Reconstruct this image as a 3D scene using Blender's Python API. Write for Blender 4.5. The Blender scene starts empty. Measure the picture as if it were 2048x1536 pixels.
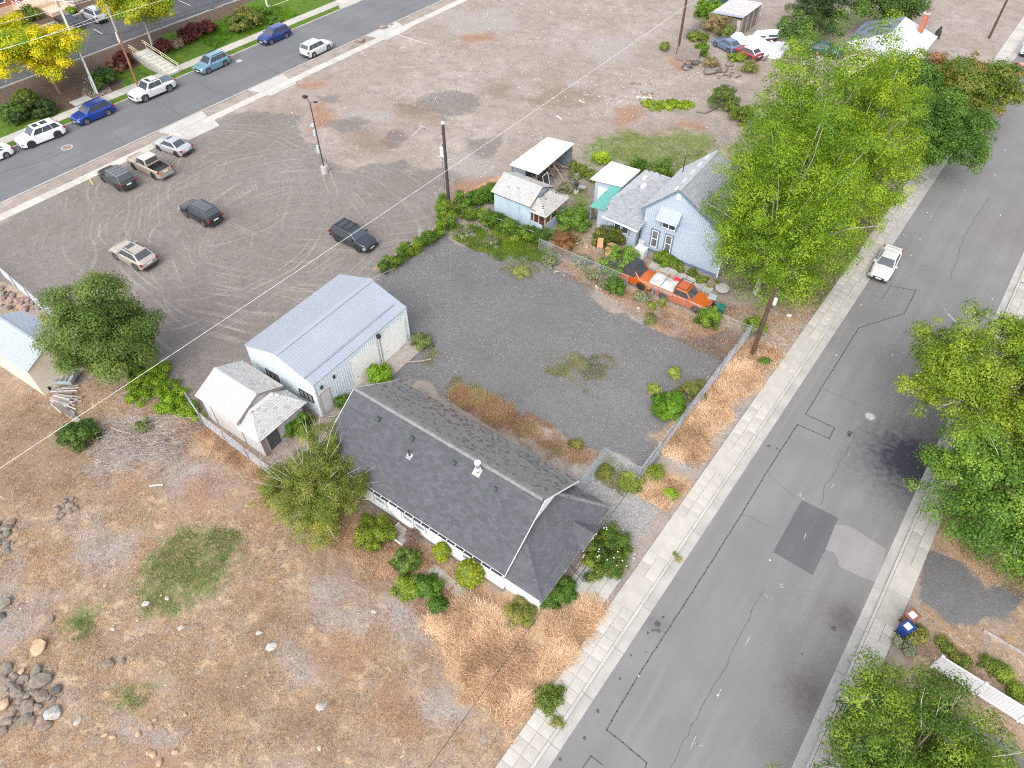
import bpy, math, random
import numpy as np
from mathutils import Vector, Matrix

SC = bpy.context.scene
COL = SC.collection
rnd = random.Random(7)
RN = np.random.default_rng(11)

# ------------------------------------------------------------------ camera
F_PX, HOR_Y, VP_X, CAM_H = 1436.0, -804.0, 2636.0, 40.5      # from the vanishing points, in 2048x1536 pixels
PITCH = math.atan2(768 - HOR_Y, F_PX)
AZ = math.atan2(VP_X - 1024, math.hypot(F_PX, 768 - HOR_Y))   # camera heading is AZ left of the streets (+Y)
_h = np.array([-math.sin(AZ), math.cos(AZ), 0.0]); _r = np.array([math.cos(AZ), math.sin(AZ), 0.0])
_f = _h * math.cos(PITCH) + np.array([0, 0, -math.sin(PITCH)]); _u = np.cross(_r, _f)
cam_d = bpy.data.cameras.new('camera'); cam = bpy.data.objects.new('camera', cam_d); COL.objects.link(cam)
cam.matrix_world = Matrix(((_r[0], _u[0], -_f[0], 0), (_r[1], _u[1], -_f[1], 0), (_r[2], _u[2], -_f[2], CAM_H), (0, 0, 0, 1)))
cam_d.sensor_fit = 'HORIZONTAL'; cam_d.sensor_width = 36.0; cam_d.lens = 36.0 * F_PX / 2048.0
cam_d.clip_start = 0.5; cam_d.clip_end = 6000
SC.camera = cam

# ------------------------------------------------------------------ light: bright overcast day
SUN_EL, SUN_DIR = math.radians(48), Vector((0.22, -0.75, 0)).normalized()
world = bpy.data.worlds.new('World'); SC.world = world; world.use_nodes = True
nt = world.node_tree; nt.nodes.clear()
wo = nt.nodes.new('ShaderNodeOutputWorld'); wb = nt.nodes.new('ShaderNodeBackground')
sky = nt.nodes.new('ShaderNodeTexSky'); sky.sky_type = 'NISHITA'; sky.sun_disc = False
sky.sun_elevation = SUN_EL; sky.sun_rotation = math.atan2(SUN_DIR.x, SUN_DIR.y)
sky.air_density = 1.0; sky.dust_density = 3.0
hs = nt.nodes.new('ShaderNodeHueSaturation'); hs.inputs['Saturation'].default_value = 0.34
wb.inputs['Strength'].default_value = 0.15
nt.links.new(sky.outputs[0], hs.inputs['Color']); nt.links.new(hs.outputs[0], wb.inputs[0]); nt.links.new(wb.outputs[0], wo.inputs[0])
sun_d = bpy.data.lights.new('sun', 'SUN'); sun_d.energy = 0.6; sun_d.angle = math.radians(55); sun_d.color = (1.0, 0.965, 0.92)
sun = bpy.data.objects.new('sun', sun_d); COL.objects.link(sun)
sv = Vector((SUN_DIR.x * math.cos(SUN_EL), SUN_DIR.y * math.cos(SUN_EL), math.sin(SUN_EL)))
sun.rotation_euler = sv.to_track_quat('Z', 'Y').to_euler()
SC.view_settings.view_transform = 'Standard'; SC.view_settings.look = 'None'
SC.view_settings.gamma = 1.0; SC.view_settings.use_curve_mapping = False
SC.view_settings.exposure = 1.34
SC.cycles.use_denoising = False; SC.cycles.pixel_filter_type = 'BLACKMAN_HARRIS'; SC.cycles.filter_width = 1.1
SC.cycles.max_bounces = 6; SC.cycles.diffuse_bounces = 3; SC.cycles.transparent_max_bounces = 6

# ------------------------------------------------------------------ helpers
def at(x, y, z=0.0):
    """world point at height z seen at pixel (x, y) of the 2048x1536 photograph"""
    d = _r * (x - 1024) / F_PX - _u * (y - 768) / F_PX + _f
    t = (z - CAM_H) / d[2]
    return Vector((d[0] * t, d[1] * t, z))

def tag(o, label=None, cat=None, group=None, kind=None):
    if label: o['label'] = label
    if cat: o['category'] = cat
    if group: o['group'] = group
    if kind: o['kind'] = kind
    return o

def empty(name, loc=(0, 0, 0), rz=0.0, label=None, cat=None, group=None):
    o = bpy.data.objects.new(name, None); COL.objects.link(o)
    o.empty_display_size = 0.3
    o.location = loc; o.rotation_euler = (0, 0, rz)
    return tag(o, label, cat, group)

class MB:
    """collects polygons (with an optional colour each) and links them as one mesh object"""
    def __init__(s): s.v = []; s.f = []; s.c = []; s.m = []; s.cuts = []
    def poly(s, pts, c=(1, 1, 1), m=0):
        n = len(s.v); s.v += [tuple(p) for p in pts]; s.f.append(tuple(range(n, n + len(pts)))); s.c.append(c); s.m.append(m)
    def mesh(s, verts, faces, c=(1, 1, 1), m=0):
        n = len(s.v); s.cuts.append((n, len(s.f))); s.v += [tuple(p) for p in verts]
        for f in faces: s.f.append(tuple(i + n for i in f)); s.c.append(c); s.m.append(m)
    def box(s, x0, x1, y0, y1, z0, z1, c=(1, 1, 1), m=0, M=None):
        P = [Vector((x, y, z)) for z in (z0, z1) for y in (y0, y1) for x in (x0, x1)]
        if M is not None: P = [M @ p for p in P]
        s.mesh(P, [(0, 2, 3, 1), (4, 5, 7, 6), (0, 1, 5, 4), (2, 6, 7, 3), (0, 4, 6, 2), (1, 3, 7, 5)], c, m)
    def prism(s, pts2, z0, z1, c=(1, 1, 1), m=0):
        n = len(pts2); V = [(p[0], p[1], z0) for p in pts2] + [(p[0], p[1], z1) for p in pts2]
        F = [tuple(range(n - 1, -1, -1)), tuple(range(n, 2 * n))] + [(i, (i + 1) % n, n + (i + 1) % n, n + i) for i in range(n)]
        s.mesh(V, F, c, m)
    def slab(s, pts, t, c=(1, 1, 1), m=0):
        """planar 3-D polygon given thickness t downward along its normal"""
        P = [Vector(p) for p in pts]; nrm = (P[1] - P[0]).cross(P[2] - P[0]).normalized()
        if nrm.z < 0: P.reverse(); nrm = -nrm
        Q = [p - nrm * t for p in P]; n = len(P)
        s.mesh(P + Q, [tuple(range(n)), tuple(range(2 * n - 1, n - 1, -1))] + [(i, n + i, n + (i + 1) % n, (i + 1) % n) for i in range(n)], c, m)
    def tube(s, a, b, r0, r1=None, n=8, c=(1, 1, 1), m=0, cap=True):
        a = Vector(a); b = Vector(b); r1 = r0 if r1 is None else r1
        d = b - a
        if d.length < 1e-6: return
        q = d.to_track_quat('Z', 'Y'); V = []
        for p, r in ((a, r0), (b, r1)):
            for i in range(n):
                t = 2 * math.pi * i / n; V.append(p + q @ Vector((math.cos(t) * r, math.sin(t) * r, 0)))
        F = [(i, (i + 1) % n, n + (i + 1) % n, n + i) for i in range(n)]
        if cap: F += [tuple(range(n - 1, -1, -1)), tuple(range(n, 2 * n))]
        s.mesh(V, F, c, m)
    def path(s, pts, r, n=6, c=(1, 1, 1), m=0):
        for a, b in zip(pts[:-1], pts[1:]): s.tube(a, b, r, n=n, c=c, m=m)
    def each(s, name, mats, parent=None):
        """every box or piece collected so far as an object of its own"""
        cut = s.cuts + [(len(s.v), len(s.f))]; out = []
        for (v0, f0), (v1, f1) in zip(cut[:-1], cut[1:]):
            q = MB(); q.v = s.v[v0:v1]; q.f = [tuple(i - v0 for i in f) for f in s.f[f0:f1]]; q.c = s.c[f0:f1]; q.m = s.m[f0:f1]; out.append(q.build(name, mats, parent))
        return out
    def build(s, name, mats, parent=None, smooth=False, loc=None, kind=None):
        me = bpy.data.meshes.new(name); me.from_pydata(s.v, [], s.f)
        mats = mats if isinstance(mats, (list, tuple)) else [mats]
        for mm in mats: me.materials.append(mm)
        if len(mats) > 1: me.polygons.foreach_set('material_index', s.m)
        if any(c != (1, 1, 1) for c in s.c):
            ca = me.color_attributes.new('Col', 'FLOAT_COLOR', 'CORNER')
            arr = []
            for f, c in zip(s.f, s.c): arr += [c[0], c[1], c[2], 1.0] * len(f)
            ca.data.foreach_set('color', arr)
        if smooth: me.polygons.foreach_set('use_smooth', [True] * len(me.polygons))
        me.update()
        o = bpy.data.objects.new(name, me); COL.objects.link(o)
        if parent: o.parent = parent
        if loc: o.location = loc
        if kind: o['kind'] = kind
        return o

def np_mesh(name, V, Fq, nper, mats, C=None, parent=None, kind=None, smooth=False):
    """fast mesh from numpy: V (n,3); Fq (m,nper) indices; C (m,3) colour per face"""
    me = bpy.data.meshes.new(name); me.vertices.add(len(V)); me.vertices.foreach_set('co', np.ascontiguousarray(V, dtype=np.float32).ravel())
    m = len(Fq); me.loops.add(m * nper); me.loops.foreach_set('vertex_index', np.ascontiguousarray(Fq, dtype=np.int32).ravel())
    me.polygons.add(m); me.polygons.foreach_set('loop_start', np.arange(0, m * nper, nper, dtype=np.int32))
    for mm in (mats if isinstance(mats, (list, tuple)) else [mats]): me.materials.append(mm)
    if C is not None:
        ca = me.color_attributes.new('Col', 'FLOAT_COLOR', 'CORNER')
        A = np.ones((m, nper, 4), np.float32); A[:, :, :3] = C[:, None, :]
        ca.data.foreach_set('color', A.ravel())
    if smooth: me.polygons.foreach_set('use_smooth', np.ones(m, bool))
    me.update(calc_edges=True)
    o = bpy.data.objects.new(name, me); COL.objects.link(o)
    if parent: o.parent = parent
    if kind: o['kind'] = kind
    return o

# ------------------------------------------------------------------ materials
_mats = {}
def mat(name, col, rough=0.7, var=0.12, scale=3.0, metal=0.0, bump=0.0, col2=None, fine=0.06, fscale=40.0, attr=False, spec=0.5, coat=0.0, bscale=None):
    """Principled with two-scale noise variation of the thing's own colour, optional per-face colour"""
    if name in _mats: return _mats[name]
    m = bpy.data.materials.new(name); m.use_nodes = True; t = m.node_tree; N = t.nodes; L = t.links
    b = N['Principled BSDF']; b.inputs['Roughness'].default_value = rough; b.inputs['Metallic'].default_value = metal
    b.inputs['Specular IOR Level'].default_value = spec
    if coat: b.inputs['Coat Weight'].default_value = coat; b.inputs['Coat Roughness'].default_value = 0.08
    tc = N.new('ShaderNodeTexCoord')
    n1 = N.new('ShaderNodeTexNoise'); n1.inputs['Scale'].default_value = scale; n1.inputs['Detail'].default_value = 5; L.new(tc.outputs['Object'], n1.inputs['Vector'])
    n2 = N.new('ShaderNodeTexNoise'); n2.inputs['Scale'].default_value = fscale; n2.inputs['Detail'].default_value = 3; L.new(tc.outputs['Object'], n2.inputs['Vector'])
    mx = N.new('ShaderNodeMix'); mx.data_type = 'RGBA'; L.new(n1.outputs['Fac'], mx.inputs['Factor'])
    r1 = N.new('ShaderNodeMapRange'); r1.inputs['From Min'].default_value = 0.3; r1.inputs['From Max'].default_value = 0.7; L.new(n1.outputs['Fac'], r1.inputs['Value']); L.new(r1.outputs[0], mx.inputs['Factor'])
    c = Vector(col); c2 = Vector(col2) if col2 else c * (1 + var)
    mx.inputs[6].default_value = (*(c * (1 - var) if not col2 else c), 1); mx.inputs[7].default_value = (*c2, 1)
    r2 = N.new('ShaderNodeMapRange'); r2.inputs['From Min'].default_value = 0.25; r2.inputs['From Max'].default_value = 0.75
    r2.inputs['To Min'].default_value = 1 - fine * 2; r2.inputs['To Max'].default_value = 1 + fine * 2; L.new(n2.outputs['Fac'], r2.inputs['Value'])
    mm = N.new('ShaderNodeVectorMath'); mm.operation = 'SCALE'; L.new(mx.outputs[2], mm.inputs[0]); L.new(r2.outputs[0], mm.inputs['Scale'])
    out = mm.outputs[0]
    if attr:
        a = N.new('ShaderNodeVertexColor'); a.layer_name = 'Col'
        m2 = N.new('ShaderNodeVectorMath'); m2.operation = 'MULTIPLY'; L.new(out, m2.inputs[0]); L.new(a.outputs[0], m2.inputs[1]); out = m2.outputs[0]
    L.new(out, b.inputs['Base Color'])
    if bump:
        bp = N.new('ShaderNodeBump'); bp.inputs['Strength'].default_value = bump; bp.inputs['Distance'].default_value = 0.02
        if bscale:
            n3 = N.new('ShaderNodeTexNoise'); n3.inputs['Scale'].default_value = bscale; L.new(tc.outputs['Object'], n3.inputs['Vector']); L.new(n3.outputs['Fac'], bp.inputs['Height'])
        else: L.new(n2.outputs['Fac'], bp.inputs['Height'])
        L.new(bp.outputs[0], b.inputs['Normal'])
    _mats[name] = m
    return m

def leafmat(name, trans=0.35, rough=0.5):
    if name in _mats: return _mats[name]
    m = bpy.data.materials.new(name); m.use_nodes = True; t = m.node_tree; N = t.nodes; L = t.links
    b = N['Principled BSDF']; b.inputs['Roughness'].default_value = rough; b.inputs['Specular IOR Level'].default_value = 0.35
    a = N.new('ShaderNodeVertexColor'); a.layer_name = 'Col'
    tc = N.new('ShaderNodeTexCoord'); n2 = N.new('ShaderNodeTexNoise'); n2.inputs['Scale'].default_value = 9.0; L.new(tc.outputs['Object'], n2.inputs['Vector'])
    r2 = N.new('ShaderNodeMapRange'); r2.inputs['From Min'].default_value = 0.3; r2.inputs['From Max'].default_value = 0.7
    r2.inputs['To Min'].default_value = 0.82; r2.inputs['To Max'].default_value = 1.18; L.new(n2.outputs['Fac'], r2.inputs['Value'])
    mm = N.new('ShaderNodeVectorMath'); mm.operation = 'SCALE'; L.new(a.outputs[0], mm.inputs[0]); L.new(r2.outputs[0], mm.inputs['Scale'])
    L.new(mm.outputs[0], b.inputs['Base Color'])
    tr = N.new('ShaderNodeBsdfTranslucent'); L.new(mm.outputs[0], tr.inputs['Color'])
    ms = N.new('ShaderNodeMixShader'); ms.inputs[0].default_value = trans
    L.new(b.outputs[0], ms.inputs[1]); L.new(tr.outputs[0], ms.inputs[2]); L.new(ms.outputs[0], N['Material Output'].inputs[0])
    _mats[name] = m
    return m

M_glass = mat('dark_glass', (0.05, 0.06, 0.072), 0.06, 0.05, spec=0.8)
M_tyre = mat('tyre_rubber', (0.025, 0.025, 0.026), 0.85, 0.1)
M_rim = mat('alloy_rim', (0.42, 0.42, 0.43), 0.32, 0.1, metal=0.8)
M_rimdark = mat('dark_rim', (0.07, 0.07, 0.075), 0.35, 0.1, metal=0.6)
M_blackpl = mat('black_plastic', (0.03, 0.03, 0.032), 0.6, 0.15)
M_chrome = mat('chrome', (0.6, 0.6, 0.6), 0.15, 0.05, metal=1.0)
M_lens = mat('clear_lens', (0.30, 0.31, 0.32), 0.15, 0.05)
M_red = mat('red_lens', (0.30, 0.012, 0.012), 0.2, 0.1)
M_plate = mat('number_plate', (0.65, 0.66, 0.66), 0.4, 0.05)
M_steel = mat('galvanised_steel', (0.34, 0.36, 0.38), 0.45, 0.12, metal=0.5)
M_white = mat('white_paint', (0.70, 0.71, 0.72), 0.55, 0.04, scale=1.2)
M_wood = mat('weathered_wood', (0.20, 0.155, 0.125), 0.85, 0.3, scale=4)
M_greywood = mat('grey_wood', (0.36, 0.33, 0.31), 0.85, 0.25, scale=5, attr=False)
M_bark = mat('bark', (0.19, 0.16, 0.13), 0.9, 0.3, scale=6)
M_palebark = mat('pale_bark', (0.36, 0.35, 0.30), 0.85, 0.25, scale=5)
M_conc = mat('concrete', (0.37, 0.355, 0.33), 0.85, 0.12, scale=0.9, fine=0.05, fscale=30)
M_leaf = leafmat('leaves', 0.36)
M_needle = leafmat('grass_blades', 0.45, 0.8)
# ------------------------------------------------------------------ ground
def seg_dist(P, poly):
    """signed distance (positive inside) of points P (n,2) to polygon"""
    poly = np.asarray(poly, float); n = len(poly); d = np.full(len(P), 1e9); ins = np.zeros(len(P), bool)
    for i in range(n):
        a = poly[i]; b = poly[(i + 1) % n]; ab = b - a
        t = np.clip(((P - a) @ ab) / max(ab @ ab, 1e-9), 0, 1)
        q = a + t[:, None] * ab; d = np.minimum(d, np.hypot(*(P - q).T))
        c = ((a[1] > P[:, 1]) != (b[1] > P[:, 1])) & (P[:, 0] < (b[0] - a[0]) * (P[:, 1] - a[1]) / (b[1] - a[1] + 1e-12) + a[0])
        ins ^= c
    return np.where(ins, d, -d)
def pxpoly(pts, z=0.0): return [tuple(at(x, y, z)[:2]) for x, y in pts]
def vnoise(P, s, seed=0):
    """smooth value noise 0..1 at points (n,2)"""
    g = np.random.default_rng(seed).random((128, 128)); q = P / s; i = np.floor(q).astype(int); f = q - i; f = f * f * (3 - 2 * f)
    a = g[i[:, 0] % 128, i[:, 1] % 128]; b = g[(i[:, 0] + 1) % 128, i[:, 1] % 128]; c = g[i[:, 0] % 128, (i[:, 1] + 1) % 128]; d = g[(i[:, 0] + 1) % 128, (i[:, 1] + 1) % 128]
    return (a * (1 - f[:, 0]) + b * f[:, 0]) * (1 - f[:, 1]) + (c * (1 - f[:, 0]) + d * f[:, 0]) * f[:, 1]

def bank(x):
    """height of the land: flat, then rising a metre between the far pavement and the car park"""
    t = np.clip((-91.6 - np.asarray(x, float)) / 5.4, 0, 1)
    return t * t * (3 - 2 * t)

# zone polygons in photograph pixels
Z = {}
Z['park'] = [[(-90, 470), (0, 437), (370, 262), (450, 232), (540, 222), (600, 245), (640, 300), (700, 330), (760, 350), (820, 395), (905, 440), (785, 535), (700, 600), (480, 760), (400, 800), (330, 735), (300, 700), (0, 556), (-90, 520)],
             [(840, 200), (870, 185), (940, 190), (960, 215), (900, 235), (850, 225)], [(800, 210), (835, 205), (840, 222), (808, 225)],
             [(655, 240), (730, 235), (720, 262), (680, 268)], [(760, 270), (800, 250), (830, 262), (800, 290), (765, 290)],
             [(925, 290), (1000, 272), (1010, 300), (960, 320), (930, 310)], [(700, 350), (780, 315), (830, 340), (930, 345), (960, 350), (900, 430), (800, 400)],
             [(630, 195), (680, 190), (675, 205), (640, 210)]]
Z['yard'] = [[(1862, 1098), (1960, 1125), (2070, 1180), (2070, 1270), (1990, 1245), (1930, 1265), (1845, 1215)], [(1950, 1405), (2060, 1460), (2100, 1600), (1880, 1540)], [(900, 470), (960, 500), (1060, 512), (1120, 545), (1200, 605), (1310, 655), (1400, 690), (1490, 668), (1400, 800), (1290, 935), (1210, 898), (1060, 835), (900, 800), (790, 757), (830, 690), (740, 565), (800, 520)]]
Z['pale'] = [[(1150, 990), (1205, 905), (1290, 950), (1345, 1000), (1290, 1085), (1230, 1140), (1190, 1080), (1215, 1015)], [(1470, 755), (1540, 720), (1500, 800), (1420, 900), (1360, 960), (1330, 930)],
             [(1560, 640), (1640, 655), (1590, 735), (1500, 660)]]
Z['dry'] = [[(-200, 600), (0, 585), (60, 640), (130, 760), (330, 765), (400, 830), (560, 960), (760, 1040), (1000, 1200), (1090, 1230), (1170, 1190), (1215, 1200), (1000, 1600), (-400, 2000), (-900, 1500)],
            [(1100, 470), (1300, 600), (1400, 690), (1480, 700), (1560, 730), (1640, 640), (1740, 480), (1810, 400), (1750, 380), (1500, 640), (1250, 560), (1180, 440), (1140, 430)],
            [(1900, 1000), (2048, 1100), (2400, 1500), (1700, 1700), (1830, 1240), (1860, 1100)]]
Z['straw'] = [[(1080, 1200), (1170, 1190), (1215, 1205), (1120, 1370), (1000, 1450), (880, 1300), (870, 1230), (960, 1220)], [(1300, 870), (1420, 770), (1490, 790), (1420, 900), (1330, 890)],
              [(1480, 700), (1560, 720), (1530, 790), (1470, 770)], [(1280, 960), (1370, 965), (1330, 1020), (1280, 1000)], [(360, 850), (420, 850), (440, 890), (400, 900)], [(560, 960), (790, 1090), (760, 1130), (600, 1060)],
              [(800, 1120), (1000, 1200), (960, 1240), (800, 1150)], [(1870, 1020), (1900, 1010), (2020, 1150), (1990, 1170)], [(0, 560), (70, 610), (60, 620), (0, 590)]]
Z['green'] = [[(310, 1110), (380, 1060), (490, 1080), (480, 1140), (420, 1190), (290, 1225), (280, 1160)], [(230, 1380), (330, 1340), (300, 1410), (225, 1430)], [(130, 1230), (200, 1240), (190, 1270), (120, 1260)],
              [(1180, 290), (1260, 265), (1420, 265), (1400, 340), (1330, 370), (1230, 320), (1180, 330)], [(940, 470), (1010, 480), (1080, 500), (1000, 530)], [(1130, 370), (1190, 380), (1180, 440), (1130, 420)]]
Z['ash'] = [[(765, 1190), (800, 1180), (860, 1195), (872, 1240), (850, 1270), (780, 1280), (760, 1240)], [(130, 1080), (200, 1050), (260, 1090), (240, 1150), (160, 1150)], [(640, 1150), (690, 1140), (740, 1230), (700, 1260), (640, 1200)], [(230, 850), (330, 850), (340, 930), (240, 960), (190, 930)],
            [(330, 900), (400, 880), (470, 960), (440, 1040), (350, 1000)], [(0, 1140), (60, 1190), (90, 1260), (60, 1290), (0, 1250)], [(880, 1340), (960, 1380), (940, 1440), (870, 1420)], [(580, 1300), (660, 1310), (640, 1370), (570, 1350)], [(220, 1420), (330, 1440), (300, 1500), (220, 1490)],
            [(860, 25), (1010, 10), (1030, 60), (900, 75)], [(1180, 70), (1270, 75), (1270, 120), (1190, 125)], [(1040, 165), (1070, 168), (1065, 185), (1035, 183)], [(1120, 155), (1175, 158), (1165, 180), (1120, 172)], [(1100, 90), (1140, 95), (1130, 115), (1090, 112)], [(700, 215), (790, 225), (760, 250), (700, 240)], [(940, 300), (1000, 330), (960, 370), (900, 350)]]
Z['rust'] = [[(395, 965), (450, 955), (470, 1010), (430, 1050), (385, 1020)], [(480, 930), (560, 960), (560, 1060), (490, 1040)], [(245, 965), (270, 960), (268, 990), (245, 992)], [(45, 1130), (90, 1128), (85, 1145), (50, 1150)], [(360, 870), (410, 900), (500, 950), (490, 965), (400, 920)], [(600, 160), (640, 158), (635, 178), (600, 176)], [(925, 70), (1000, 62), (1000, 82), (930, 85)],
             [(640, 205), (690, 230), (660, 262), (620, 230)], [(1235, 215), (1275, 205), (1270, 245), (1230, 245)], [(1380, 235), (1420, 245), (1410, 262), (1370, 255)], [(905, 380), (990, 350), (970, 395), (900, 430)], [(1350, 115), (1390, 120), (1380, 140), (1345, 135)], [(640, 1290), (720, 1280), (700, 1360), (640, 1350)], [(770, 1380), (860, 1400), (840, 1460), (760, 1440)], [(250, 1500), (330, 1500), (320, 1540), (240, 1540)]]
Z['brown'] = [[(0, 780), (90, 790), (130, 830), (200, 930), (160, 990), (60, 1020), (-60, 980)], [(1070, 172), (1130, 165), (1195, 195), (1180, 215), (1100, 215), (1050, 195)], [(600, 1060), (760, 1120), (800, 1190), (700, 1180), (600, 1120)], [(790, 200), (850, 205), (900, 250), (800, 240)], [(700, 262), (780, 270), (760, 300), (700, 290)], [(500, 1200), (600, 1190), (620, 1280), (520, 1290)], [(830, 1290), (930, 1300), (960, 1360), (860, 1360)], [(420, 1350), (520, 1340), (530, 1440), (430, 1450)], [(600, 1420), (700, 1430), (690, 1510), (590, 1500)], [(980, 160), (1040, 170), (1020, 200), (970, 190)]]
Z['lawn'] = []
Z['mulch'] = []
Z['black'] = []
XL = [(-88.35, -87.1)]
FX = np.unique(np.concatenate([np.array([-2500, -1200, -600, -350, -240, -180]), np.arange(-150, 22, 0.4), np.array([22, 35, 60, 120, 300, 800, 2000, -87.06, -87.03, -77.47, -77.44])]))
FY = np.concatenate([np.array([-2500, -800, -200, -60]), np.arange(-20, 150, 0.4), np.array([160, 200, 300, 600, 1400, 3500])])
GX, GY = np.meshgrid(FX, FY, indexing='ij'); P2 = np.stack([GX.ravel(), GY.ravel()], 1)
inwin = (P2[:, 0] > -151) & (P2[:, 0] < 22) & (P2[:, 1] > -21) & (P2[:, 1] < 151)
gz = bank(P2[:, 0])
gz = gz + np.where(inwin, (vnoise(P2, 1.7, 3) - 0.5) * 0.04 + (vnoise(P2, 6, 5) - 0.5) * 0.05 - 0.03, -0.05)
def lower(x0, x1, dz):
    global gz
    m = (P2[:, 0] > x0) & (P2[:, 0] < x1); gz = np.where(m, np.minimum(gz, dz), gz)
lower(-6.5, 6.8, -0.4); lower(-89.7, -88.7, -0.2); lower(-87.045, -77.455, -0.4); lower(-75.3, -74.8, -0.2)
sg = {}
JP = P2 + np.stack([vnoise(P2, 1.3, 21) - 0.5, vnoise(P2, 1.3, 22) - 0.5], 1) * 1.4 + np.stack([vnoise(P2, 4, 23) - 0.5, vnoise(P2, 4, 24) - 0.5], 1) * 2.0
for k in ('park', 'yard', 'pale', 'dry', 'straw', 'green', 'ash', 'rust', 'brown'):
    d = np.full(len(P2), -9.0)
    for pg in Z[k]: d[inwin] = np.maximum(d[inwin], seg_dist(JP[inwin], pxpoly(pg)))
    w = {'park': 1.6, 'yard': 0.9}.get(k, 1.3)
    sg[k] = np.clip(0.5 + d / (2 * w), 0, 1)
X, Y = P2[:, 0], P2[:, 1]
# far side of the far street: lawn verge, lawn bank, planting mulch, car park asphalt
lawn = ((X > -88.5) & (X < -87.0) & (Y < 88)).astype(float)
edge = -94.2 - 2.2 * np.clip((Y - 44) / 6, 0, 1) + 1.2 * np.sin(Y * 0.45)
lawn = np.maximum(lawn, ((X < -89.9) & (X > edge)).astype(float))
mul = ((X <= edge) & (X > -99.2)).astype(float)
bed = (np.hypot(X + 92.5, (Y - 36.0) * 0.6) < 3.0) & (X < -89.9); mul = np.where(bed, 1, mul); lawn = np.where(bed, 0, lawn)
blk = ((X <= -99.2) & (X > -112.8)).astype(float)
mulch2 = ((X <= -112.8) & (X > -117.5)).astype(float); mul = np.maximum(mul, mulch2)
sg['lawn'], sg['mulch'], sg['black'] = lawn, mul, blk
nx, ny = len(FX), len(FY); idx = np.arange(nx * ny).reshape(nx, ny)
FQ = np.stack([idx[:-1, :-1].ravel(), idx[1:, :-1].ravel(), idx[1:, 1:].ravel(), idx[:-1, 1:].ravel()], 1)

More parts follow.
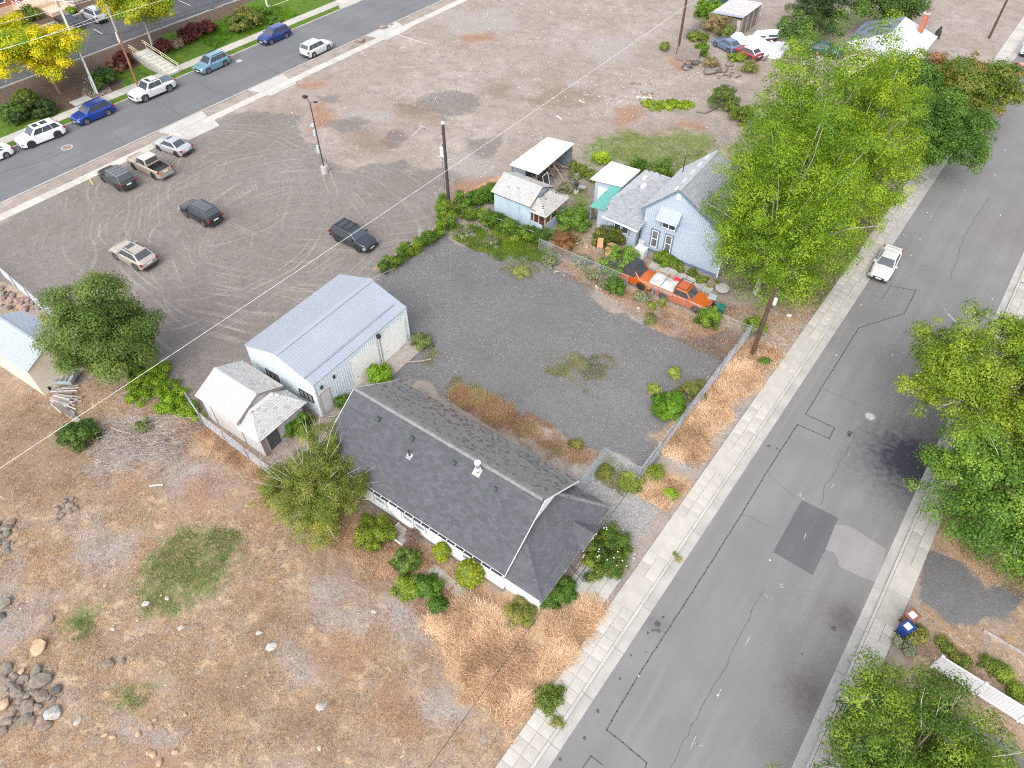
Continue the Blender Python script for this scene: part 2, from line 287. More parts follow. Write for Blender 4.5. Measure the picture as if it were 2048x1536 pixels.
def ground_mat():
    m = bpy.data.materials.new('ground_soil'); m.use_nodes = True; t = m.node_tree; N = t.nodes; L = t.links
    b = N['Principled BSDF']; b.inputs['Roughness'].default_value = 0.95; b.inputs['Specular IOR Level'].default_value = 0.15
    geo = N.new('ShaderNodeNewGeometry')
    def noise(s, det=4, rough=0.6, vec=None, dist=0.0):
        n = N.new('ShaderNodeTexNoise'); n.inputs['Scale'].default_value = s; n.inputs['Detail'].default_value = det; n.inputs['Roughness'].default_value = rough; n.inputs['Distortion'].default_value = dist
        L.new(vec or geo.outputs['Position'], n.inputs['Vector']); return n.outputs['Fac']
    def rng(v, a, b_, c=0, d=1):
        r = N.new('ShaderNodeMapRange'); r.inputs['From Min'].default_value = a; r.inputs['From Max'].default_value = b_; r.inputs['To Min'].default_value = c; r.inputs['To Max'].default_value = d
        L.new(v, r.inputs['Value']); return r.outputs[0]
    def math_(op, a, b_):
        n = N.new('ShaderNodeMath'); n.operation = op
        for i, q in enumerate((a, b_)):
            if isinstance(q, (int, float)): n.inputs[i].default_value = q
            else: L.new(q, n.inputs[i])
        return n.outputs[0]
    def mix(f, a, b_):
        n = N.new('ShaderNodeMix'); n.data_type = 'RGBA'
        if isinstance(f, (int, float)): n.inputs['Factor'].default_value = f
        else: L.new(f, n.inputs['Factor'])
        for s, q in ((6, a), (7, b_)):
            if isinstance(q, tuple): n.inputs[s].default_value = (*q, 1)
            else: L.new(q, n.inputs[s])
        return n.outputs[2]
    nbig = noise(0.11, 5, 0.65); nmid = noise(0.6, 5, 0.65); nfin = noise(5.0, 4, 0.7); nvf = noise(22, 2, 0.7); npat = noise(1.6, 5, 0.7, dist=0.6)
    vor = N.new('ShaderNodeTexVoronoi'); vor.inputs['Scale'].default_value = 4.5; L.new(geo.outputs['Position'], vor.inputs['Vector'])
    vor2 = N.new('ShaderNodeTexVoronoi'); vor2.inputs['Scale'].default_value = 11; L.new(geo.outputs['Position'], vor2.inputs['Vector'])
    hue = N.new('ShaderNodeSeparateColor'); L.new(vor.outputs['Color'], hue.inputs[0]); hue2 = N.new('ShaderNodeSeparateColor'); L.new(vor2.outputs['Color'], hue2.inputs[0])
    peb = math_('MULTIPLY', rng(vor.outputs['Distance'], 0.16, 0.08), rng(hue.outputs[0], 0.80, 0.84))
    peb2 = math_('MULTIPLY', rng(vor2.outputs['Distance'], 0.3, 0.2), rng(hue2.outputs[0], 0.66, 0.70))
    # upper vacant lot: pinkish tan dirt
    c = mix(rng(nbig, 0.35, 0.65), (0.262, 0.207, 0.170), (0.325, 0.28, 0.245))
    c = mix(rng(nmid, 0.45, 0.70), c, (0.215, 0.185, 0.165))
    c = mix(math_('MULTIPLY', rng(npat, 0.58, 0.70), 0.6), c, (0.13, 0.105, 0.09))
    c = mix(math_('MULTIPLY', rng(noise(0.9, 4, 0.6, dist=1.0), 0.66, 0.74), 0.5), c, (0.27, 0.12, 0.07))
    c = mix(math_('MULTIPLY', peb, 0.35), c, (0.42, 0.38, 0.34)); c = mix(math_('MULTIPLY', peb2, 0.3), c, (0.40, 0.36, 0.32))
    def attr(layer):
        a = N.new('ShaderNodeVertexColor'); a.layer_name = layer; s = N.new('ShaderNodeSeparateColor'); L.new(a.outputs[0], s.inputs[0]); return s.outputs
    A, B, D, E4 = attr('zoneA'), attr('zoneB'), attr('zoneC'), attr('zoneD')
    def zone(v, k=0.9, soft=0.10):
        q = math_('ADD', v, math_('MULTIPLY', math_('SUBTRACT', math_('ADD', math_('MULTIPLY', nmid, 0.5), math_('MULTIPLY', npat, 0.5)), 0.5), k)); return rng(q, 0.5 - soft, 0.5 + soft)
    c = mix(math_('MULTIPLY', rng(noise(0.33, 5, 0.7, dist=0.8), 0.58, 0.70), 0.7), c, (0.40, 0.355, 0.31))
    # parking gravel with curved wheel marks
    g = mix(rng(nbig, 0.35, 0.65), (0.172, 0.148, 0.134), (0.212, 0.190, 0.175))
    g = mix(rng(npat, 0.45, 0.75, 0, 0.6), g, (0.115, 0.100, 0.092))
    for cx, cy, r0, r1, seed in ARCS:
        sb = N.new('ShaderNodeVectorMath'); sb.operation = 'SUBTRACT'; L.new(geo.outputs['Position'], sb.inputs[0]); sb.inputs[1].default_value = (cx, cy, 0)
        wv = N.new('ShaderNodeTexNoise'); wv.inputs['Scale'].default_value = 0.09; wv.inputs['Detail'].default_value = 1; L.new(geo.outputs['Position'], wv.inputs['Vector'])
        ln = N.new('ShaderNodeVectorMath'); ln.operation = 'LENGTH'; L.new(sb.outputs[0], ln.inputs[0])
        r = math_('ADD', ln.outputs['Value'], math_('MULTIPLY', wv.outputs['Fac'], 5.0))
        cv = N.new('ShaderNodeCombineXYZ'); L.new(r, cv.inputs[0]); cv.inputs[1].default_value = seed
        ring = noise(2.6, 3, 0.75, cv.outputs[0])
        line = math_('MULTIPLY', rng(ring, 0.54, 0.66), math_('MULTIPLY', rng(r, r0, r0 + 2), rng(r, r1 + 3, r1)))
        line = math_('MULTIPLY', line, rng(noise(0.22, 3, 0.6, sb.outputs[0]), 0.42, 0.62))
        line = math_('MULTIPLY', line, rng(nfin, 0.3, 0.6, 0.35, 1.0))
        g = mix(math_('MULTIPLY', line, 0.70), g, (0.37, 0.33, 0.295))
    g = mix(math_('MULTIPLY', peb2, 0.25), g, (0.30, 0.28, 0.26))
    c = mix(zone(A[0]), c, g)
    # yard gravel
    y = mix(rng(nbig, 0.35, 0.65), (0.124, 0.121, 0.121), (0.164, 0.160, 0.160)); y = mix(rng(npat, 0.5, 0.75, 0, 0.5), y, (0.115, 0.095, 0.085))
    y = mix(math_('MULTIPLY', peb2, 0.35), y, (0.27, 0.26, 0.25)); y = mix(math_('MULTIPLY', peb, 0.2), y, (0.34, 0.30, 0.22))
    p = mix(rng(nfin, 0.35, 0.65), (0.21, 0.20, 0.19), (0.34, 0.325, 0.31)); c = mix(zone(A[2], 1.0), c, p)
    # dry field
    d = mix(rng(nmid, 0.35, 0.65), (0.35, 0.235, 0.14), (0.225, 0.15, 0.10)); d = mix(rng(npat, 0.44, 0.58, 0, 0.85), d, (0.235, 0.185, 0.155)); d = mix(math_('MULTIPLY', rng(noise(0.16, 4, 0.7, dist=0.5), 0.50, 0.64), 0.7), d, (0.265, 0.225, 0.20)); d = mix(math_('MULTIPLY', rng(noise(0.3, 5, 0.7, dist=0.3), 0.54, 0.66), math_('MULTIPLY', rng(npat, 0.4, 0.6), 0.5)), d, (0.16, 0.18, 0.075))
    d = mix(math_('MULTIPLY', rng(noise(2.3, 5, 0.75, dist=0.5), 0.50, 0.60), 0.7), d, (0.165, 0.112, 0.080)); d = mix(math_('MULTIPLY', rng(noise(1.1, 5, 0.75, dist=0.7), 0.54, 0.62), 0.8), d, (0.46, 0.35, 0.235)); d = mix(math_('MULTIPLY', rng(noise(3.7, 4, 0.75), 0.57, 0.64), 0.75), d, (0.33, 0.295, 0.265))
    d = mix(math_('MULTIPLY', rng(noise(0.45, 4, 0.6, dist=0.8), 0.62, 0.72), 0.7), d, (0.215, 0.115, 0.062))
    d = mix(math_('MULTIPLY', rng(noise(0.8, 4, 0.7), 0.62, 0.72), 0.5), d, (0.36, 0.31, 0.26))
    d = mix(rng(nvf, 0.4, 0.75, 0, 0.45), d, (0.44, 0.31, 0.185)); d = mix(math_('MULTIPLY', peb, 0.6), d, (0.52, 0.48, 0.43))
    c = mix(zone(B[0], 0.9, 0.2), c, d)
    tex = rng(nfin, 0.3, 0.7); hp = rng(nvf, 0.3, 0.7)
    c = mix(math_('MULTIPLY', zone(E4[2], 1.0, 0.3), 0.55), c, mix(tex, (0.150, 0.102, 0.074), (0.235, 0.160, 0.110)))
    c = mix(math_('MULTIPLY', zone(E4[0], 1.0, 0.3), 0.8), c, mix(tex, (0.36, 0.325, 0.30), (0.225, 0.20, 0.19)))
    c = mix(math_('MULTIPLY', zone(E4[1], 1.0, 0.3), 0.75), c, mix(tex, (0.32, 0.165, 0.09), (0.215, 0.125, 0.085)))
    c = mix(zone(A[1], 0.8), c, y)
    s = mix(rng(nfin, 0.35, 0.65), (0.50, 0.36, 0.23), (0.34, 0.225, 0.13)); c = mix(zone(B[1], 1.0, 0.2), c, s)
    gr = mix(rng(nfin, 0.35, 0.65), (0.075, 0.14, 0.03), (0.15, 0.18, 0.055)); c = mix(math_('MULTIPLY', zone(B[2], 1.2, 0.2), rng(npat, 0.35, 0.55, 0.1, 0.9)), c, gr)
    # lawn, mulch, car-park asphalt
    lw = mix(rng(noise(1.2, 4, 0.6), 0.35, 0.65), (0.085, 0.155, 0.018), (0.045, 0.095, 0.012)); lw = mix(rng(nvf, 0.4, 0.7, 0, 0.4), lw, (0.14, 0.20, 0.03)); c = mix(rng(D[0], 0.4, 0.6), c, lw)
    ml = mix(rng(nfin, 0.35, 0.65), (0.075, 0.050, 0.038), (0.135, 0.095, 0.07)); c = mix(rng(D[1], 0.4, 0.6), c, ml)
    bk = mix(rng(nmid, 0.35, 0.65), (0.075, 0.078, 0.086), (0.098, 0.10, 0.108)); c = mix(rng(D[2], 0.4, 0.6), c, bk)
    vf = rng(nvf, 0.28, 0.72, 0.76, 1.24); sc = N.new('ShaderNodeVectorMath'); sc.operation = 'SCALE'; L.new(c, sc.inputs[0]); L.new(vf, sc.inputs['Scale'])
    L.new(sc.outputs[0], b.inputs['Base Color'])
    bp = N.new('ShaderNodeBump'); bp.inputs['Strength'].default_value = 0.8; bp.inputs['Distance'].default_value = 0.06; L.new(math_('ADD', nfin, math_('MULTIPLY', nvf, 0.5)), bp.inputs['Height']); L.new(bp.outputs[0], b.inputs['Normal'])
    return m
ARCS = [(*at(600, 470)[:2], 5.5, 22.0, 1.3), (*at(455, 395)[:2], 4.5, 17.0, 7.7), (*at(330, 430)[:2], 6.0, 20.0, 13.1), (*at(720, 330)[:2], 10, 30.0, 23.4)]
M_ground = ground_mat()
ground = np_mesh('ground', np.stack([P2[:, 0], P2[:, 1], gz], 1), FQ, 4, M_ground, kind='structure', smooth=True)
for lay, ks in (('zoneA', ('park', 'yard', 'pale')), ('zoneB', ('dry', 'straw', 'green')), ('zoneC', ('lawn', 'mulch', 'black')), ('zoneD', ('ash', 'rust', 'brown'))):
    ca = ground.data.color_attributes.new(lay, 'FLOAT_COLOR', 'POINT')
    A_ = np.ones((len(P2), 4), np.float32)
    for i, k in enumerate(ks): A_[:, i] = sg[k]
    ca.data.foreach_set('color', A_.ravel())
_gxi = lambda x: np.clip(np.searchsorted(FX, x) - 1, 0, nx - 2)
GZ = gz.reshape(nx, ny)
def gh(x, y):
    """ground height at x, y"""
    i = int(_gxi(x)); j = int(np.clip(np.searchsorted(FY, y) - 1, 0, ny - 2))
    fx = (x - FX[i]) / (FX[i + 1] - FX[i]); fy = (y - FY[j]) / (FY[j + 1] - FY[j])
    return float((GZ[i, j] * (1 - fx) + GZ[i + 1, j] * fx) * (1 - fy) + (GZ[i, j + 1] * (1 - fx) + GZ[i + 1, j + 1] * fx) * fy)

def atg(x, y):
    p = at(x, y, 0)
    for _ in range(4): p = at(x, y, gh(p.x, p.y))
    return p
# ------------------------------------------------------------------ roads
def asphalt(name, base, stains=()):
    m = bpy.data.materials.new(name); m.use_nodes = True; t = m.node_tree; N = t.nodes; L = t.links
    b = N['Principled BSDF']; b.inputs['Roughness'].default_value = 0.88; b.inputs['Specular IOR Level'].default_value = 0.25
    geo = N.new('ShaderNodeNewGeometry'); mp = N.new('ShaderNodeMapping'); mp.inputs['Scale'].default_value = (1.2, 0.06, 1); L.new(geo.outputs['Position'], mp.inputs[0])
    def noise(s, vec=None, det=4, dist=0): n = N.new('ShaderNodeTexNoise'); n.inputs['Scale'].default_value = s; n.inputs['Detail'].default_value = det; n.inputs['Distortion'].default_value = dist; L.new(vec or geo.outputs['Position'], n.inputs['Vector']); return n.outputs['Fac']
    def rng(v, a, b_, c=0, d=1):
        r = N.new('ShaderNodeMapRange'); r.inputs['From Min'].default_value = a; r.inputs['From Max'].default_value = b_; r.inputs['To Min'].default_value = c; r.inputs['To Max'].default_value = d; L.new(v, r.inputs['Value']); return r.outputs[0]
    def mixc(f, a, b_):
        n = N.new('ShaderNodeMix'); n.data_type = 'RGBA'; L.new(f, n.inputs['Factor'])
        for s, q in ((6, a), (7, b_)):
            if isinstance(q, tuple): n.inputs[s].default_value = (*q, 1)
            else: L.new(q, n.inputs[s])
        return n.outputs[2]
    def mul(a, b_):
        n = N.new('ShaderNodeMath'); n.operation = 'MULTIPLY'; L.new(a, n.inputs[0])
        if isinstance(b_, float): n.inputs[1].default_value = b_
        else: L.new(b_, n.inputs[1])
        return n.outputs[0]
    B = Vector(base)
    c = mixc(rng(noise(0.8, mp.outputs[0]), 0.35, 0.65), tuple(B * 0.92), tuple(B * 1.08))
    c = mixc(rng(noise(0.25, det=6), 0.4, 0.65, 0, 0.8), c, tuple(B * 0.84))
    c = mixc(rng(noise(1.7, mp.outputs[0], 5), 0.56, 0.7, 0, 0.5), c, tuple(B * 1.12))
    c = mixc(rng(noise(30), 0.35, 0.7, 0, 0.35), c, tuple(B * 1.25))
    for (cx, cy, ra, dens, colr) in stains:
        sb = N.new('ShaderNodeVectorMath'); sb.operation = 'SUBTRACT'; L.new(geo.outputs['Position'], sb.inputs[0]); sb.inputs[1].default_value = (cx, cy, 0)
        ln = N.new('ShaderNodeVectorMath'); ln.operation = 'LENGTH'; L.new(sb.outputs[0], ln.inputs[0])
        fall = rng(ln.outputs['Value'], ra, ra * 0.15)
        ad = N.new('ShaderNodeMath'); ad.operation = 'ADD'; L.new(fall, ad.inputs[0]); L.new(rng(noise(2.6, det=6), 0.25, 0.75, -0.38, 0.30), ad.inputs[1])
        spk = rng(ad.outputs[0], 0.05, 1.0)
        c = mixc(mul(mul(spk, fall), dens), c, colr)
    L.new(c, b.inputs['Base Color'])
    bp = N.new('ShaderNodeBump'); bp.inputs['Strength'].default_value = 0.3; bp.inputs['Distance'].default_value = 0.01; L.new(noise(60), bp.inputs['Height']); L.new(bp.outputs[0], b.inputs['Normal'])
    return m
ms = at(1850, 850)
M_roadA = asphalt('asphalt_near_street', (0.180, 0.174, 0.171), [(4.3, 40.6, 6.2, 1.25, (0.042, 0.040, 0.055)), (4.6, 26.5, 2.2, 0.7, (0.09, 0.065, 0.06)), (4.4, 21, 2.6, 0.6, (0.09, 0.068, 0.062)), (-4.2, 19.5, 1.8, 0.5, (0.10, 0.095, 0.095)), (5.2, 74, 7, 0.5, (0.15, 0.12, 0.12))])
M_roadB = asphalt('asphalt_far_street', (0.142, 0.143, 0.148), [(-82, 40, 6, 0.5, (0.12, 0.12, 0.12))])
XA0, XA1, XB0, XB1 = -4.73, 5.22, -86.95, -77.55
ZR = -0.10
def sheet(name, x0, x1, y0, y1, z, m, kind='structure', parent=None, ny_=1):
    mb = MB()
    ys = np.linspace(y0, y1, ny_ + 1)
    for a, b in zip(ys[:-1], ys[1:]): mb.poly([(x0, a, z), (x1, a, z), (x1, b, z), (x0, b, z)])
    return mb.build(name, m, parent, kind=kind)
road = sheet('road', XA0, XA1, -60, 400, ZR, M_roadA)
road2 = sheet('road', XB0, XB1, -60, 400, ZR, M_roadB)

# repairs, cracks and markings on the near road
M_patch_dark = asphalt('asphalt_patch_dark', (0.110, 0.108, 0.115)); M_patch_pale = asphalt('asphalt_patch_pale', (0.245, 0.232, 0.228))
M_patch_mid = asphalt('asphalt_patch_mid', (0.17, 0.168, 0.168)); M_seal = mat('crack_sealant', (0.078, 0.077, 0.079), 0.7, 0.15)
M_crack = mat('crack', (0.115, 0.11, 0.107), 0.95, 0.3); M_mark = mat('worn_marking', (0.30, 0.315, 0.315), 0.85, 0.25)
def flat(name, pts, z, m, parent=None):
    mb = MB(); mb.poly([(*at(x, y, z)[:2], z) for x, y in pts]); return mb.build(name, m, parent, kind='structure')
flat('road_patch', [(1604, 1000), (1677, 1036), (1662, 1078), (1625, 1150), (1546, 1104)], ZR + .004, M_patch_dark)
flat('road_patch', [(1671, 1049), (1700, 1052), (1772, 1098), (1764, 1130), (1752, 1165), (1725, 1155), (1679, 1133), (1670, 1112), (1651, 1098)], ZR + .006, M_patch_pale)
flat('road_patch', [(1651, 1101), (1668, 1104), (1678, 1122), (1672, 1131), (1655, 1126), (1643, 1112)], ZR + .008, M_patch_mid)
flat('road_patch', [(1670, 857), (1658, 877), (1595, 848), (1611, 828)], ZR + .004, M_patch_mid)
flat('road_patch', [(1213, 1460), (1294, 1527), (1290, 1545), (1220, 1545), (1182, 1512), (1165, 1536), (1180, 1500)], ZR + .004, M_patch_mid)
flat('road_patch', [(1780, 570), (1832, 581), (1808, 627), (1718, 656), (1700, 640), (1760, 600)], ZR + .004, M_patch_mid)
def ribbon(mb, pts, w, z, wob=0.0, seed=1):
    r = random.Random(seed); q = []
    for (a, b) in zip(pts[:-1], pts[1:]):
        A, B = at(*a, z), at(*b, z); n = max(1, int((B - A).length / 0.5)) if wob else 1
        for i in range(n):
            p = A.lerp(B, i / n)
            if wob and (i > 0 or q): p += Vector((r.uniform(-wob, wob), r.uniform(-wob, wob), 0))
            q.append(p)
    q.append(at(*pts[-1], z))
    for k, (A, B) in enumerate(zip(q[:-1], q[1:])):
        d = (B - A).normalized(); s = Vector((-d.y, d.x, 0)) * w / 2; e = d * w * .3
        mb.poly([A - s - e, B - s + e, B + s + e, A + s - e])
mb = MB()
ribbon(mb, [(1783, 572), (1832, 581), (1808, 627), (1717, 656), (1611, 828), (1670, 856), (1658, 877), (1595, 849), (1536, 940), (1482, 1030), (1400, 1160), (1275, 1353), (1213, 1459), (1294, 1526), (1288, 1545)], 0.075, ZR + .012, 0.02, 3)
ribbon(mb, [(1165, 1536), (1182, 1512), (1205, 1530)], 0.07, ZR + .012)
ribbon(mb, [(1784, 566), (1765, 597), (1745, 590)], 0.04, ZR + .012)
mb.build('crack_sealant', M_seal, kind='structure')
mb = MB()
ribbon(mb, [(1741, 832), (1711, 865), (1690, 910), (1652, 970), (1641, 1010)], 0.03, ZR + .016, 0.08, 5)
ribbon(mb, [(1640, 775), (1725, 812)], 0.025, ZR + .016, 0.06, 6); ribbon(mb, [(1536, 945), (1596, 1000)], 0.025, ZR + .016, 0.08, 7)
ribbon(mb, [(1528, 1180), (1490, 1250), (1455, 1330), (1400, 1420), (1340, 1536)], 0.03, ZR + .016, 0.08, 8)
ribbon(mb, [(1536, 1052), (1485, 1028)], 0.03, ZR + .016, 0.08, 9); ribbon(mb, [(1800, 640), (1830, 720), (1750, 690)], 0.015, ZR + .016, 0.1, 10)
ribbon(mb, [(1625, 1043), (1665, 1070)], 0.02, ZR + .016, 0.05, 11); ribbon(mb, [(1978, 395), (1930, 470), (1900, 560)], 0.04, ZR + .016, 0.1, 12)
ribbon(mb, [(400, 167), (470, 200)], 0.05, ZR + .016, 0.15, 13); ribbon(mb, [(220, 262), (245, 285), (340, 310)], 0.04, ZR + .016, 0.2, 14)
ribbon(mb, [(300, 195), (370, 235), (378, 240)], 0.05, ZR + .016, 0.2, 15); ribbon(mb, [(0, 345), (60, 330), (140, 300)], 0.04, ZR + .016, 0.25, 16)
ribbon(mb, [(520, 125), (560, 150), (600, 125)], 0.05, ZR + .016, 0.2, 17); ribbon(mb, [(90, 320), (130, 337), (160, 328)], 0.04, ZR + .016, 0.2, 18)
mb.build('road_cracks', M_crack, kind='structure')
mb = MB()
for pts in ([(1500, 1273), (1491, 1290)], [(1442, 1378), (1435, 1395)], [(1392, 1472), (1380, 1500)], [(1390, 1487), (1406, 1492)], [(1392, 1485), (1398, 1494)], [(1700, 905), (1696, 912)], [(1668, 967), (1663, 975)], [(1596, 988), (1608, 998)], [(1600, 985), (1606, 1000)],
            [(1558, 1167), (1568, 1176)], [(1560, 1175), (1566, 1168)], [(1541, 1190), (1546, 1200)], [(1538, 1197), (1545, 1193)], [(1612, 1067), (1608, 1078)], [(1530, 1188), (1536, 1196)]):
    ribbon(mb, pts, 0.05, ZR + .012)
mb.build('survey_marks', M_mark, kind='structure')
mb = MB()
for (x, y) in [(1862, 395 + 37), (1808, 470), (1822, 510), (1840, 478), (1855, 425), (1640, 470), (1722, 610), (1673, 710), (1785, 710), (1985, 598), (2001, 430), (1540, 520 + 600), (1277, 1352), (1436, 1390), (1820, 425), (1930, 380), (2010, 300), (1990, 350)]:
    c = at(x, y, ZR + .02); s = 0.05; mb.box(c.x - s, c.x + s, c.y - s * .7, c.y + s * .7, ZR + .001, ZR + .02)
mb.build('litter', M_white, kind='stuff')
mb = MB()
for (x, y, s) in [(1326, 1234, .10), (1315, 1247, .22), (1306, 1260, .09), (1311, 1260, .08), (1317, 1262, .13), (1296, 1266, .09), (1240, 1357, .10), (1262, 1311, .09), (1196, 1422, .13), (1169, 1476, .13), (1120, 1518, .1), (1292, 1304, .05), (1700, 866, .25), (1698, 871, .15), (1538, 892, .15), (1554, 897, .1), (1668, 1257, .2), (1604, 1308, .07)]:
    c = at(x, y, ZR + .02); mb.poly([(c.x + s * math.cos(a) * rnd.uniform(.6, 1.1), c.y + s * math.sin(a) * rnd.uniform(.6, 1.1), ZR + .018) for a in np.linspace(0, 2 * math.pi, 9)[:-1]])
mb.build('oil_stains', mat('oil_stain', (0.07, 0.068, 0.07), 0.7, 0.3), kind='structure')

def manhole(x, y, r, label, colr, ringc):
    c = at(x, y, ZR); t = empty('manhole_cover', (c.x, c.y, ZR), 0, label, 'manhole cover', 'manhole covers set in the two roads')
    for nm, ro, ri, z, cc in (('ring', r, r * .78, .010, ringc), ('cover', r * .76, 0, .014, colr)):
        mb = MB(); n = 28
        if ri: 
            for i in range(n):
                a, b = 2 * math.pi * i / n, 2 * math.pi * (i + 1) / n
                mb.poly([(ro * math.cos(a), ro * math.sin(a), z), (ro * math.cos(b), ro * math.sin(b), z), (ri * math.cos(b), ri * math.sin(b), z), (ri * math.cos(a), ri * math.sin(a), z)])
        else: mb.prism([(ro * math.cos(2 * math.pi * i / n), ro * math.sin(2 * math.pi * i / n)) for i in range(n)], 0.002, z)
        mb.build(nm, cc, t)
M_iron = mat('cast_iron', (0.20, 0.195, 0.20), 0.6, 0.2); M_ironpale = mat('pale_ring', (0.40, 0.40, 0.42), 0.7, 0.15); M_ironred = mat('rusty_iron', (0.24, 0.15, 0.13), 0.7, 0.2)
manhole(1740, 833, .42, 'round grey manhole cover in the near road beside the dark stain', M_ironpale, M_iron)
manhole(134, 295, .62, 'reddish manhole cover in the far road below the white car', M_ironred, M_ironpale)
manhole(478, 122, .42, 'small pale manhole cover in the far road beside the pale blue car', M_ironpale, M_ironpale)
manhole(1941, 313, .55, 'dark manhole cover in the near road beside the leafy green trees', M_iron, M_crack)

# ------------------------------------------------------------------ kerbs and pavements
def bar(name, x0, x1, y0, y1, z0, z1, m, parent=None, kind=None):
    mb = MB(); mb.box(x0, x1, y0, y1, z0, z1); return mb.build(name, m, parent, kind=kind)
M_kerb = mat('kerb_concrete', (0.39, 0.375, 0.345), 0.85, 0.12, scale=0.7); M_gut = mat('gutter_concrete', (0.35, 0.338, 0.315), 0.85, 0.14, scale=0.8)
M_slab = mat('pavement_slab', (0.40, 0.375, 0.34), 0.85, 0.10, scale=1.3, fine=0.05, attr=True)
def kerb_run(x_in, x_out, g0, g1, y0, y1, label):
    """gutter pan between g0 and g1, raised kerb between x_in and x_out, cast in pieces about 3 m long"""
    gp = MB(); kb = MB(); n = int((y1 - y0) / 3.2); r = random.Random(int(abs(x_in * 10)))
    for i in range(n):
        a = y0 + i * 3.2; b = a + 3.2 - .025; t = r.uniform(-.004, .004)
        if g0 is not None: gp.box(min(g0, g1), max(g0, g1), a, b, -.3, ZR + .012 + t)
        kb.box(min(x_in, x_out), max(x_in, x_out), a, b, -.3, 0.035 + t)
    if g0 is not None: gp.build('gutter', M_gut, kind='structure')
    kb.build('kerb', M_kerb, kind='structure')
kerb_run(-5.31, -5.49, XA0 + .0, -5.305, -12, 200, 'w')
kerb_run(5.78, 5.94, XA1, 5.775, -12, 200, 'e')
kerb_run(XB1 + .003, XB1 + .17, None, None, -12, 200, 'b'); kerb_run(XB0 - .003, XB0 - .17, None, None, -12, 200, 'c')
slab_meshes = {}
def paver(parent, x0, x1, y0, y1, z, r, gap=.011, shade=1.0):
    key = (round(x1 - x0, 2), round(y1 - y0, 2), r.randrange(5), shade)
    if key not in slab_meshes:
        w, h = key[0] - gap, key[1] - gap; mb = MB(); s = shade * (0.9 + 0.045 * key[2]); e = .012
        mb.mesh([(-w / 2, -h / 2, -.2), (w / 2, -h / 2, -.2), (w / 2, h / 2, -.2), (-w / 2, h / 2, -.2), (-w / 2, -h / 2, -e), (w / 2, -h / 2, -e), (w / 2, h / 2, -e), (-w / 2, h / 2, -e),
                 (-w / 2 + e, -h / 2 + e, 0), (w / 2 - e, -h / 2 + e, 0), (w / 2 - e, h / 2 - e, 0), (-w / 2 + e, h / 2 - e, 0)],
                [(8, 9, 10, 11), (4, 5, 9, 8), (5, 6, 10, 9), (6, 7, 11, 10), (7, 4, 8, 11), (0, 1, 5, 4), (1, 2, 6, 5), (2, 3, 7, 6), (3, 0, 4, 7)], (s, s, s * .985))
        o = mb.build('slab', M_slab); slab_meshes[key] = o.data; bpy.data.objects.remove(o)
    o = bpy.data.objects.new('slab', slab_meshes[key]); COL.objects.link(o); o.parent = parent
    o.location = ((x0 + x1) / 2, (y0 + y1) / 2, z + r.uniform(-.006, .006)); o.rotation_euler = (r.uniform(-.006, .006), r.uniform(-.006, .006), 0)
def pavement(name, x0, x1, y0, y1, big, cols, pitch, z=0.03, shade=1.0, under=True):
    """pavement whose slabs are objects; inside the y-ranges of 'big' the slabs are wide driveway crossings"""
    mb = MB(); mb.box(x0 + .01, x1 - .01, y0, y1, -.25, z - .035)
    root = mb.build(name, mat('joint_dirt', (0.23, 0.20, 0.165), 0.95, 0.3), kind='structure')
    r = random.Random(5); y = y0; w = (x1 - x0) / cols
    while y < y1 - .3:
        bg = next((q for q in big if q[0] <= y + .05 < q[1]), None)
        if bg:
            n = max(1, round((bg[1] - bg[0]) / 3.0)); h = (bg[1] - y) / max(1, round((bg[1] - y) / 3.0))
            paver(root, x0, x1, y, y + h, z, r, shade=shade * 1.04); y += h
        else:
            nxt = min([q[0] for q in big if q[0] > y + .05] + [y1]); n = max(1, round((nxt - y) / pitch)); h = (nxt - y) / n
            for k in range(cols): paver(root, x0 + k * w, x0 + (k + 1) * w, y, y + h, z, r, shade=shade)
            y += h
    return root
pavement('pavement', -6.92, -5.50, 6, 78, [(19.2, 21.6), (23.4, 26.9), (31.4, 33.9), (39.2, 43.6), (44.2, 48.2)], 2, 0.73)
pavement('pavement', -6.92, -5.50, 78.2, 190, [], 1, 1.5)
pavement('pavement', 5.95, 7.22, 10, 66, [(21.9, 26.2), (27.6, 32.2)], 2, 0.9, shade=0.93)
pavement('pavement', 5.95, 7.22, 66.2, 190, [], 1, 1.5)
pavement('pavement', -75.6, -74.45, 10, 140, [], 1, 1.6, shade=1.08)
pavement('pavement', -90.0, -88.4, 10, 140, [], 1, 1.7, shade=0.98)
for (y0_, y1_, x_) in ((36.6, 41.6, -72.9), (49.3, 53.8, -73.9), (69.5, 74.5, -74.1)):
    mb = MB(); mb.prism([(-77.33, y0_ - .5), (-75.62, y0_), (-75.62, y1_), (-77.33, y1_ + .5)], -.2, .034); mb.prism([(-74.43, y0_), (x_, y0_ + .4), (x_, y1_ - .4), (-74.43, y1_)], -.2, .03)
    mb.build('driveway_apron', mat('apron_concrete', (0.40, 0.385, 0.36), 0.85, 0.1, scale=.6), kind='structure')
mb = MB(); mb.prism([(-88.38, 74.3), (-87.13, 73.5), (-87.13, 87.5), (-88.38, 86.8)], -.2, .034); mb.build('driveway_apron', M_conc, kind='structure')
mb = MB(); mb.prism([(-90.02, 75), (-99.3, 76), (-99.3, 87), (-90.02, 86)], -.2, .05); o = mb.build('car_park_entrance', mat('car_park_asphalt', (0.09, 0.092, 0.10), 0.9, 0.1), kind='structure')
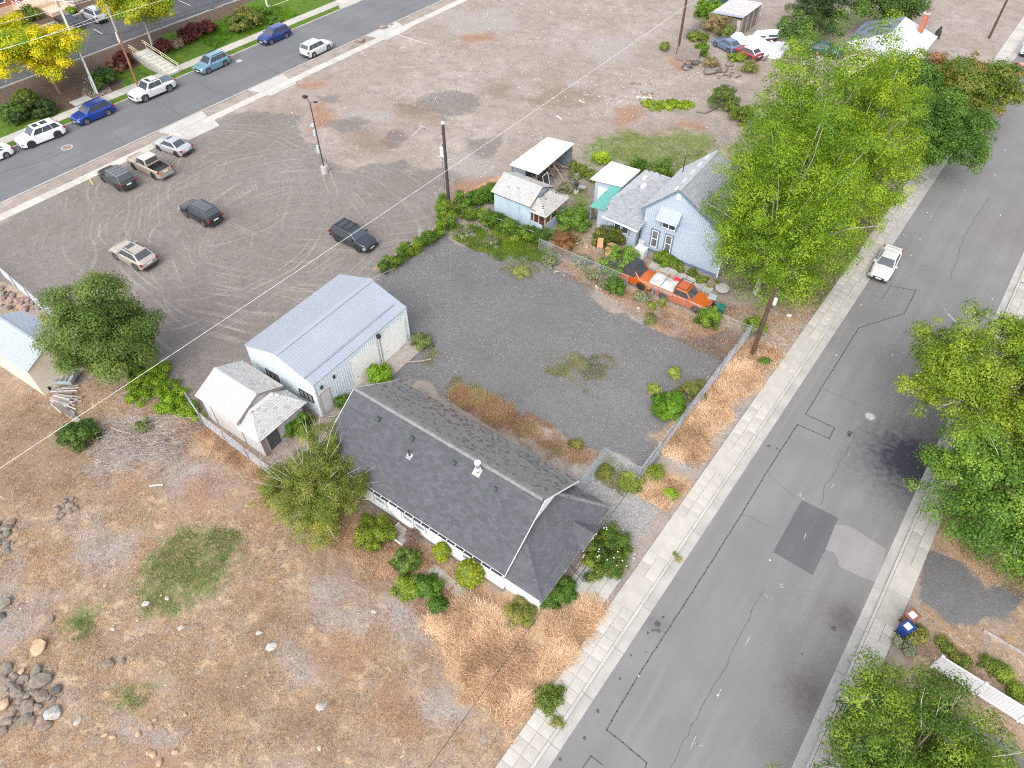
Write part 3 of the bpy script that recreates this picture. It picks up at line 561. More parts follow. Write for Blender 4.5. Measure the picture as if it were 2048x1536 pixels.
# car park kerb line and bay lines behind the bank
mb = MB(); mb.box(-99.35, -99.2, 10, 75, .7, 1.12); mb.build('kerb', M_kerb, kind='structure')
mb = MB(); mb.box(-112.95, -112.7, 10, 90, .7, 1.15); mb.build('kerb', M_kerb, kind='structure')
mb = MB()
for (a, b) in (((187, 58), (205, 68)), ((357, 1), (381, 11)), ((-6, 128), (4, 137)), ((545, 12), (588, -4))):
    A_, B_ = at(*a, 1.0), at(*b, 1.0); ribbon(mb, [a, b], .12, 1.03)
# ribbon() projects onto z = 1.03
mb.build('bay_lines', mat('bay_line_paint', (0.55, 0.48, 0.36), 0.8, 0.15), kind='structure')
mb = MB(); ribbon(mb, [(178, 356), (186, 369)], .13, .03); mb.build('bay_lines', mat('yellow_paint', (0.62, 0.42, 0.06), 0.8, 0.2), kind='structure')
# ------------------------------------------------------------------ buildings
M_shingle = mat('roof_shingles', (1.0, 1.0, 1.0), 0.9, 0.05, scale=1.7, fine=0.10, fscale=60, attr=True, bump=0.4)
M_underlay = mat('roof_deck', (0.07, 0.07, 0.07), 0.9, 0.2)
M_soffit = mat('soffit', (0.30, 0.29, 0.28), 0.8, 0.1)
M_stucco = mat('white_stucco', (0.75, 0.76, 0.77), 0.85, 0.05, scale=0.8, bump=0.3)
M_blueside = mat('pale_blue_siding', (0.36, 0.42, 0.50), 0.65, 0.06, scale=0.7)
M_metalwall = mat('pale_metal_wall', (0.60, 0.68, 0.72), 0.5, 0.06, scale=0.5)
M_metalroof = mat('blue_grey_metal_roof', (0.285, 0.315, 0.365), 0.6, 0.04, scale=0.4, spec=.3)
M_blackgut = mat('black_gutter_guard', (0.03, 0.03, 0.032), 0.6, 0.1)
M_beige = mat('beige_siding', (0.58, 0.50, 0.40), 0.75, 0.08, scale=1)
M_greywall = mat('grey_painted_board', (0.44, 0.43, 0.42), 0.8, 0.06, scale=1)
M_brick = mat('red_brick', (0.36, 0.125, 0.075), 0.85, 0.2, scale=8)
M_darkin = mat('dark_interior', (0.03, 0.027, 0.025), 0.95, 0.3)
M_bluetrim = mat('slate_blue_trim', (0.12, 0.17, 0.25), 0.6, 0.1)
M_curtain = mat('curtain_fabric', (0.35, 0.34, 0.33), 0.9, 0.15)

def shingle_field(mb, O, U, V, nrm, inside, colf, tab=0.36, exp=0.18, seed=0, jit=0.05, thick=0.018):
    """shingle tabs laid over the plane O + a*U + b*V (V up-slope), kept where inside(a, b); each a wedge"""
    r = random.Random(seed); (a0, a1, b0, b1) = inside('bounds'); row = 0; b = b0
    while b < b1 - .02:
        off = (row % 2) * tab / 2 + r.uniform(-.02, .02); a = a0 - tab + off
        while a < a1:
            x0 = max(a, a0); x1 = min(a + tab - .008, a1); ctr = ((x0 + x1) / 2, b + exp / 2)
            if x1 - x0 > .04 and inside(ctr):
                c = colf(ctr[0], ctr[1], r.random(), r); bb = min(b + exp * 1.02, b1); t = thick * r.uniform(.7, 1.4)
                p = [O + U * x0 + V * b + nrm * t, O + U * x1 + V * b + nrm * t, O + U * x1 + V * bb + nrm * .002, O + U * x0 + V * bb + nrm * .002]
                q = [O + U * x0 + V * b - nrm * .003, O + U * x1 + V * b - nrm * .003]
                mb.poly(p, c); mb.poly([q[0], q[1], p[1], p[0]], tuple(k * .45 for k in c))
            a += tab
        b += exp; row += 1
def pin(poly):
    poly = [tuple(p) for p in poly]; xs = [p[0] for p in poly]; ys = [p[1] for p in poly]
    def f(q):
        if q == 'bounds': return (min(xs), max(xs), min(ys), max(ys))
        ins = False; n = len(poly)
        for i in range(n):
            a, b = poly[i], poly[(i + 1) % n]
            if (a[1] > q[1]) != (b[1] > q[1]) and q[0] < (b[0] - a[0]) * (q[1] - a[1]) / (b[1] - a[1]) + a[0]: ins = not ins
        return ins
    return f
def roof_plane(parent, pts, colf, name='roof_slope', th=.09, tab=.36, exp=.18, seed=0, deck=None, shingles=True):
    """pts: planar roof polygon, first edge is the eave"""
    P = [Vector(p) for p in pts]; mb = MB(); mb.slab(P, th); s = mb.build(name, deck or M_underlay, parent)
    if shingles:
        U = (P[1] - P[0]).normalized(); nrm = (P[1] - P[0]).cross(P[2] - P[0]).normalized()
        if nrm.z < 0: nrm = -nrm
        V = nrm.cross(U); 
        if V.z < 0: V = -V
        q = [((p - P[0]).dot(U), (p - P[0]).dot(V)) for p in P]
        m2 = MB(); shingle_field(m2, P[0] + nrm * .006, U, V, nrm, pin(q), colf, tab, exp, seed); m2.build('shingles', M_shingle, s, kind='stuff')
    return s
def caps(parent, a, b, colf, w=.15, step=.2, name='ridge_cap', seed=1):
    """ridge or hip caps: folded pieces overlapping up the line a-b"""
    a, b = Vector(a), Vector(b); d = b - a; n = max(2, int(d.length / step)); u = d.normalized(); s = u.cross(Vector((0, 0, 1))).normalized(); mb = MB(); r = random.Random(seed)
    for i in range(n):
        p = a + u * (i * step); q = p + u * step * 1.05; c = colf(0, 0, r.random(), r); l0 = Vector((0, 0, .035)); l1 = Vector((0, 0, .02)); dn = Vector((0, 0, -.055))
        for k in (-1, 1): mb.poly([p + l0, q + l1, q + s * k * w + l1 + dn, p + s * k * w + l0 + dn], c)
        mb.poly([p + s * -w + l0 + dn, p + l0, p + s * w + l0 + dn], tuple(x * .7 for x in c))
    return mb.build(name, M_shingle, parent, kind='stuff')

def rect_window(parent, O, U, V, w, h, frame=M_white, trim=None, mull='h', glass=M_glass, fw=.06, name='window', blind=None):
    """window standing 3 cm proud of the wall plane at O (lower-left), U along the wall, V up"""
    U = Vector(U).normalized(); V = Vector(V).normalized(); n = U.cross(V); O = Vector(O)
    def qb(mb, a0, a1, b0, b1, d0, d1):
        P = [O + U * a + V * b + n * d for d in (d0, d1) for b in (b0, b1) for a in (a0, a1)]
        mb.mesh(P, [(0, 2, 3, 1), (4, 5, 7, 6), (0, 1, 5, 4), (2, 6, 7, 3), (0, 4, 6, 2), (1, 3, 7, 5)])
    mb = MB()
    qb(mb, 0, w, 0, fw, .0, .05); qb(mb, 0, w, h - fw, h, .0, .05); qb(mb, 0, fw, fw, h - fw, .0, .05); qb(mb, w - fw, w, fw, h - fw, .0, .05)
    if mull == 'h': qb(mb, fw, w - fw, h * .5 - fw / 2, h * .5 + fw / 2, 0, .055)
    if mull == 'v': qb(mb, w * .5 - fw / 2, w * .5 + fw / 2, fw, h - fw, 0, .055)
    if mull == 'v2':
        for k in (1, 2): qb(mb, w * k / 3 - fw / 2, w * k / 3 + fw / 2, fw, h - fw, 0, .055)
    win = mb.build(name, frame, parent)
    mb = MB(); qb(mb, fw, w - fw, fw, h - fw, .008, .02); mb.build('pane', glass, win)
    if trim:
        mb = MB(); t = .13
        qb(mb, -t, 0, -t * .3, h + t, .0, .035); qb(mb, w, w + t, -t * .3, h + t, .0, .035); qb(mb, 0, w, h, h + t, 0, .035); mb.build('trim', trim, win)
    return win

def solid_wall(mb, P0, P1, z0, z1, t=.12):
    """vertical wall from P0 to P1 (2-D), thickness t to the left"""
    a = Vector((*P0, 0)); b = Vector((*P1, 0)); d = (b - a).normalized(); n = Vector((-d.y, d.x, 0)) * t
    V = [a, b, b + n, a + n]; mb.prism([(v.x, v.y) for v in V], z0, z1)

def rowf(base, var=.1, spots=None):
    def f(a, b, rr, r):
        k = 1 + (r.random() - .5) * 2 * var; c = tuple(x * k for x in base)
        if spots:
            q = spots(a, b, rr, r)
            if q: return q
        return c
    return f

# ---------- white stucco house with the long charcoal roof
def house_dark():
    cx, cy, th, L, W, ze, zr = -19.99, 19.35, math.radians(1.8), 15.16, 8.10, 2.40, 5.20
    h = empty('bungalow', (cx, cy, 0), th, 'white stucco bungalow under a long charcoal shingle roof beside the near street', 'house')
    hl, hw = L / 2, W / 2; o = .45
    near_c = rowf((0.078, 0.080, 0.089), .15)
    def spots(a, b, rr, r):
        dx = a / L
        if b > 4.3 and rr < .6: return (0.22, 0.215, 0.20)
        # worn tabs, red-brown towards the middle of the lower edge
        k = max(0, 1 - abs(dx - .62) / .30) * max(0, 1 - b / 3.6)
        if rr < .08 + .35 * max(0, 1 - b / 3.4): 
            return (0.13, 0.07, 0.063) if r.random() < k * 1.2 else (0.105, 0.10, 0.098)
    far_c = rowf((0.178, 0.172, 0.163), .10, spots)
    roof = empty('roof', (0, 0, 0)); roof.parent = h
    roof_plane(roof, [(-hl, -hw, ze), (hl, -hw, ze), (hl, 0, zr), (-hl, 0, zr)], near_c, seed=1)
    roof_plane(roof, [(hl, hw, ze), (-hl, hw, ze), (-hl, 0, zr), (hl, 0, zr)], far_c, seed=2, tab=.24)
    caps(roof, (-hl, 0, zr + .01), (hl, 0, zr + .01), rowf((0.20, 0.195, 0.19), .1), seed=3)
    # walls with gables
    mb = MB(); x0, x1, y0, y1 = -hl + o, hl - .25, -hw + .13, hw - .3; zt = ze - .02; pk = zr - .14
    mb.mesh([(x0, y0, -.1), (x1, y0, -.1), (x1, y1, -.1), (x0, y1, -.1), (x0, y0, zt), (x1, y0, zt), (x1, y1, zt), (x0, y1, zt), (x0, 0, pk), (x1, 0, pk)],
            [(0, 1, 5, 4), (1, 2, 6, 9, 5), (2, 3, 7, 6), (3, 0, 4, 8, 7), (4, 5, 9, 8), (6, 7, 8, 9)])
    wall = mb.build('wall', M_stucco, h)
    mb = MB(); mb.box(x0 - .02, x1 + .02, y0 - .03, y1 + .03, -.1, .22); mb.build('foundation', mat('foundation', (0.20, 0.19, 0.185), 0.9, 0.15), h)
    # rake boards, fascia, gutter with guard and hangers
    mb = MB()
    for s in (-1, 1):
        for x in (hl, -hl - .03): 
            P = [Vector((x, s * hw, ze - .10)), Vector((x, 0, zr - .10)), Vector((x, 0, zr + .035)), Vector((x, s * hw, ze + .035))]
            mb.mesh(P + [p + Vector((.03, 0, 0)) for p in P], [(0, 1, 2, 3), (7, 6, 5, 4), (0, 4, 5, 1), (1, 5, 6, 2), (2, 6, 7, 3), (3, 7, 4, 0)])
    mb.each('rake_board', M_white, roof)
    mb = MB(); mb.box(-hl, hl, -hw - .03, -hw - .004, ze - .16, ze - .02); mb.box(-hl, hl, hw + .004, hw + .03, ze - .16, ze - .02); mb.each('fascia', M_white, roof)
    mb = MB(); mb.box(-hl + .1, hl - .15, -hw - .14, -hw - .033, ze - .13, ze - .03); mb.build('gutter', M_blackgut, h)
    for i in range(22):
        x = -hl + .35 + i * .66; mb = MB(); mb.box(x, x + .045, -hw - .17, -hw - .02, ze - .027, ze - .012); mb.build('gutter_hanger', M_white, h)
    mb = MB(); mb.path([(hl - .62, -hw + .42, ze - .2), (hl - .62, -hw + .42, .15), (hl - .62, -hw + .15, .08)], .045, 8); mb.build('downpipe', M_white, h)
    # gable vent
    rect_window(h, (x1 + .004, -.55, zr - 1.2), (0, 1, 0), (0, 0, 1), .5, .38, frame=M_steel, mull='h', glass=M_darkin, fw=.04, name='gable_vent')
    # windows on the near wall; positions read off the photograph
    W_in = Matrix.Rotation(-th, 4, 'Z') @ Matrix.Translation((-cx, -cy, 0))
    for (px, py, w, hh, z, mull) in ((812, 1036, .85, 1.25, .9, 'h'), (836, 1052, .85, 1.25, .9, 'h'), (944, 1119, 1.55, 1.05, 1.0, 'h'), (757, 1000, .9, 1.1, .95, 'h')):
        q = W_in @ at(px, py, z + hh / 2); rect_window(h, (q.x - w / 2, y0 - .004, z), (1, 0, 0), (0, 0, 1), w, hh, frame=M_white, trim=M_greywood if w < 1 else M_white, mull=mull, glass=mat('blind_glass', (0.26, 0.28, 0.30), 0.15, 0.15))
    # roof vents, pipes, chimney flue
    def onroof(px, py):
        z = 4.0
        for _ in range(12):
            q = W_in @ at(px, py, z); z = zr - (zr - ze) * abs(q.y) / hw
        return Vector((q.x, q.y, z))
    sl = math.atan2(zr - ze, hw)
    for (px, py) in ((758, 838), (825, 877), (909, 926), (991, 978)):
        q = onroof(px, py); mb = MB(); M = Matrix.Translation(q) @ Matrix.Rotation(sl, 4, 'X')
        mb.box(-.22, .22, -.22, .22, .0, .03, M=M); v = [(-.15, -.17, .03), (.15, -.17, .03), (.15, .15, .03), (-.15, .15, .03), (-.13, -.16, .17), (.13, -.16, .17), (.12, .08, .13), (-.12, .08, .13)]
        mb.mesh([M @ Vector(p) for p in v], [(4, 5, 6, 7), (0, 1, 5, 4), (1, 2, 6, 5), (2, 3, 7, 6), (3, 0, 4, 7)])
        mb.build('roof_vent', mat('dark_roof_vent', (0.055, 0.065, 0.068), 0.35, 0.1, metal=.3), roof)
    q = onroof(819, 912); mb = MB(); mb.tube(q - Vector((0, 0, .1)), q + Vector((0, 0, .62)), .055); pp = mb.build('vent_pipe', M_blackpl, roof); mb = MB(); mb.box(-.2, .2, -.2, .2, .01, .025, M=Matrix.Translation(q) @ Matrix.Rotation(sl, 4, 'X')); mb.build('flashing', M_steel, pp)
    q = onroof(956, 944); mb = MB(); mb.tube(q - Vector((0, 0, .1)), q + Vector((0, 0, .95)), .11, n=14); fl = mb.build('flue', M_steel, roof)
    mb = MB(); mb.tube(q + Vector((0, 0, .3)), q + Vector((0, 0, .38)), .19, n=16); mb.tube(q + Vector((0, 0, .9)), q + Vector((0, 0, .98)), .20, .2, n=18); mb.tube(q + Vector((0, 0, .98)), q + Vector((0, 0, 1.04)), .2, .05, n=18); mb.build('flue_cap', M_white, fl)
    mb = MB(); mb.box(-.3, .22, -.28, .25, .01, .03, M=Matrix.Translation(q) @ Matrix.Rotation(sl, 4, 'X')); mb.build('flashing', mat('rust_stained_flashing', (0.55, 0.45, 0.35), 0.6, 0.3), fl)
    # porch: hip roof carried on the front wall
    zp, zt2 = 2.15, 3.55; X0 = hl - .35; X1 = hl + 2.62; Y0, Y1 = -hw - .02, hw - .35
    ht1, ht2 = (X0 + .02, -1.75, zt2), (X0 + .02, 1.75, zt2)
    pc = rowf((0.084, 0.086, 0.095), .14); pf = rowf((0.11, 0.108, 0.11), .16, lambda a, b, rr, r: (0.06, 0.06, 0.065) if rr < .12 else None)
    porch = empty('porch', (0, 0, 0)); porch.parent = h
    roof_plane(porch, [(X1, Y0, zp), (X1, Y1, zp), ht2, ht1], pc, seed=5, name='porch_roof')
    roof_plane(porch, [(X0, Y0, zp), (X1, Y0, zp), ht1], pc, seed=6, name='porch_roof'); roof_plane(porch, [(X1, Y1, zp), (X0, Y1, zp), ht2], pf, seed=7, name='porch_roof')
    caps(porch, (X1, Y0, zp + .03), (ht1[0], ht1[1], zt2 + .03), pc, seed=8, name='hip_cap'); caps(porch, (X1, Y1, zp + .03), (ht2[0], ht2[1], zt2 + .03), rowf((0.14, 0.14, 0.145), .1), seed=9, name='hip_cap')
    # small entrance gable on the porch eave
    gx, gy, gw, gz = X1 + .25, 1.05, 1.0, zp + .62; inx = X1 - 1.35
    roof_plane(porch, [(inx + .2, gy - gw, zp + .02), (gx, gy - gw, zp + .02), (gx, gy, gz), (inx, gy, gz)], pc, seed=10, name='entrance_gable')
    roof_plane(porch, [(gx, gy + gw, zp + .02), (inx + .2, gy + gw, zp + .02), (inx, gy, gz), (gx, gy, gz)], pc, seed=11, name='entrance_gable')
    caps(porch, (gx, gy, gz + .02), (inx, gy, gz + .02), pc, seed=12)
    mb = MB(); mb.poly([(gx - .06, gy - gw + .05, zp + .02), (gx - .06, gy + gw - .05, zp + .02), (gx - .06, gy, gz - .08)]); mb.box(gx - .1, gx - .06, gy - gw, gy + gw, zp - .12, zp + .02); mb.build('gable_board', mat('cream_trim', (0.62, 0.55, 0.45), 0.7, 0.1), porch)
    mb = MB(); mb.box(X0, X1 - .12, Y0 + .05, Y0 + .09, zp - .16, zp - .02); mb.box(X1 - .06, X1 - .02, Y0 + .05, Y1 - .05, zp - .16, zp - .02); mb.box(X0, X1 - .12, Y1 - .09, Y1 - .05, zp - .16, zp - .02); mb.each('fascia', mat('cream_trim', (0.62, 0.55, 0.45)), porch)
    mb = MB(); wy0, wx1 = Y0 + .38, X1 - .42; mb.box(x1 + .002, wx1, wy0, wy0 + .16, -.1, 1.15); mb.box(wx1 - .16, wx1, wy0 + .162, -.6, -.1, 1.15); mb.box(wx1 - .16, wx1, 2.4, Y1 - .5, -.1, 1.0); mb.each('porch_wall', M_stucco, porch)
    for (x, y) in ((wx1 - .16, wy0), (wx1 - .16, -.65), (wx1 - .16, 2.3), (wx1 - .16, Y1 - .66), (x1 + .05, wy0)):
        mb = MB(); mb.box(x - .003, x + .163, y - .003, y + .163, 1.0 if y < 2 else -.1, zp - .02); mb.build('post', M_stucco, porch)
    mb = MB(); mb.box(x1, X1 - .5, Y0 + .4, Y1 - .5, -.1, .12); mb.build('floor', M_conc, porch)
    mb = MB(); mb.box(X1 - 3, X1 - .15, Y0 + .12, Y1 - .12, zp - .03, zp - .012); mb.build('soffit', M_soffit, porch)
    return h
house_dark()

# ---------- pale blue metal garage building
def rib_field(mb, A, B, C, D, step, w=.05, hgt=.035):
    """ribs from edge AB to edge DC (A->D direction) at a spacing along AB"""
    A, B, C, D = map(Vector, (A, B, C, D)); n = int((B - A).length / step); nr = (B - A).cross(D - A).normalized()
    if nr.z < 0 or (abs(nr.z) < 1e-3 and False): nr = -nr
    u = (B - A).normalized() * w / 2
    for i in range(n + 1):
        t = (i + .5) / (n + 1); p = A.lerp(B, t); q = D.lerp(C, t); a, b = nr * .002, nr * hgt
        mb.mesh([p - u + a, p + u + a, q + u + a, q - u + a, p - u * .5 + b, p + u * .5 + b, q + u * .5 + b, q - u * .5 + b], [(4, 5, 6, 7), (0, 4, 7, 3), (1, 2, 6, 5), (0, 1, 5, 4), (3, 7, 6, 2)])
def garage():
    cx, cy, th, L, W, ze, zr = -35.11, 23.31, math.radians(92.4), 10.02, 7.10, 3.49, 4.65
    h = empty('garage', (cx, cy, 0), th, 'long pale blue metal garage with two white roller doors and a ribbed grey blue roof', 'garage')
    hl, hw = L / 2, W / 2
    for s in (-1, 1):
        mb = MB(); mb.slab([(-hl, s * hw, ze), (hl, s * hw, ze), (hl, 0, zr), (-hl, 0, zr)], .05); rp = mb.build('roof', M_metalroof, h)
        mb = MB(); rib_field(mb, (-hl, s * hw, ze), (hl, s * hw, ze), (hl, 0, zr), (-hl, 0, zr), .24, .04, .022); mb.build('rib', M_metalroof, rp, kind='stuff')
    mb = MB(); a = .16
    for s in (-1, 1): mb.slab([(-hl - .02, 0, zr + .06), (hl + .02, 0, zr + .06), (hl + .02, s * .3, zr - .03), (-hl - .02, s * .3, zr - .03)], .02)
    mb.build('ridge_cap', M_metalroof, h)
    mb = MB(); zk = ze + (zr - ze) * .22; mb.slab([(-hl + .0, -hw * .78 - .05, zk - .0), (hl - .6, -hw * .78 - .05, zk - .0), (hl - .6, -hw * .78 + .07, zk + .045), (-hl, -hw * .78 + .07, zk + .045)], -.05); mb.build('snow_guard', mat('dark_roof_seam', (0.22, 0.25, 0.31), 0.5, 0.1), h)
    x0, x1, y0, y1 = -hl + .06, hl - .06, -hw + .1, hw - .06; zt = ze - .03; pk = zr - .07
    mb = MB(); mb.mesh([(x0, y0, -.1), (x1, y0, -.1), (x1, y1, -.1), (x0, y1, -.1), (x0, y0, zt), (x1, y0, zt), (x1, y1, zt), (x0, y1, zt), (x0, 0, pk), (x1, 0, pk)],
            [(0, 1, 5, 4), (1, 2, 6, 9, 5), (2, 3, 7, 6), (3, 0, 4, 8, 7), (4, 5, 9, 8), (6, 7, 8, 9)]); mb.build('wall', M_metalwall, h)
    mb = MB()
    for i in range(44):
        x = x0 + .12 + i * (x1 - x0 - .2) / 43
        if 3.0 < x < 3.0: continue
        inA = -1.45 < x < 1.45; inB = 1.8 < x < 4.65; inC = -4.7 < x < -3.75
        zb = 2.75 if (inA or inB) else (2.15 if inC else .0)
        mb.box(x - .02, x + .02, y0 - .028, y0 - .001, zb, zt)
    for i in range(31):
        y = y0 + .12 + i * (y1 - y0 - .2) / 30; zz = zt + (pk - zt) * (1 - abs(y) / hw) - .05
        mb.box(x0 - .028, x0 - .001, y - .02, y + .02, 0, zz)
    mb.build('wall_rib', M_metalwall, h, kind='stuff')
    for (a, b) in ((-1.4, 1.38), (1.87, 4.58)):
        mb = MB(); mb.box(a, b, y0 - .05, y0 - .002, .02, 2.7); d = mb.build('garage_door', mat('cream_door', (0.80, 0.79, 0.75), 0.5, 0.05), h)
        for k in range(5): mb = MB(); mb.box(a + .04, b - .04, y0 - .065, y0 - .052, .06 + k * .53, .06 + k * .53 + .49); mb.build('panel', mat('cream_door', (0.80, 0.79, 0.75)), d)
        mb = MB(); mb.box(a + .35, a + .42, y0 - .09, y0 - .066, .85, .98); mb.build('handle', M_steel, d)
        mb = MB(); mb.box(a - .09, a - .002, y0 - .06, y0 - .001, 0, 2.79); mb.box(b + .002, b + .09, y0 - .06, y0 - .001, 0, 2.79); mb.box(a, b, y0 - .06, y0 - .001, 2.702, 2.79); mb.each('door_frame', mat('cream_trim2', (0.60, 0.58, 0.54), 0.7, 0.1), h)
    mb = MB(); mb.box(-4.65, -3.8, y0 - .04, y0 - .002, .05, 2.1); d = mb.build('side_door', mat('grey_door', (0.55, 0.57, 0.60), 0.5, 0.05), h); mb = MB(); mb.tube((-3.92, y0 - .09, 1.05), (-3.92, y0 - .04, 1.05), .035); mb.build('handle', M_steel, d)
    mb = MB(); mb.box(-4.74, -4.652, y0 - .055, y0 - .001, 0, 2.19); mb.box(-3.798, -3.71, y0 - .055, y0 - .001, 0, 2.19); mb.box(-4.65, -3.8, y0 - .055, y0 - .001, 2.102, 2.19); mb.each('door_frame', mat('tan_trim', (0.42, 0.33, 0.25), 0.8, 0.15), h)
    for x in (-4.45, -3.2): mb = MB(); mb.box(x, x + .2, y0 - .09, y0 - .03, 2.55, 2.85); mb.build('wall_vent', M_rimdark, h)
    mb = MB(); mb.tube((1.62, y0 - .07, 0), (1.62, y0 - .07, 2.9), .05); pp = mb.build('downpipe', mat('cream_trim2', (0.60, 0.58, 0.54)), h); mb = MB(); mb.box(1.49, 1.75, y0 - .26, y0 - .03, 2.9, 3.2); mb.build('wall_lamp', M_blackpl, h)
    for s, x in ((1, x0), (1, x1)):
        mb = MB(); mb.box(x - .05, x + .05, y0 - .05, y0 + .05, 0, zt); mb.each('corner_trim', M_white, h)
    for (yc, w) in ((-2.35, 1.35), (1.15, 1.35)):
        rect_window(h, (x0 - .03, yc + w / 2, 1.25), (0, -1, 0), (0, 0, 1), w, .8, frame=M_rimdark, mull='v2', glass=mat('brownish_glass', (0.20, 0.17, 0.15), 0.25, 0.5, scale=3, col2=(0.30, 0.30, 0.31)))
    mb = MB(); mb.box(-1.3, 5.0, y0 - 1.55, y0 - .08, -.1, .06); tag(mb.build('concrete_apron', mat('old_concrete', (0.30, 0.265, 0.235), 0.9, 0.15)), kind='structure').parent = h
    mb = MB()
    for i in range(12):
        a = math.pi * i / 12; b = math.pi * (i + 1) / 12
        mb.tube((-4.1 - .7 * math.cos(a), y0 - .1 - .8 * math.sin(a), .12), (-4.1 - .7 * math.cos(b), y0 - .1 - .8 * math.sin(b), .12), .04, n=5)
    mb.build('window_well', M_steel, h)
garage()

# ---------- small shed with a white shingled roof beside the garage
def shed_white():
    cx, cy, th, L, W, ze, zr = -35.90, 15.41, math.radians(2.1), 4.43, 4.27, 2.60, 3.65
    h = empty('shed', (cx, cy, 0), th, 'small grey shed with pale white shingles standing against the metal garage', 'shed')
    hl, hw = L / 2, W / 2
    wc = rowf((0.42, 0.415, 0.41), .06); wf = rowf((0.39, 0.385, 0.37), .06, lambda a, b, rr, r: (0.30, 0.29, 0.28) if rr < .10 else None)
    roof = empty('roof'); roof.parent = h
    roof_plane(roof, [(-hl, -hw, ze), (hl, -hw, ze), (hl, 0, zr), (-hl, 0, zr)], wc, seed=21, tab=.30, exp=.17); roof_plane(roof, [(hl, hw, ze), (-hl, hw, ze), (-hl, 0, zr), (hl, 0, zr)], wf, seed=22, tab=.30, exp=.17)
    caps(roof, (-hl, 0, zr), (hl, 0, zr), wc, seed=23, step=.28)
    # lower hip roof at the front
    zp = 2.05; X0, X1 = hl - .05, hl + 2.05; Y0, Y1 = -hw - .05, hw + .1; zt = 2.95
    a1, a2 = (X0 + .35, -.95, zt), (X0 + .35, 1.05, zt)
    roof_plane(roof, [(X1, Y0, zp), (X1, Y1, zp), a2, a1], wf, seed=24, tab=.30, exp=.17, name='front_roof'); roof_plane(roof, [(X0, Y0, zp), (X1, Y0, zp), a1, (X0, -.95, zt)], wc, seed=25, tab=.3, exp=.17, name='front_roof'); roof_plane(roof, [(X1, Y1, zp), (X0, Y1, zp), (X0, 1.05, zt), a2], wf, seed=26, tab=.3, exp=.17, name='front_roof')
    caps(roof, (X1, Y0, zp + .02), (a1[0], a1[1], zt + .02), wc, seed=27, w=.09, step=.28, name='hip_cap'); caps(roof, (X1, Y1, zp + .02), (a2[0], a2[1], zt + .02), wc, seed=28, w=.09, step=.28, name='hip_cap')
    mb = MB(); mb.slab([(X0, -.95, zt - .002), (a1[0], a1[1], zt - .002), (a2[0], a2[1], zt - .002), (X0, 1.05, zt - .002)], .05); mb.build('roof_cap', mat('pale_roof_cap', (0.5, 0.49, 0.485), .9, .06), roof)
    mb = MB(); x0, x1, y0, y1 = -hl + .2, hl - .12, -hw + .25, hw - .25; zz = ze + .02
    mb.mesh([(x0, y0, -.1), (x1, y0, -.1), (x1, y1, -.1), (x0, y1, -.1), (x0, y0, zz), (x1, y0, zz), (x1, y1, zz), (x0, y1, zz), (x0, 0, zr - .12), (x1, 0, zr - .12)],
            [(0, 1, 5, 4), (1, 2, 6, 9, 5), (2, 3, 7, 6), (3, 0, 4, 8, 7), (4, 5, 9, 8), (6, 7, 8, 9)]); mb.build('wall', M_greywall, h)
    mb = MB(); mb.box(x1 + .002, X1 - .3, y0 - .01, y0 + .1, -.1, zp + .02); mb.box(X1 - .42, X1 - .302, y0 + .102, y0 + .5, -.1, zp - .02); mb.box(X1 - .42, X1 - .302, y0 + 1.5, y1, -.1, zp - .02); mb.box(x1 + .002, X1 - .3, y1 - .1, y1 + .01, -.1, zp + .02); mb.build('front_wall', M_greywall, h)
    mb = MB(); mb.box(X1 - .40, X1 - .34, y0 + .5, y0 + 1.5, -.02, 1.95); d = mb.build('door', mat('screen_door', (0.07, 0.07, 0.075), 0.5, 0.2), h)
    mb = MB(); mb.box(X1 - .43, X1 - .30, y0 + .42, y0 + .5, -.05, 2.0); mb.box(X1 - .43, X1 - .30, y0 + 1.5, y0 + 1.58, -.05, 2.0); mb.box(X1 - .43, X1 - .30, y0 + .5, y0 + 1.5, 1.93, 2.0); mb.box(X1 - .43, X1 - .30, y0 + .5, y0 + 1.5, .0, .1); mb.each('door_frame', M_greywood, d)
    mb = MB(); mb.box(X1 - .32, X1 - .27, y0 - .02, y0 + .35, -.05, zp - .05); mb.build('corner_board', mat('brown_board', (0.24, 0.19, 0.17), 0.8, 0.15), h)
    mb = MB()
    for s in (-1, 1):
        for x in (hl + .004, -hl - .034):
            P = [Vector((x, s * hw, ze - .16)), Vector((x, 0, zr - .16)), Vector((x, 0, zr - .02)), Vector((x, s * hw, ze - .02))]; mb.mesh(P + [p + Vector((.03, 0, 0)) for p in P], [(0, 1, 2, 3), (7, 6, 5, 4), (0, 4, 5, 1), (1, 5, 6, 2), (2, 6, 7, 3), (3, 7, 4, 0)])
    mb.each('rake_board', mat('brown_board', (0.24, 0.19, 0.17)), roof)
    mb = MB(); mb.box(x0 + .9, x0 + .95, y0 - .02, y0 - .002, 0, ze - .1); mb.box(x1 - .2, x1 - .15, y0 - .02, y0 - .002, 0, ze - .1); mb.build('batten', M_rimdark, h)
shed_white()

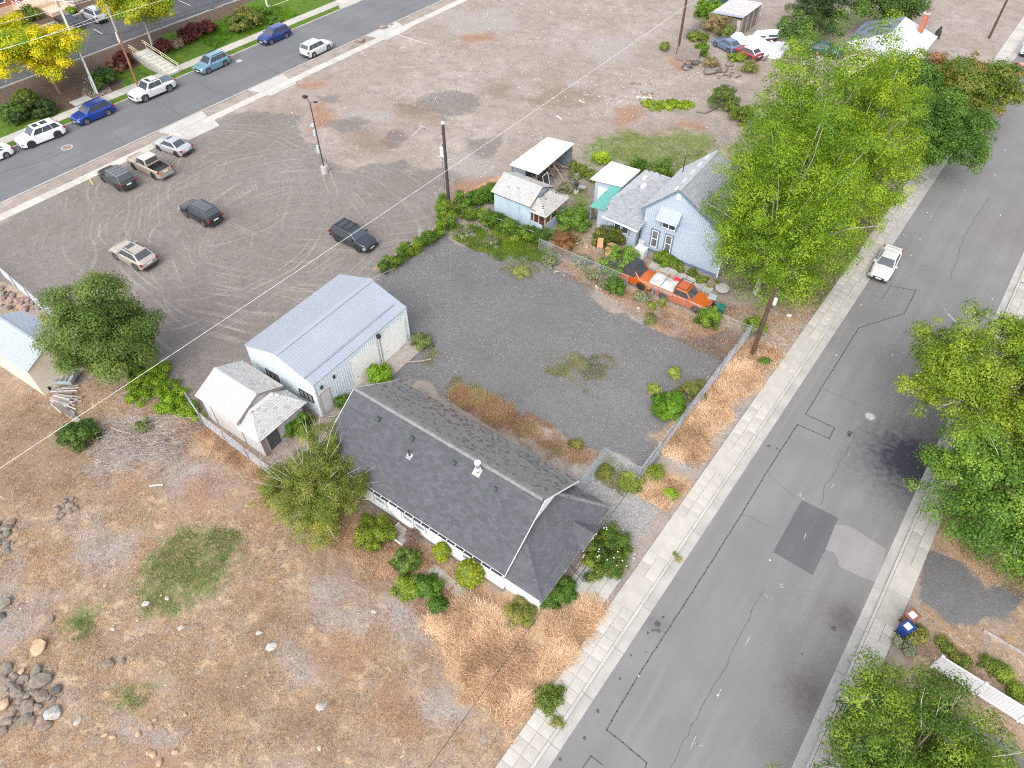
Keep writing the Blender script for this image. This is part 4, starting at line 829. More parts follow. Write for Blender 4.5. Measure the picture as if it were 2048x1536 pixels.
# ---------- blue lap-sided cabin with a grey roof
def lap(mb, P0, P1, z0, z1, out, step=.18, t=.018):
    a, b = Vector((*P0, 0)), Vector((*P1, 0)); o = Vector((*out, 0)).normalized(); z = z0
    while z < z1 - .02:
        zt = min(z + step, z1)
        mb.mesh([a + o * t + Vector((0, 0, z)), b + o * t + Vector((0, 0, z)), b + o * .003 + Vector((0, 0, zt)), a + o * .003 + Vector((0, 0, zt)), a + Vector((0, 0, z)), b + Vector((0, 0, z))], [(0, 1, 2, 3), (4, 5, 1, 0)]); z += step
def cabin():
    cx, cy, th, L, W, ze, zr = -35.20, 48.21, math.radians(2.2), 4.48, 4.20, 2.60, 3.63
    h = empty('cabin', (cx, cy, 0), th, 'weathered pale blue cabin with open porch among hedges behind the gravel yard', 'cabin')
    hl, hw = L / 2, W / 2; gc = rowf((0.38, 0.375, 0.36), .06); gp = rowf((0.36, 0.35, 0.33), .08, lambda a, b, rr, r: (0.2, 0.19, 0.18) if rr < .06 else None)
    roof = empty('roof'); roof.parent = h
    roof_plane(roof, [(-hl, -hw, ze), (hl, -hw, ze), (hl, 0, zr), (-hl, 0, zr)], gc, seed=31); roof_plane(roof, [(hl, hw, ze), (-hl, hw, ze), (-hl, 0, zr), (hl, 0, zr)], gp, seed=32); caps(roof, (-hl, 0, zr), (hl, 0, zr), gc, seed=33)
    zp, zt = 2.1, 2.95; X0, X1 = hl - .1, hl + 1.75; a1, a2 = (X0 + .3, -.8, zt), (X0 + .3, .9, zt)
    roof_plane(roof, [(X1, -hw, zp), (X1, hw, zp), a2, a1], gp, seed=34, name='porch_roof'); roof_plane(roof, [(X0, -hw, zp), (X1, -hw, zp), a1, (X0, -.8, zt)], gp, seed=35, name='porch_roof'); roof_plane(roof, [(X1, hw, zp), (X0, hw, zp), (X0, .9, zt), a2], gp, seed=36, name='porch_roof')
    x0, x1, y0, y1 = -hl + .2, hl - .1, -hw + .25, hw - .25; zz = ze + .02; mb = MB()
    mb.mesh([(x0, y0, -.1), (x1, y0, -.1), (x1, y1, -.1), (x0, y1, -.1), (x0, y0, zz), (x1, y0, zz), (x1, y1, zz), (x0, y1, zz), (x0, 0, zr - .12), (x1, 0, zr - .12)],
            [(0, 1, 5, 4), (1, 2, 6, 9, 5), (2, 3, 7, 6), (3, 0, 4, 8, 7), (4, 5, 9, 8), (6, 7, 8, 9)]); mb.build('wall', M_blueside, h)
    BL = mat('faded_blue_boards', (0.34, 0.43, 0.50), 0.75, 0.12, scale=1.5); mb = MB(); lap(mb, (x0, y0), (x1, y0), 0, ze - .05, (0, -1)); lap(mb, (x1 + 1.35, y0), (x1 + .02, y0), 0, 1.0, (0, -1)); mb.build('siding', BL, h, kind='stuff')
    mb = MB(); mb.box(x1 + .01, X1 - .9, y0 + .001, y0 + .08, -.1, 1.02); mb.box(X1 - .3, X1 - .22, y0, y1, -.1, 1.05); mb.each('porch_wall', BL, h)
    mb = MB(); lap(mb, (X1 - .219, y0), (X1 - .219, y1), 0, 1.02, (1, 0)); mb.build('siding', BL, h, kind='stuff')
    for (x, y) in ((X1 - .3, y0), (X1 - .3, y0 + 1.0), (X1 - .3, y0 + 2.1), (X1 - .3, y1 - .1), (x1 + .3, y0), (X1 - 1.0, y0)):
        mb = MB(); mb.box(x, x + .1, y, y + .1, -.05 if y == y0 else 1.052, zp + .02); mb.build('post', mat('old_post', (0.36, 0.26, 0.22), 0.85, 0.2), h)
    mb = MB(); mb.box(x1 + .1, X1 - .45, y0 + .3, y1 - .1, -.05, .02); mb.box(x1 + .012, x1 + .03, y0 + .1, y1 - .1, 0, 2.2); mb.build('porch_inside', mat('rusty_boards', (0.30, 0.15, 0.10), 0.9, 0.3), h)
    mb = MB(); mb.box(-.8, .9, y0 - .03, y0 - .018, 1.1, 2.0); mb.build('boarded_window', BL, h)
    for (x, y) in ((-.9, -1.1), (.1, -.9)):
        mb = MB(); zr_ = zr - (zr - ze) * abs(y) / hw; mb.box(x - .14, x + .14, y - .07, y + .07, zr_, zr_ + .06); mb.build('roof_vent', M_steel, roof)
cabin()
# ---------- white flat canopy over the workshop clutter
def canopy(name, pts, z0, z1, label, posts, m=None, cat='shelter'):
    c = sum((Vector(p) for p in pts), Vector()) / 4; h = empty(name, (c.x, c.y, 0), 0, label, cat)
    P = [Vector(p) - Vector((c.x, c.y, 0)) for p in pts]; mb = MB(); mb.slab(P, .10); mb.build('roof', m or mat('white_membrane', (0.82, 0.82, 0.82), 0.6, 0.03), h)
    for p in posts:
        mb = MB(); q = Vector(p) - Vector((c.x, c.y, 0)); mb.box(q.x - .06, q.x + .06, q.y - .06, q.y + .06, -.05, p[2]); mb.build('post', M_wood, h)
    return h, c
D = [(-38.75, 50.8, 2.75), (-35.45, 51.1, 2.75), (-35.95, 58.1, 2.7), (-38.9, 57.5, 2.7)]
h, c = canopy('lean_to_shelter', D, 0, 0, 'white flat roofed lean-to full of timber and clutter behind the blue cabin', [(-38.6, 51.0, 2.6), (-35.75, 51.2, 2.6), (-36.1, 57.9, 2.6), (-38.7, 57.3, 2.6), (-35.9, 54.5, 2.6)])
mb = MB(); 
for (a, b) in (((-38.65, 57.35), (-38.55, 51.0)), ((-38.5, 57.4), (-36.1, 57.9)), ((-38.5, 51.0), (-37.0, 51.05))):
    solid_wall(mb, (a[0] - c.x, a[1] - c.y), (b[0] - c.x, b[1] - c.y), -.1, 2.55, .05)
mb.build('wall', mat('dark_blue_boards', (0.16, 0.20, 0.24), 0.85, 0.2), h)
for i in range(26):   # loose timber, screens and panels under the roof
    x = rnd.uniform(-37.9, -36.1); y = rnd.uniform(52.6, 57.2); l = rnd.uniform(.8, 2.2); a = rnd.uniform(0, 3.14); t = rnd.uniform(.1, 1.1)
    mb = MB(); M = Matrix.Translation((x, y, .25 + l * .5 * math.sin(t))) @ Matrix.Rotation(a, 4, 'Z') @ Matrix.Rotation(t, 4, 'Y'); mb.box(-l / 2, l / 2, -.06, .06, -.02, .02, M=M)
    tag(mb.build('plank', mat('pale_timber', (0.50, 0.36, 0.25), 0.8, 0.25) if i % 3 else M_greywood), 'loose plank propped up under the white lean-to roof', 'plank', 'timber under the lean-to')
mb = MB(); M = Matrix.Translation((-35.6, 53.0, .0)) @ Matrix.Rotation(math.radians(95), 4, 'Z') @ Matrix.Rotation(math.radians(-14), 4, 'X')
mb.box(-.62, .62, -.03, .03, 0, 1.9, M=M); t = mb.build('old_window_frame', mat('dark_screen', (0.05, 0.055, 0.06), 0.4, 0.1)); tag(t, 'dark screen panel with a white border leaning at the lean-to', 'screen')
mb = MB(); mb.box(-.55, -.45, -.05, -.032, .35, 1.7, M=M); mb.box(.45, .55, -.05, -.032, .35, 1.7, M=M); mb.box(-.449, .449, -.05, -.032, 1.6, 1.7, M=M); mb.box(-.449, .449, -.05, -.032, .35, .45, M=M); mb.build('border', M_white, t)
for (a, b) in (((1104, 325, 2.2), (1133, 367, .05)), ((1098, 330, 1.2), (1112, 368, .05))):
    mb = MB(); mb.tube(at(*a), at(*b), .035, n=6); tag(mb.build('pole', mat('pale_timber', (0.50, 0.36, 0.25))), 'long bare timber prop leaning out of the lean-to', 'prop', 'timber props at the lean-to')
# ---------- blue house with the tall gable, low wing and green awning
def blue_house():
    cx, cy, th, L, W, ze, zr = -19.73, 54.32, math.radians(92.5), 7.95, 8.11, 4.14, 7.09; rv = .24
    h = empty('blue_house', (cx, cy, 0), th, 'pale blue house with tall boarded gable and green awning beside the pale trees', 'house')
    hl, hw = L / 2, W / 2; rid = rv * hw
    lt = rowf((0.38, 0.39, 0.405), .05); dk = rowf((0.27, 0.28, 0.30), .08)
    roof = empty('roof'); roof.parent = h
    roof_plane(roof, [(hl, hw, ze), (-hl, hw, ze), (-hl, rid, zr), (hl, rid, zr)], lt, seed=41)
    roof_plane(roof, [(-hl, -hw, ze), (hl, -hw, ze), (hl, rid, zr), (-hl, rid, zr)], dk, seed=42, tab=.9, exp=.24)
    caps(roof, (-hl, rid, zr), (hl, rid, zr), lt, seed=43)
    sl = math.atan2(zr - ze, hw - rid)
    for k in range(5):
        x = -hl + .9 + k * 1.55; y = rid + .55; z = zr - (zr - ze) * (y - rid) / (hw - rid); mb = MB(); M = Matrix.Translation((x, y, z)) @ Matrix.Rotation(-sl, 4, 'X')
        v = [(-.28, -.12, .02), (.28, -.12, .02), (.28, .16, .02), (-.28, .16, .02), (-.22, -.1, .13), (.22, -.1, .13), (.2, .06, .10), (-.2, .06, .10)]
        mb.mesh([M @ Vector(p) for p in v], [(4, 5, 6, 7), (0, 1, 5, 4), (1, 2, 6, 5), (2, 3, 7, 6), (3, 0, 4, 7)]); mb.build('roof_vent', M_white, roof)
    mb = MB(); mb.tube((hl - 1.9, hw - .9, ze + .4), (hl - 1.9, hw - .9, ze + 2.4), .05); mb.build('vent_pipe', M_blackpl, roof)
    x0, x1, y0, y1 = -hl + .12, hl - .2, -hw + .12, hw - .3; zl = ze - .05; 
    def zroof(y): return (zr - (zr - ze) * abs(y - rid) / ((hw - rid) if y > rid else (hw + rid))) - .1
    mb = MB(); mb.mesh([(x0, y0, -.1), (x1, y0, -.1), (x1, y1, -.1), (x0, y1, -.1), (x0, y0, zroof(y0)), (x1, y0, zroof(y0)), (x1, y1, zroof(y1)), (x0, y1, zroof(y1)), (x0, rid, zr - .1), (x1, rid, zr - .1)],
            [(0, 1, 5, 4), (1, 2, 6, 9, 5), (2, 3, 7, 6), (3, 0, 4, 8, 7), (4, 5, 9, 8), (6, 7, 8, 9)]); mb.build('wall', M_blueside, h)
    mb = MB(); n = 42
    for i in range(n):
        y = y0 + .1 + i * (y1 - y0 - .2) / (n - 1); mb.box(x0 - .035, x0 - .001, y - .022, y + .022, .3, zroof(y) - .04)
    mb.build('batten', M_blueside, h, kind='stuff')
    mb = MB(); mb.box(x0 - .035, x0 - .001, y0, y1, -.05, .28); mb.build('skirt_board', M_bluetrim, h)
    mb = MB(); mb.box(x0 - .045, x0 - .002, y1 - .02, y1 + .10, .3, ze - .1); mb.build('corner_board', M_bluetrim, h)
    mb = MB(); mb.box(x0 - .05, x0 - .002, y0 - .06, y0 + .05, 0, 2.4); mb.build('downpipe', M_white, h)
    mb = MB()
    for (ya, yb) in ((hw, rid), (-hw, rid)):
        P = [Vector((-hl - .004, ya, ze - .2)), Vector((-hl - .004, yb, zr - .2)), Vector((-hl - .004, yb, zr + .0)), Vector((-hl - .004, ya, ze + .0))]
        mb.mesh(P + [p - Vector((.03, 0, 0)) for p in P], [(0, 1, 2, 3), (7, 6, 5, 4), (0, 4, 5, 1), (1, 5, 6, 2), (2, 6, 7, 3), (3, 7, 4, 0)])
    mb.each('rake_board', M_bluetrim, roof)
    for (yl, z) in ((2.72, .62), (1.38, .62)):
        rect_window(h, (x0 - .022, yl, z), (0, -1, 0), (0, 0, 1), .62, 1.75, frame=M_white, trim=M_bluetrim, mull='h', glass=mat('window_reflection', (0.06, 0.065, 0.07), 0.2, 0.6, scale=5, col2=(0.16, 0.16, 0.16)))
    # metal awning over the upper window
    ya, yb = 2.3, .3; zt, zb = 5.0, 4.1
    mb = MB(); mb.slab([(x0 - .02, ya, zt), (x0 - .02, yb, zt), (x0 - .95, yb - .02, zb), (x0 - .95, ya + .02, zb)], .04); a = mb.build('awning', mat('pale_awning', (0.31, 0.35, 0.395), 0.6, 0.05, spec=.2), h)
    mb = MB(); 
    for y in (ya - .03, yb + .03): mb.tube((x0 - .02, y, zb - .35), (x0 - .9, y, zb - .05), .03)
    mb.build('bracket', M_bluetrim, a)
    rect_window(h, (x0 - .022, 1.95, 3.0), (0, -1, 0), (0, 0, 1), 1.3, 1.2, trim=M_bluetrim, mull='v')
    rect_window(h, (x0 - .022, 1.12, 6.1), (0, -1, 0), (0, 0, 1), .42, .6, frame=mat('pale_vent', (0.50, 0.55, 0.58), 0.7, 0.05), mull='h', glass=mat('pale_vent', (0.50, 0.55, 0.58)), name='gable_vent')
    # wing, in world coordinates
    Wi = Matrix.Rotation(-th, 4, 'Z') @ Matrix.Translation((-cx, -cy, 0))
    T = lambda p: Wi @ Vector(p)
    wg = empty('wing'); wg.parent = h
    wt = rowf((0.27, 0.28, 0.305), .12); wl = rowf((0.37, 0.375, 0.39), .05)
    A, B, Cc, Dd, E_, G_ = (-26.85, 49.15, 2.6), (-23.12, 49.15, 2.6), (-27.2, 51.15, 3.2), (-27.2, 57.35, 3.2), (-24.7, 55.48, 4.5), (-23.0, 55.48, 4.5)
    roof_plane(wg, [T(A), T(B), T(G_), T(E_), T(Cc)], wt, seed=44, name='wing_roof'); roof_plane(wg, [T(Dd), T(Cc), T(E_)], wl, seed=45, name='wing_roof'); roof_plane(wg, [T((-23.0, 57.35, 3.2)), T(Dd), T(E_), T(G_)], wl, seed=46, name='wing_roof')
    caps(wg, T(Cc), T(E_), wl, seed=47, w=.1, name='hip_cap'); caps(wg, T(E_), T(G_), wl, seed=48, w=.1)
    for (p, m, s) in (((-25.35, 53.6, 3.98), M_white, .3), ((-25.9, 54.75, 4.05), M_white, .24)):
        q = T(p); mb = MB(); mb.box(q.x - s, q.x + s, q.y - s * .6, q.y + s * .6, p[2] - .1, p[2] + .13); mb.build('skylight', m, wg)
    mb = MB(); xs0, xs1 = -26.6, -23.7
    V = [T((xs0, 49.85, -.1)), T((-23.6, 49.85, -.1)), T((-23.6, 57.2, -.1)), T((-27.1, 57.2, -.1)), T((-26.9, 51.2, -.1))]; zt_ = [2.68, 2.68, 3.1, 3.1, 3.12]
    mb.mesh(V + [Vector((v.x, v.y, z)) for v, z in zip(V, zt_)], [(i, (i + 1) % 5, 5 + (i + 1) % 5, 5 + i) for i in range(5)] + [(5, 6, 7, 8, 9)]); mb.build('wing_wall', M_blueside, wg)
    U = (T((1, 0, 0)) - T((0, 0, 0)))
    for x in (-25.9, -25.1): rect_window(wg, T((x, 49.83, 1.15)), U, (0, 0, 1), .7, 1.05, frame=M_white, trim=M_bluetrim, mull=None)
    mb = MB(); a, b = T((-26.9, 49.16, 0)), T((-23.1, 49.06, 0)); d = (b - a).normalized(); s = Vector((-d.y, d.x, 0)) * .07
    mb.prism([tuple((a + s)[:2]), tuple((a - s)[:2]), tuple((b - s)[:2]), tuple((b + s)[:2])], 2.42, 2.56); mb.build('gutter', M_white, wg)
    # green awning and lobby under it
    mb = MB(); AW = [(-28.85, 50.05, 2.25), (-27.35, 50.4, 2.3), (-27.75, 53.9, 2.75), (-28.75, 53.7, 2.7)]; mb.slab([T(p) for p in AW], .05); aw = mb.build('green_awning', mat('green_metal', (0.10, 0.31, 0.27), 0.45, 0.08), h)
    mb = MB(); rib_field(mb, T(AW[0]), T(AW[3]), T(AW[2]), T(AW[1]), .28, .04, .03); mb.build('rib', mat('green_metal', (0.10, 0.31, 0.27)), aw, kind='stuff')
    mb = MB(); V = [T(p) for p in ((-28.2, 50.6, 0), (-26.92, 50.4, 0), (-27.2, 53.4, 0), (-28.2, 53.4, 0))]; mb.prism([(v.x, v.y) for v in V], -.1, 2.16); mb.build('lobby_wall', M_blueside, h)
    for p in ((-28.75, 50.25), (-28.7, 52.0)): q = T((*p, 0)); mb = MB(); mb.box(q.x - .05, q.x + .05, q.y - .05, q.y + .05, -.05, 2.18); mb.build('post', M_bluetrim, h)
    # rear room with white flat roof
    mb = MB(); RW = [(-30.9, 53.35, 2.85), (-27.75, 54.05, 2.85), (-27.85, 57.55, 2.85), (-30.95, 57.2, 2.85)]; mb.slab([T(p) for p in RW], .14); mb.build('flat_roof', mat('white_membrane', (0.82, 0.82, 0.82)), h)
    mb = MB(); V = [T(p) for p in ((-30.55, 53.75, 0), (-27.9, 54.2, 0), (-27.95, 57.3, 0), (-30.6, 57.0, 0))]; mb.prism([(v.x, v.y) for v in V], -.1, 2.69); mb.build('rear_wall', M_blueside, h)
    a, b = T((-30.2, 53.81, 0)), T((-29.2, 53.98, 0)); d = (b - a).normalized(); nn = Vector((d.y, -d.x, 0)); mb = MB()
    mb.mesh([a + nn * .01, b + nn * .01, b + nn * .01 + Vector((0, 0, 2)), a + nn * .01 + Vector((0, 0, 2)), a + nn * .05, b + nn * .05, b + nn * .05 + Vector((0, 0, 2)), a + nn * .05 + Vector((0, 0, 2))], [(4, 5, 6, 7), (3, 7, 6, 2), (0, 4, 7, 3), (1, 2, 6, 5)])
    mb.build('door', M_white, h)
    return h
blue_house()

# ---------- beige shed with a pale corrugated roof at the left edge
def metal_shed():
    cx, cy, th, L, W, ze, zr = -52.70, 8.88, math.radians(3.9), 6.41, 3.85, 2.80, 3.72
    h = empty('shed', (cx, cy, 0), th, 'beige lap-sided shed with a pale corrugated metal roof under the big maple', 'shed'); hl, hw = L / 2, W / 2
    M_cor = mat('pale_corrugated_metal', (0.36, 0.405, 0.46), 0.55, 0.06, scale=.5)
    for s in (-1, 1):
        mb = MB(); mb.slab([(-hl, s * hw, ze), (hl, s * hw, ze), (hl, 0, zr), (-hl, 0, zr)], .04); rp = mb.build('roof', M_cor, h)
        mb = MB(); rib_field(mb, (-hl, s * hw, ze), (hl, s * hw, ze), (hl, 0, zr), (-hl, 0, zr), .17, .05, .03); mb.build('rib', M_cor, rp, kind='stuff')
    mb = MB()
    for s in (-1, 1): mb.slab([(-hl - .02, 0, zr + .05), (hl + .02, 0, zr + .05), (hl + .02, s * .2, zr - .0), (-hl - .02, s * .2, zr - .0)], .02)
    mb.build('ridge_cap', M_cor, h)
    x0, x1, y0, y1 = -hl + .1, hl - .15, -hw + .15, hw - .15; zt = ze + .03
    mb = MB(); mb.mesh([(x0, y0, -.1), (x1, y0, -.1), (x1, y1, -.1), (x0, y1, -.1), (x0, y0, zt), (x1, y0, zt), (x1, y1, zt), (x0, y1, zt), (x0, 0, zr - .08), (x1, 0, zr - .08)],
            [(0, 1, 5, 4), (1, 2, 6, 9, 5), (2, 3, 7, 6), (3, 0, 4, 8, 7), (4, 5, 9, 8), (6, 7, 8, 9)]); mb.build('wall', M_beige, h)
    for k in range(18):
        z = .1 + k * .19; top = min(z + .19, zr - .1); half = hw - .15
        if z > ze: half = max(.05, (zr - z) / (zr - ze) * hw - .15)
        mb = MB(); mb.mesh([(x1 + .022, -half, z), (x1 + .022, half, z), (x1 + .003, half, z + .187), (x1 + .003, -half, z + .187), (x1, -half, z), (x1, half, z)], [(0, 1, 2, 3), (4, 5, 1, 0)]); mb.build('clapboard', M_beige, h)
    mb = MB(); lap(mb, (x0, y0), (x1, y0), .1, ze - .05, (0, -1), .19); mb.build('siding', M_beige, h, kind='stuff')
metal_shed()

# ---------- distant white-roofed house
def white_house():
    h = empty('cream_house', (-17.8, 102.5, 0), 0, 'cream house with a sagging white and dark grey roof and a tall brick chimney', 'house')
    o = Vector((-17.8, 102.5, 0)); T = lambda x, y, z: Vector((x, y, z)) - o
    wr, dr = mat('white_roof_coating', (0.46, 0.48, 0.50), 0.7, 0.05, scale=1), mat('dark_roof_membrane', (0.14, 0.165, 0.20), 0.6, 0.25, scale=1.2)
    def pl(pts, m): mb = MB(); mb.slab([T(*p) for p in pts], .12); return mb.build('roof_slope', m, h)
    R0, R1 = (-17.7, 99.6, 5.0), (-17.9, 105.6, 5.0); A, B, C, D = (-22.4, 98.6, 3), (-13.6, 98.6, 3), (-13.6, 107.4, 3), (-22.6, 106.6, 3)
    pl([A, D, R1, R0], dr); pl([C, B, R0, R1], wr); pl([B, A, R0], wr); pl([D, C, R1], wr)
    pl([(-21.2, 96.2, 3.0), (-21.2, 99.4, 3.0), (-18.9, 99.9, 4.1), (-18.9, 96.2, 4.0)], wr); pl([(-16.5, 99.4, 3.0), (-16.5, 96.2, 3.0), (-18.9, 96.2, 4.0), (-18.9, 99.9, 4.1)], wr)
    mb = MB(); mb.prism([tuple(T(x, y, 0)[:2]) for x, y in ((-22, 99), (-14, 99), (-14, 107), (-22.1, 106.2))], -.1, 2.9)
    mb.prism([tuple(T(x, y, 0)[:2]) for x, y in ((-20.9, 96.6), (-16.8, 96.6), (-16.8, 98.99), (-20.9, 98.99))], -.1, 2.9)
    P = [T(-20.9, 96.6, 2.9), T(-16.8, 96.6, 2.9), T(-18.9, 96.6, 3.85)]; mb.mesh(P + [p + Vector((0, .1, 0)) for p in P], [(0, 1, 2), (5, 4, 3), (0, 2, 5, 3), (1, 4, 5, 2)])
    mb.build('wall', mat('cream_wall', (0.68, 0.62, 0.50), 0.8, 0.05), h)
    mb = MB(); q = T(-17.9, 102, 0)
    for k, (x, y) in enumerate(((-20.5, 105.5), (-19.5, 101), (-20.6, 102.8))):
        pts = [T(x + math.cos(t) * 1.3, y + math.sin(t) * 1.6, 3 + 2 * (x + math.cos(t) * 1.3 + 22.5) / 4.75 + .1) for t in np.linspace(.4 * k, .4 * k + 2.6, 9)]
        mb.path(pts, .035, 5)
    mb.build('loose_cable', M_blackpl, h)
    c = at(1842, 58, 4.2); z0, z1 = 3.0, 6.1; b = c - o; ch = empty('chimney', (b.x, b.y, 0)); ch.parent = h; n = 0; bm = MB(); bm.box(-.22, .22, -.22, .22, 0, .075); bo = bm.build('brick', M_brick); bme = bo.data; bpy.data.objects.remove(bo)
    mb = MB(); mb.box(-.30, .30, -.30, .30, z0, z1 - .12); mb.build('brick_shaft', M_brick, ch)
    mb = MB(); mb.box(-.36, .36, -.36, .36, z1 - .12, z1); mb.build('crown', M_conc, ch); mb = MB(); mb.tube((0, 0, z1), (0, 0, z1 + .25), .12); mb.build('flue', mat('clay_pot', (0.25, 0.12, 0.09), .8, .1), ch)
    c = at(1797, 68, 4.3) - o; mb = MB(); mb.tube((c.x, c.y, 4.0), (c.x, c.y, 4.75), .2, n=12); mb.tube((c.x, c.y, 4.75), (c.x, c.y, 4.85), .3, n=12); mb.build('roof_vent', M_white, h)
white_house()

# ---------- weathered plank shed near the junk cars
def plank_shed():
    h = empty('shed', (-38.4, 102.2, 0), 0, 'weathered plank shed with a silvery board roof behind the dry bush', 'shed'); o = Vector((-38.4, 102.2, 0))
    X0, X1, Y0, Y1 = -40.8, -36.2, 98.9, 105.6
    for i in range(9):
        a, b = Y0 + i * (Y1 - Y0) / 9, Y0 + (i + 1) * (Y1 - Y0) / 9 - .05; mb = MB(); dz = rnd.uniform(0, .03)
        mb.slab([(X0 - o.x, a - o.y, 2.35 + dz), (X1 - o.x, a - o.y, 2.7 + dz), (X1 - o.x, b - o.y, 2.7 + dz), (X0 - o.x, b - o.y, 2.35 + dz)], .04); mb.build('roof_panel', mat('silvery_board', (0.45, 0.43, 0.42), .75, .15, scale=2) if i else M_metalroof, h)
    mb = MB(); mb.box(X0 - o.x + .2, X1 - o.x - .2, Y0 - o.y + .2, Y1 - o.y - .2, -.1, 2.3); mb.build('wall', mat('old_brown_board', (0.17, 0.13, 0.10), .9, .3, scale=3), h)
    for k in range(10):
        y = Y0 - o.y + .4 + k * .6; mb = MB(); mb.box(X1 - o.x - .199, X1 - o.x - .16, y, y + .42, 0, 2.5); mb.build('plank', M_wood if k % 3 else M_greywood, h)
    for x in (X0 + .9, X1 - .7): mb = MB(); mb.box(x - o.x, x - o.x + .5, Y0 - o.y + .14, Y0 - o.y + .198, 0, 2.2); mb.build('plank', M_greywood, h)
plank_shed()

# ---------- brick office beyond the car park, its ramp and railings
def office():
    X = -121.0; h = empty('brick_building', (X, 44, 1), 0, 'red brick building with white framed windows beyond the far car park', 'building')
    mb = MB(); mb.box(-12, 0, -26, 5.6, -.3, 6); mb.build('wall', M_brick, h)
    mb = MB(); mb.box(-.0, .12, -26, 5.6, -.3, .95); mb.build('base_course', mat('beige_block', (0.55, 0.40, 0.30), .85, .1), h)
    for k in range(8):
        y = -2.9 + 3.8 * (k - 5); rect_window(h, (.012, y, 1.4), (0, 1, 0), (0, 0, 1), 1.5, 1.9, mull='v', fw=.12)
    mb = MB(); mb.box(.0, .09, .9, 2.3, .0, 3.2); mb.build('door', M_white, h)
    b = MB(); b.box(.125, 3.4, -.8, 5.0, -.3, .9); b.box(3.402, 6.2, 1.4, 5.0, -.3, .5); l = b.build('entrance_landing', mat('beige_render', (0.58, 0.42, 0.30), .85, .06)); tag(l, 'beige rendered entrance landing with a ramp against the brick building', 'landing'); l.location = (X, 44, 1)
    r = empty('landing_railing', (X, 44, 1.9), 0, 'white tube railing round the beige entrance landing', 'railing')
    def rail(y0, x0, y1, x1, z0, z1, n):
        for k in range(n + 1):
            t = k / n; mb = MB(); x, y, z = x0 + (x1 - x0) * t, y0 + (y1 - y0) * t, z0 + (z1 - z0) * t; mb.tube((x, y, z), (x, y, z + 1.0), .045); mb.build('post', M_white, r)
        for q in (.5, 1.0): mb = MB(); mb.tube((x0, y0, z0 + q), (x1, y1, z1 + q), .04); mb.build('rail', M_white, r)
    rail(-.7, 3.3, -.7, .3, 0, 0, 2); rail(-.7, 3.3, 2.6, 3.3, 0, 0, 3); rail(2.6, 3.3, 4.9, 6.1, 0, -.4, 3)
office()

# ---------- steps up the bank with two handrails
def steps():
    p0, p1 = at(337, 152, .03), at(282, 106, 1.05); s = empty('stairs', (p0.x, 46.0, 0), 0, 'pale concrete steps climbing the lawn bank behind the silver pickup', 'stairs'); n = 8; L = p0.x - p1.x; w = .85
    for k in range(n):
        a, b = -L * k / n, -L * (k + 1) / n; mb = MB(); mb.box(b - (.5 if k == n - 1 else 0), a - .004, -w, w, -.2, .04 + 1.08 * (k + 1) / n); mb.build('step', mat('step_concrete', (0.50, 0.49, 0.44), .85, .08), s)
    mb = MB()
    for sd in (-1, 1):
        y = sd * (w + .12); P = [(.0, -.2), (.0, .2), (-L - .3, 1.32), (-L - .3, -.2)]; mb.mesh([(x, y - .1, z) for x, z in P] + [(x, y + .1, z) for x, z in P], [(0, 1, 2, 3), (7, 6, 5, 4), (0, 4, 5, 1), (1, 5, 6, 2), (2, 6, 7, 3)])
    mb.build('cheek_wall', M_conc, s)
    for sd, nm in ((-1, 'left'), (1, 'right')):
        r = empty('handrail', (p0.x, 45.9, 0), 0, 'cream tube handrail on the %s side of the concrete steps' % nm, 'handrail', 'handrails beside the steps'); y = sd * (w + .12)
        for k in (0, .5, 1): mb = MB(); mb.tube((-L * k - .05, y, .25 + 1.1 * k), (-L * k - .05, y, 1.1 + 1.1 * k), .035); mb.build('post', mat('cream_rail', (0.66, 0.62, 0.42), .6, .05), r)
        for q in (.85, .55): mb = MB(); mb.tube((.25, y, q + .2), (-L - .05, y, q + 1.35), .03); mb.tube((-L - .05, y, q + 1.35), (-L - .7, y, q + 1.35), .03); mb.build('rail', mat('cream_rail', (0.66, 0.62, 0.42)), r)
steps()
c = at(165, 203, .05); mb = MB(); mb.box(-.75, .75, -1.1, 1.1, -.1, .12); o = mb.build('concrete_plate', M_conc, loc=(c.x - .3, c.y, gh(c.x, c.y))); tag(o, 'flat concrete utility lid on the lawn beside the far pavement', 'utility lid')

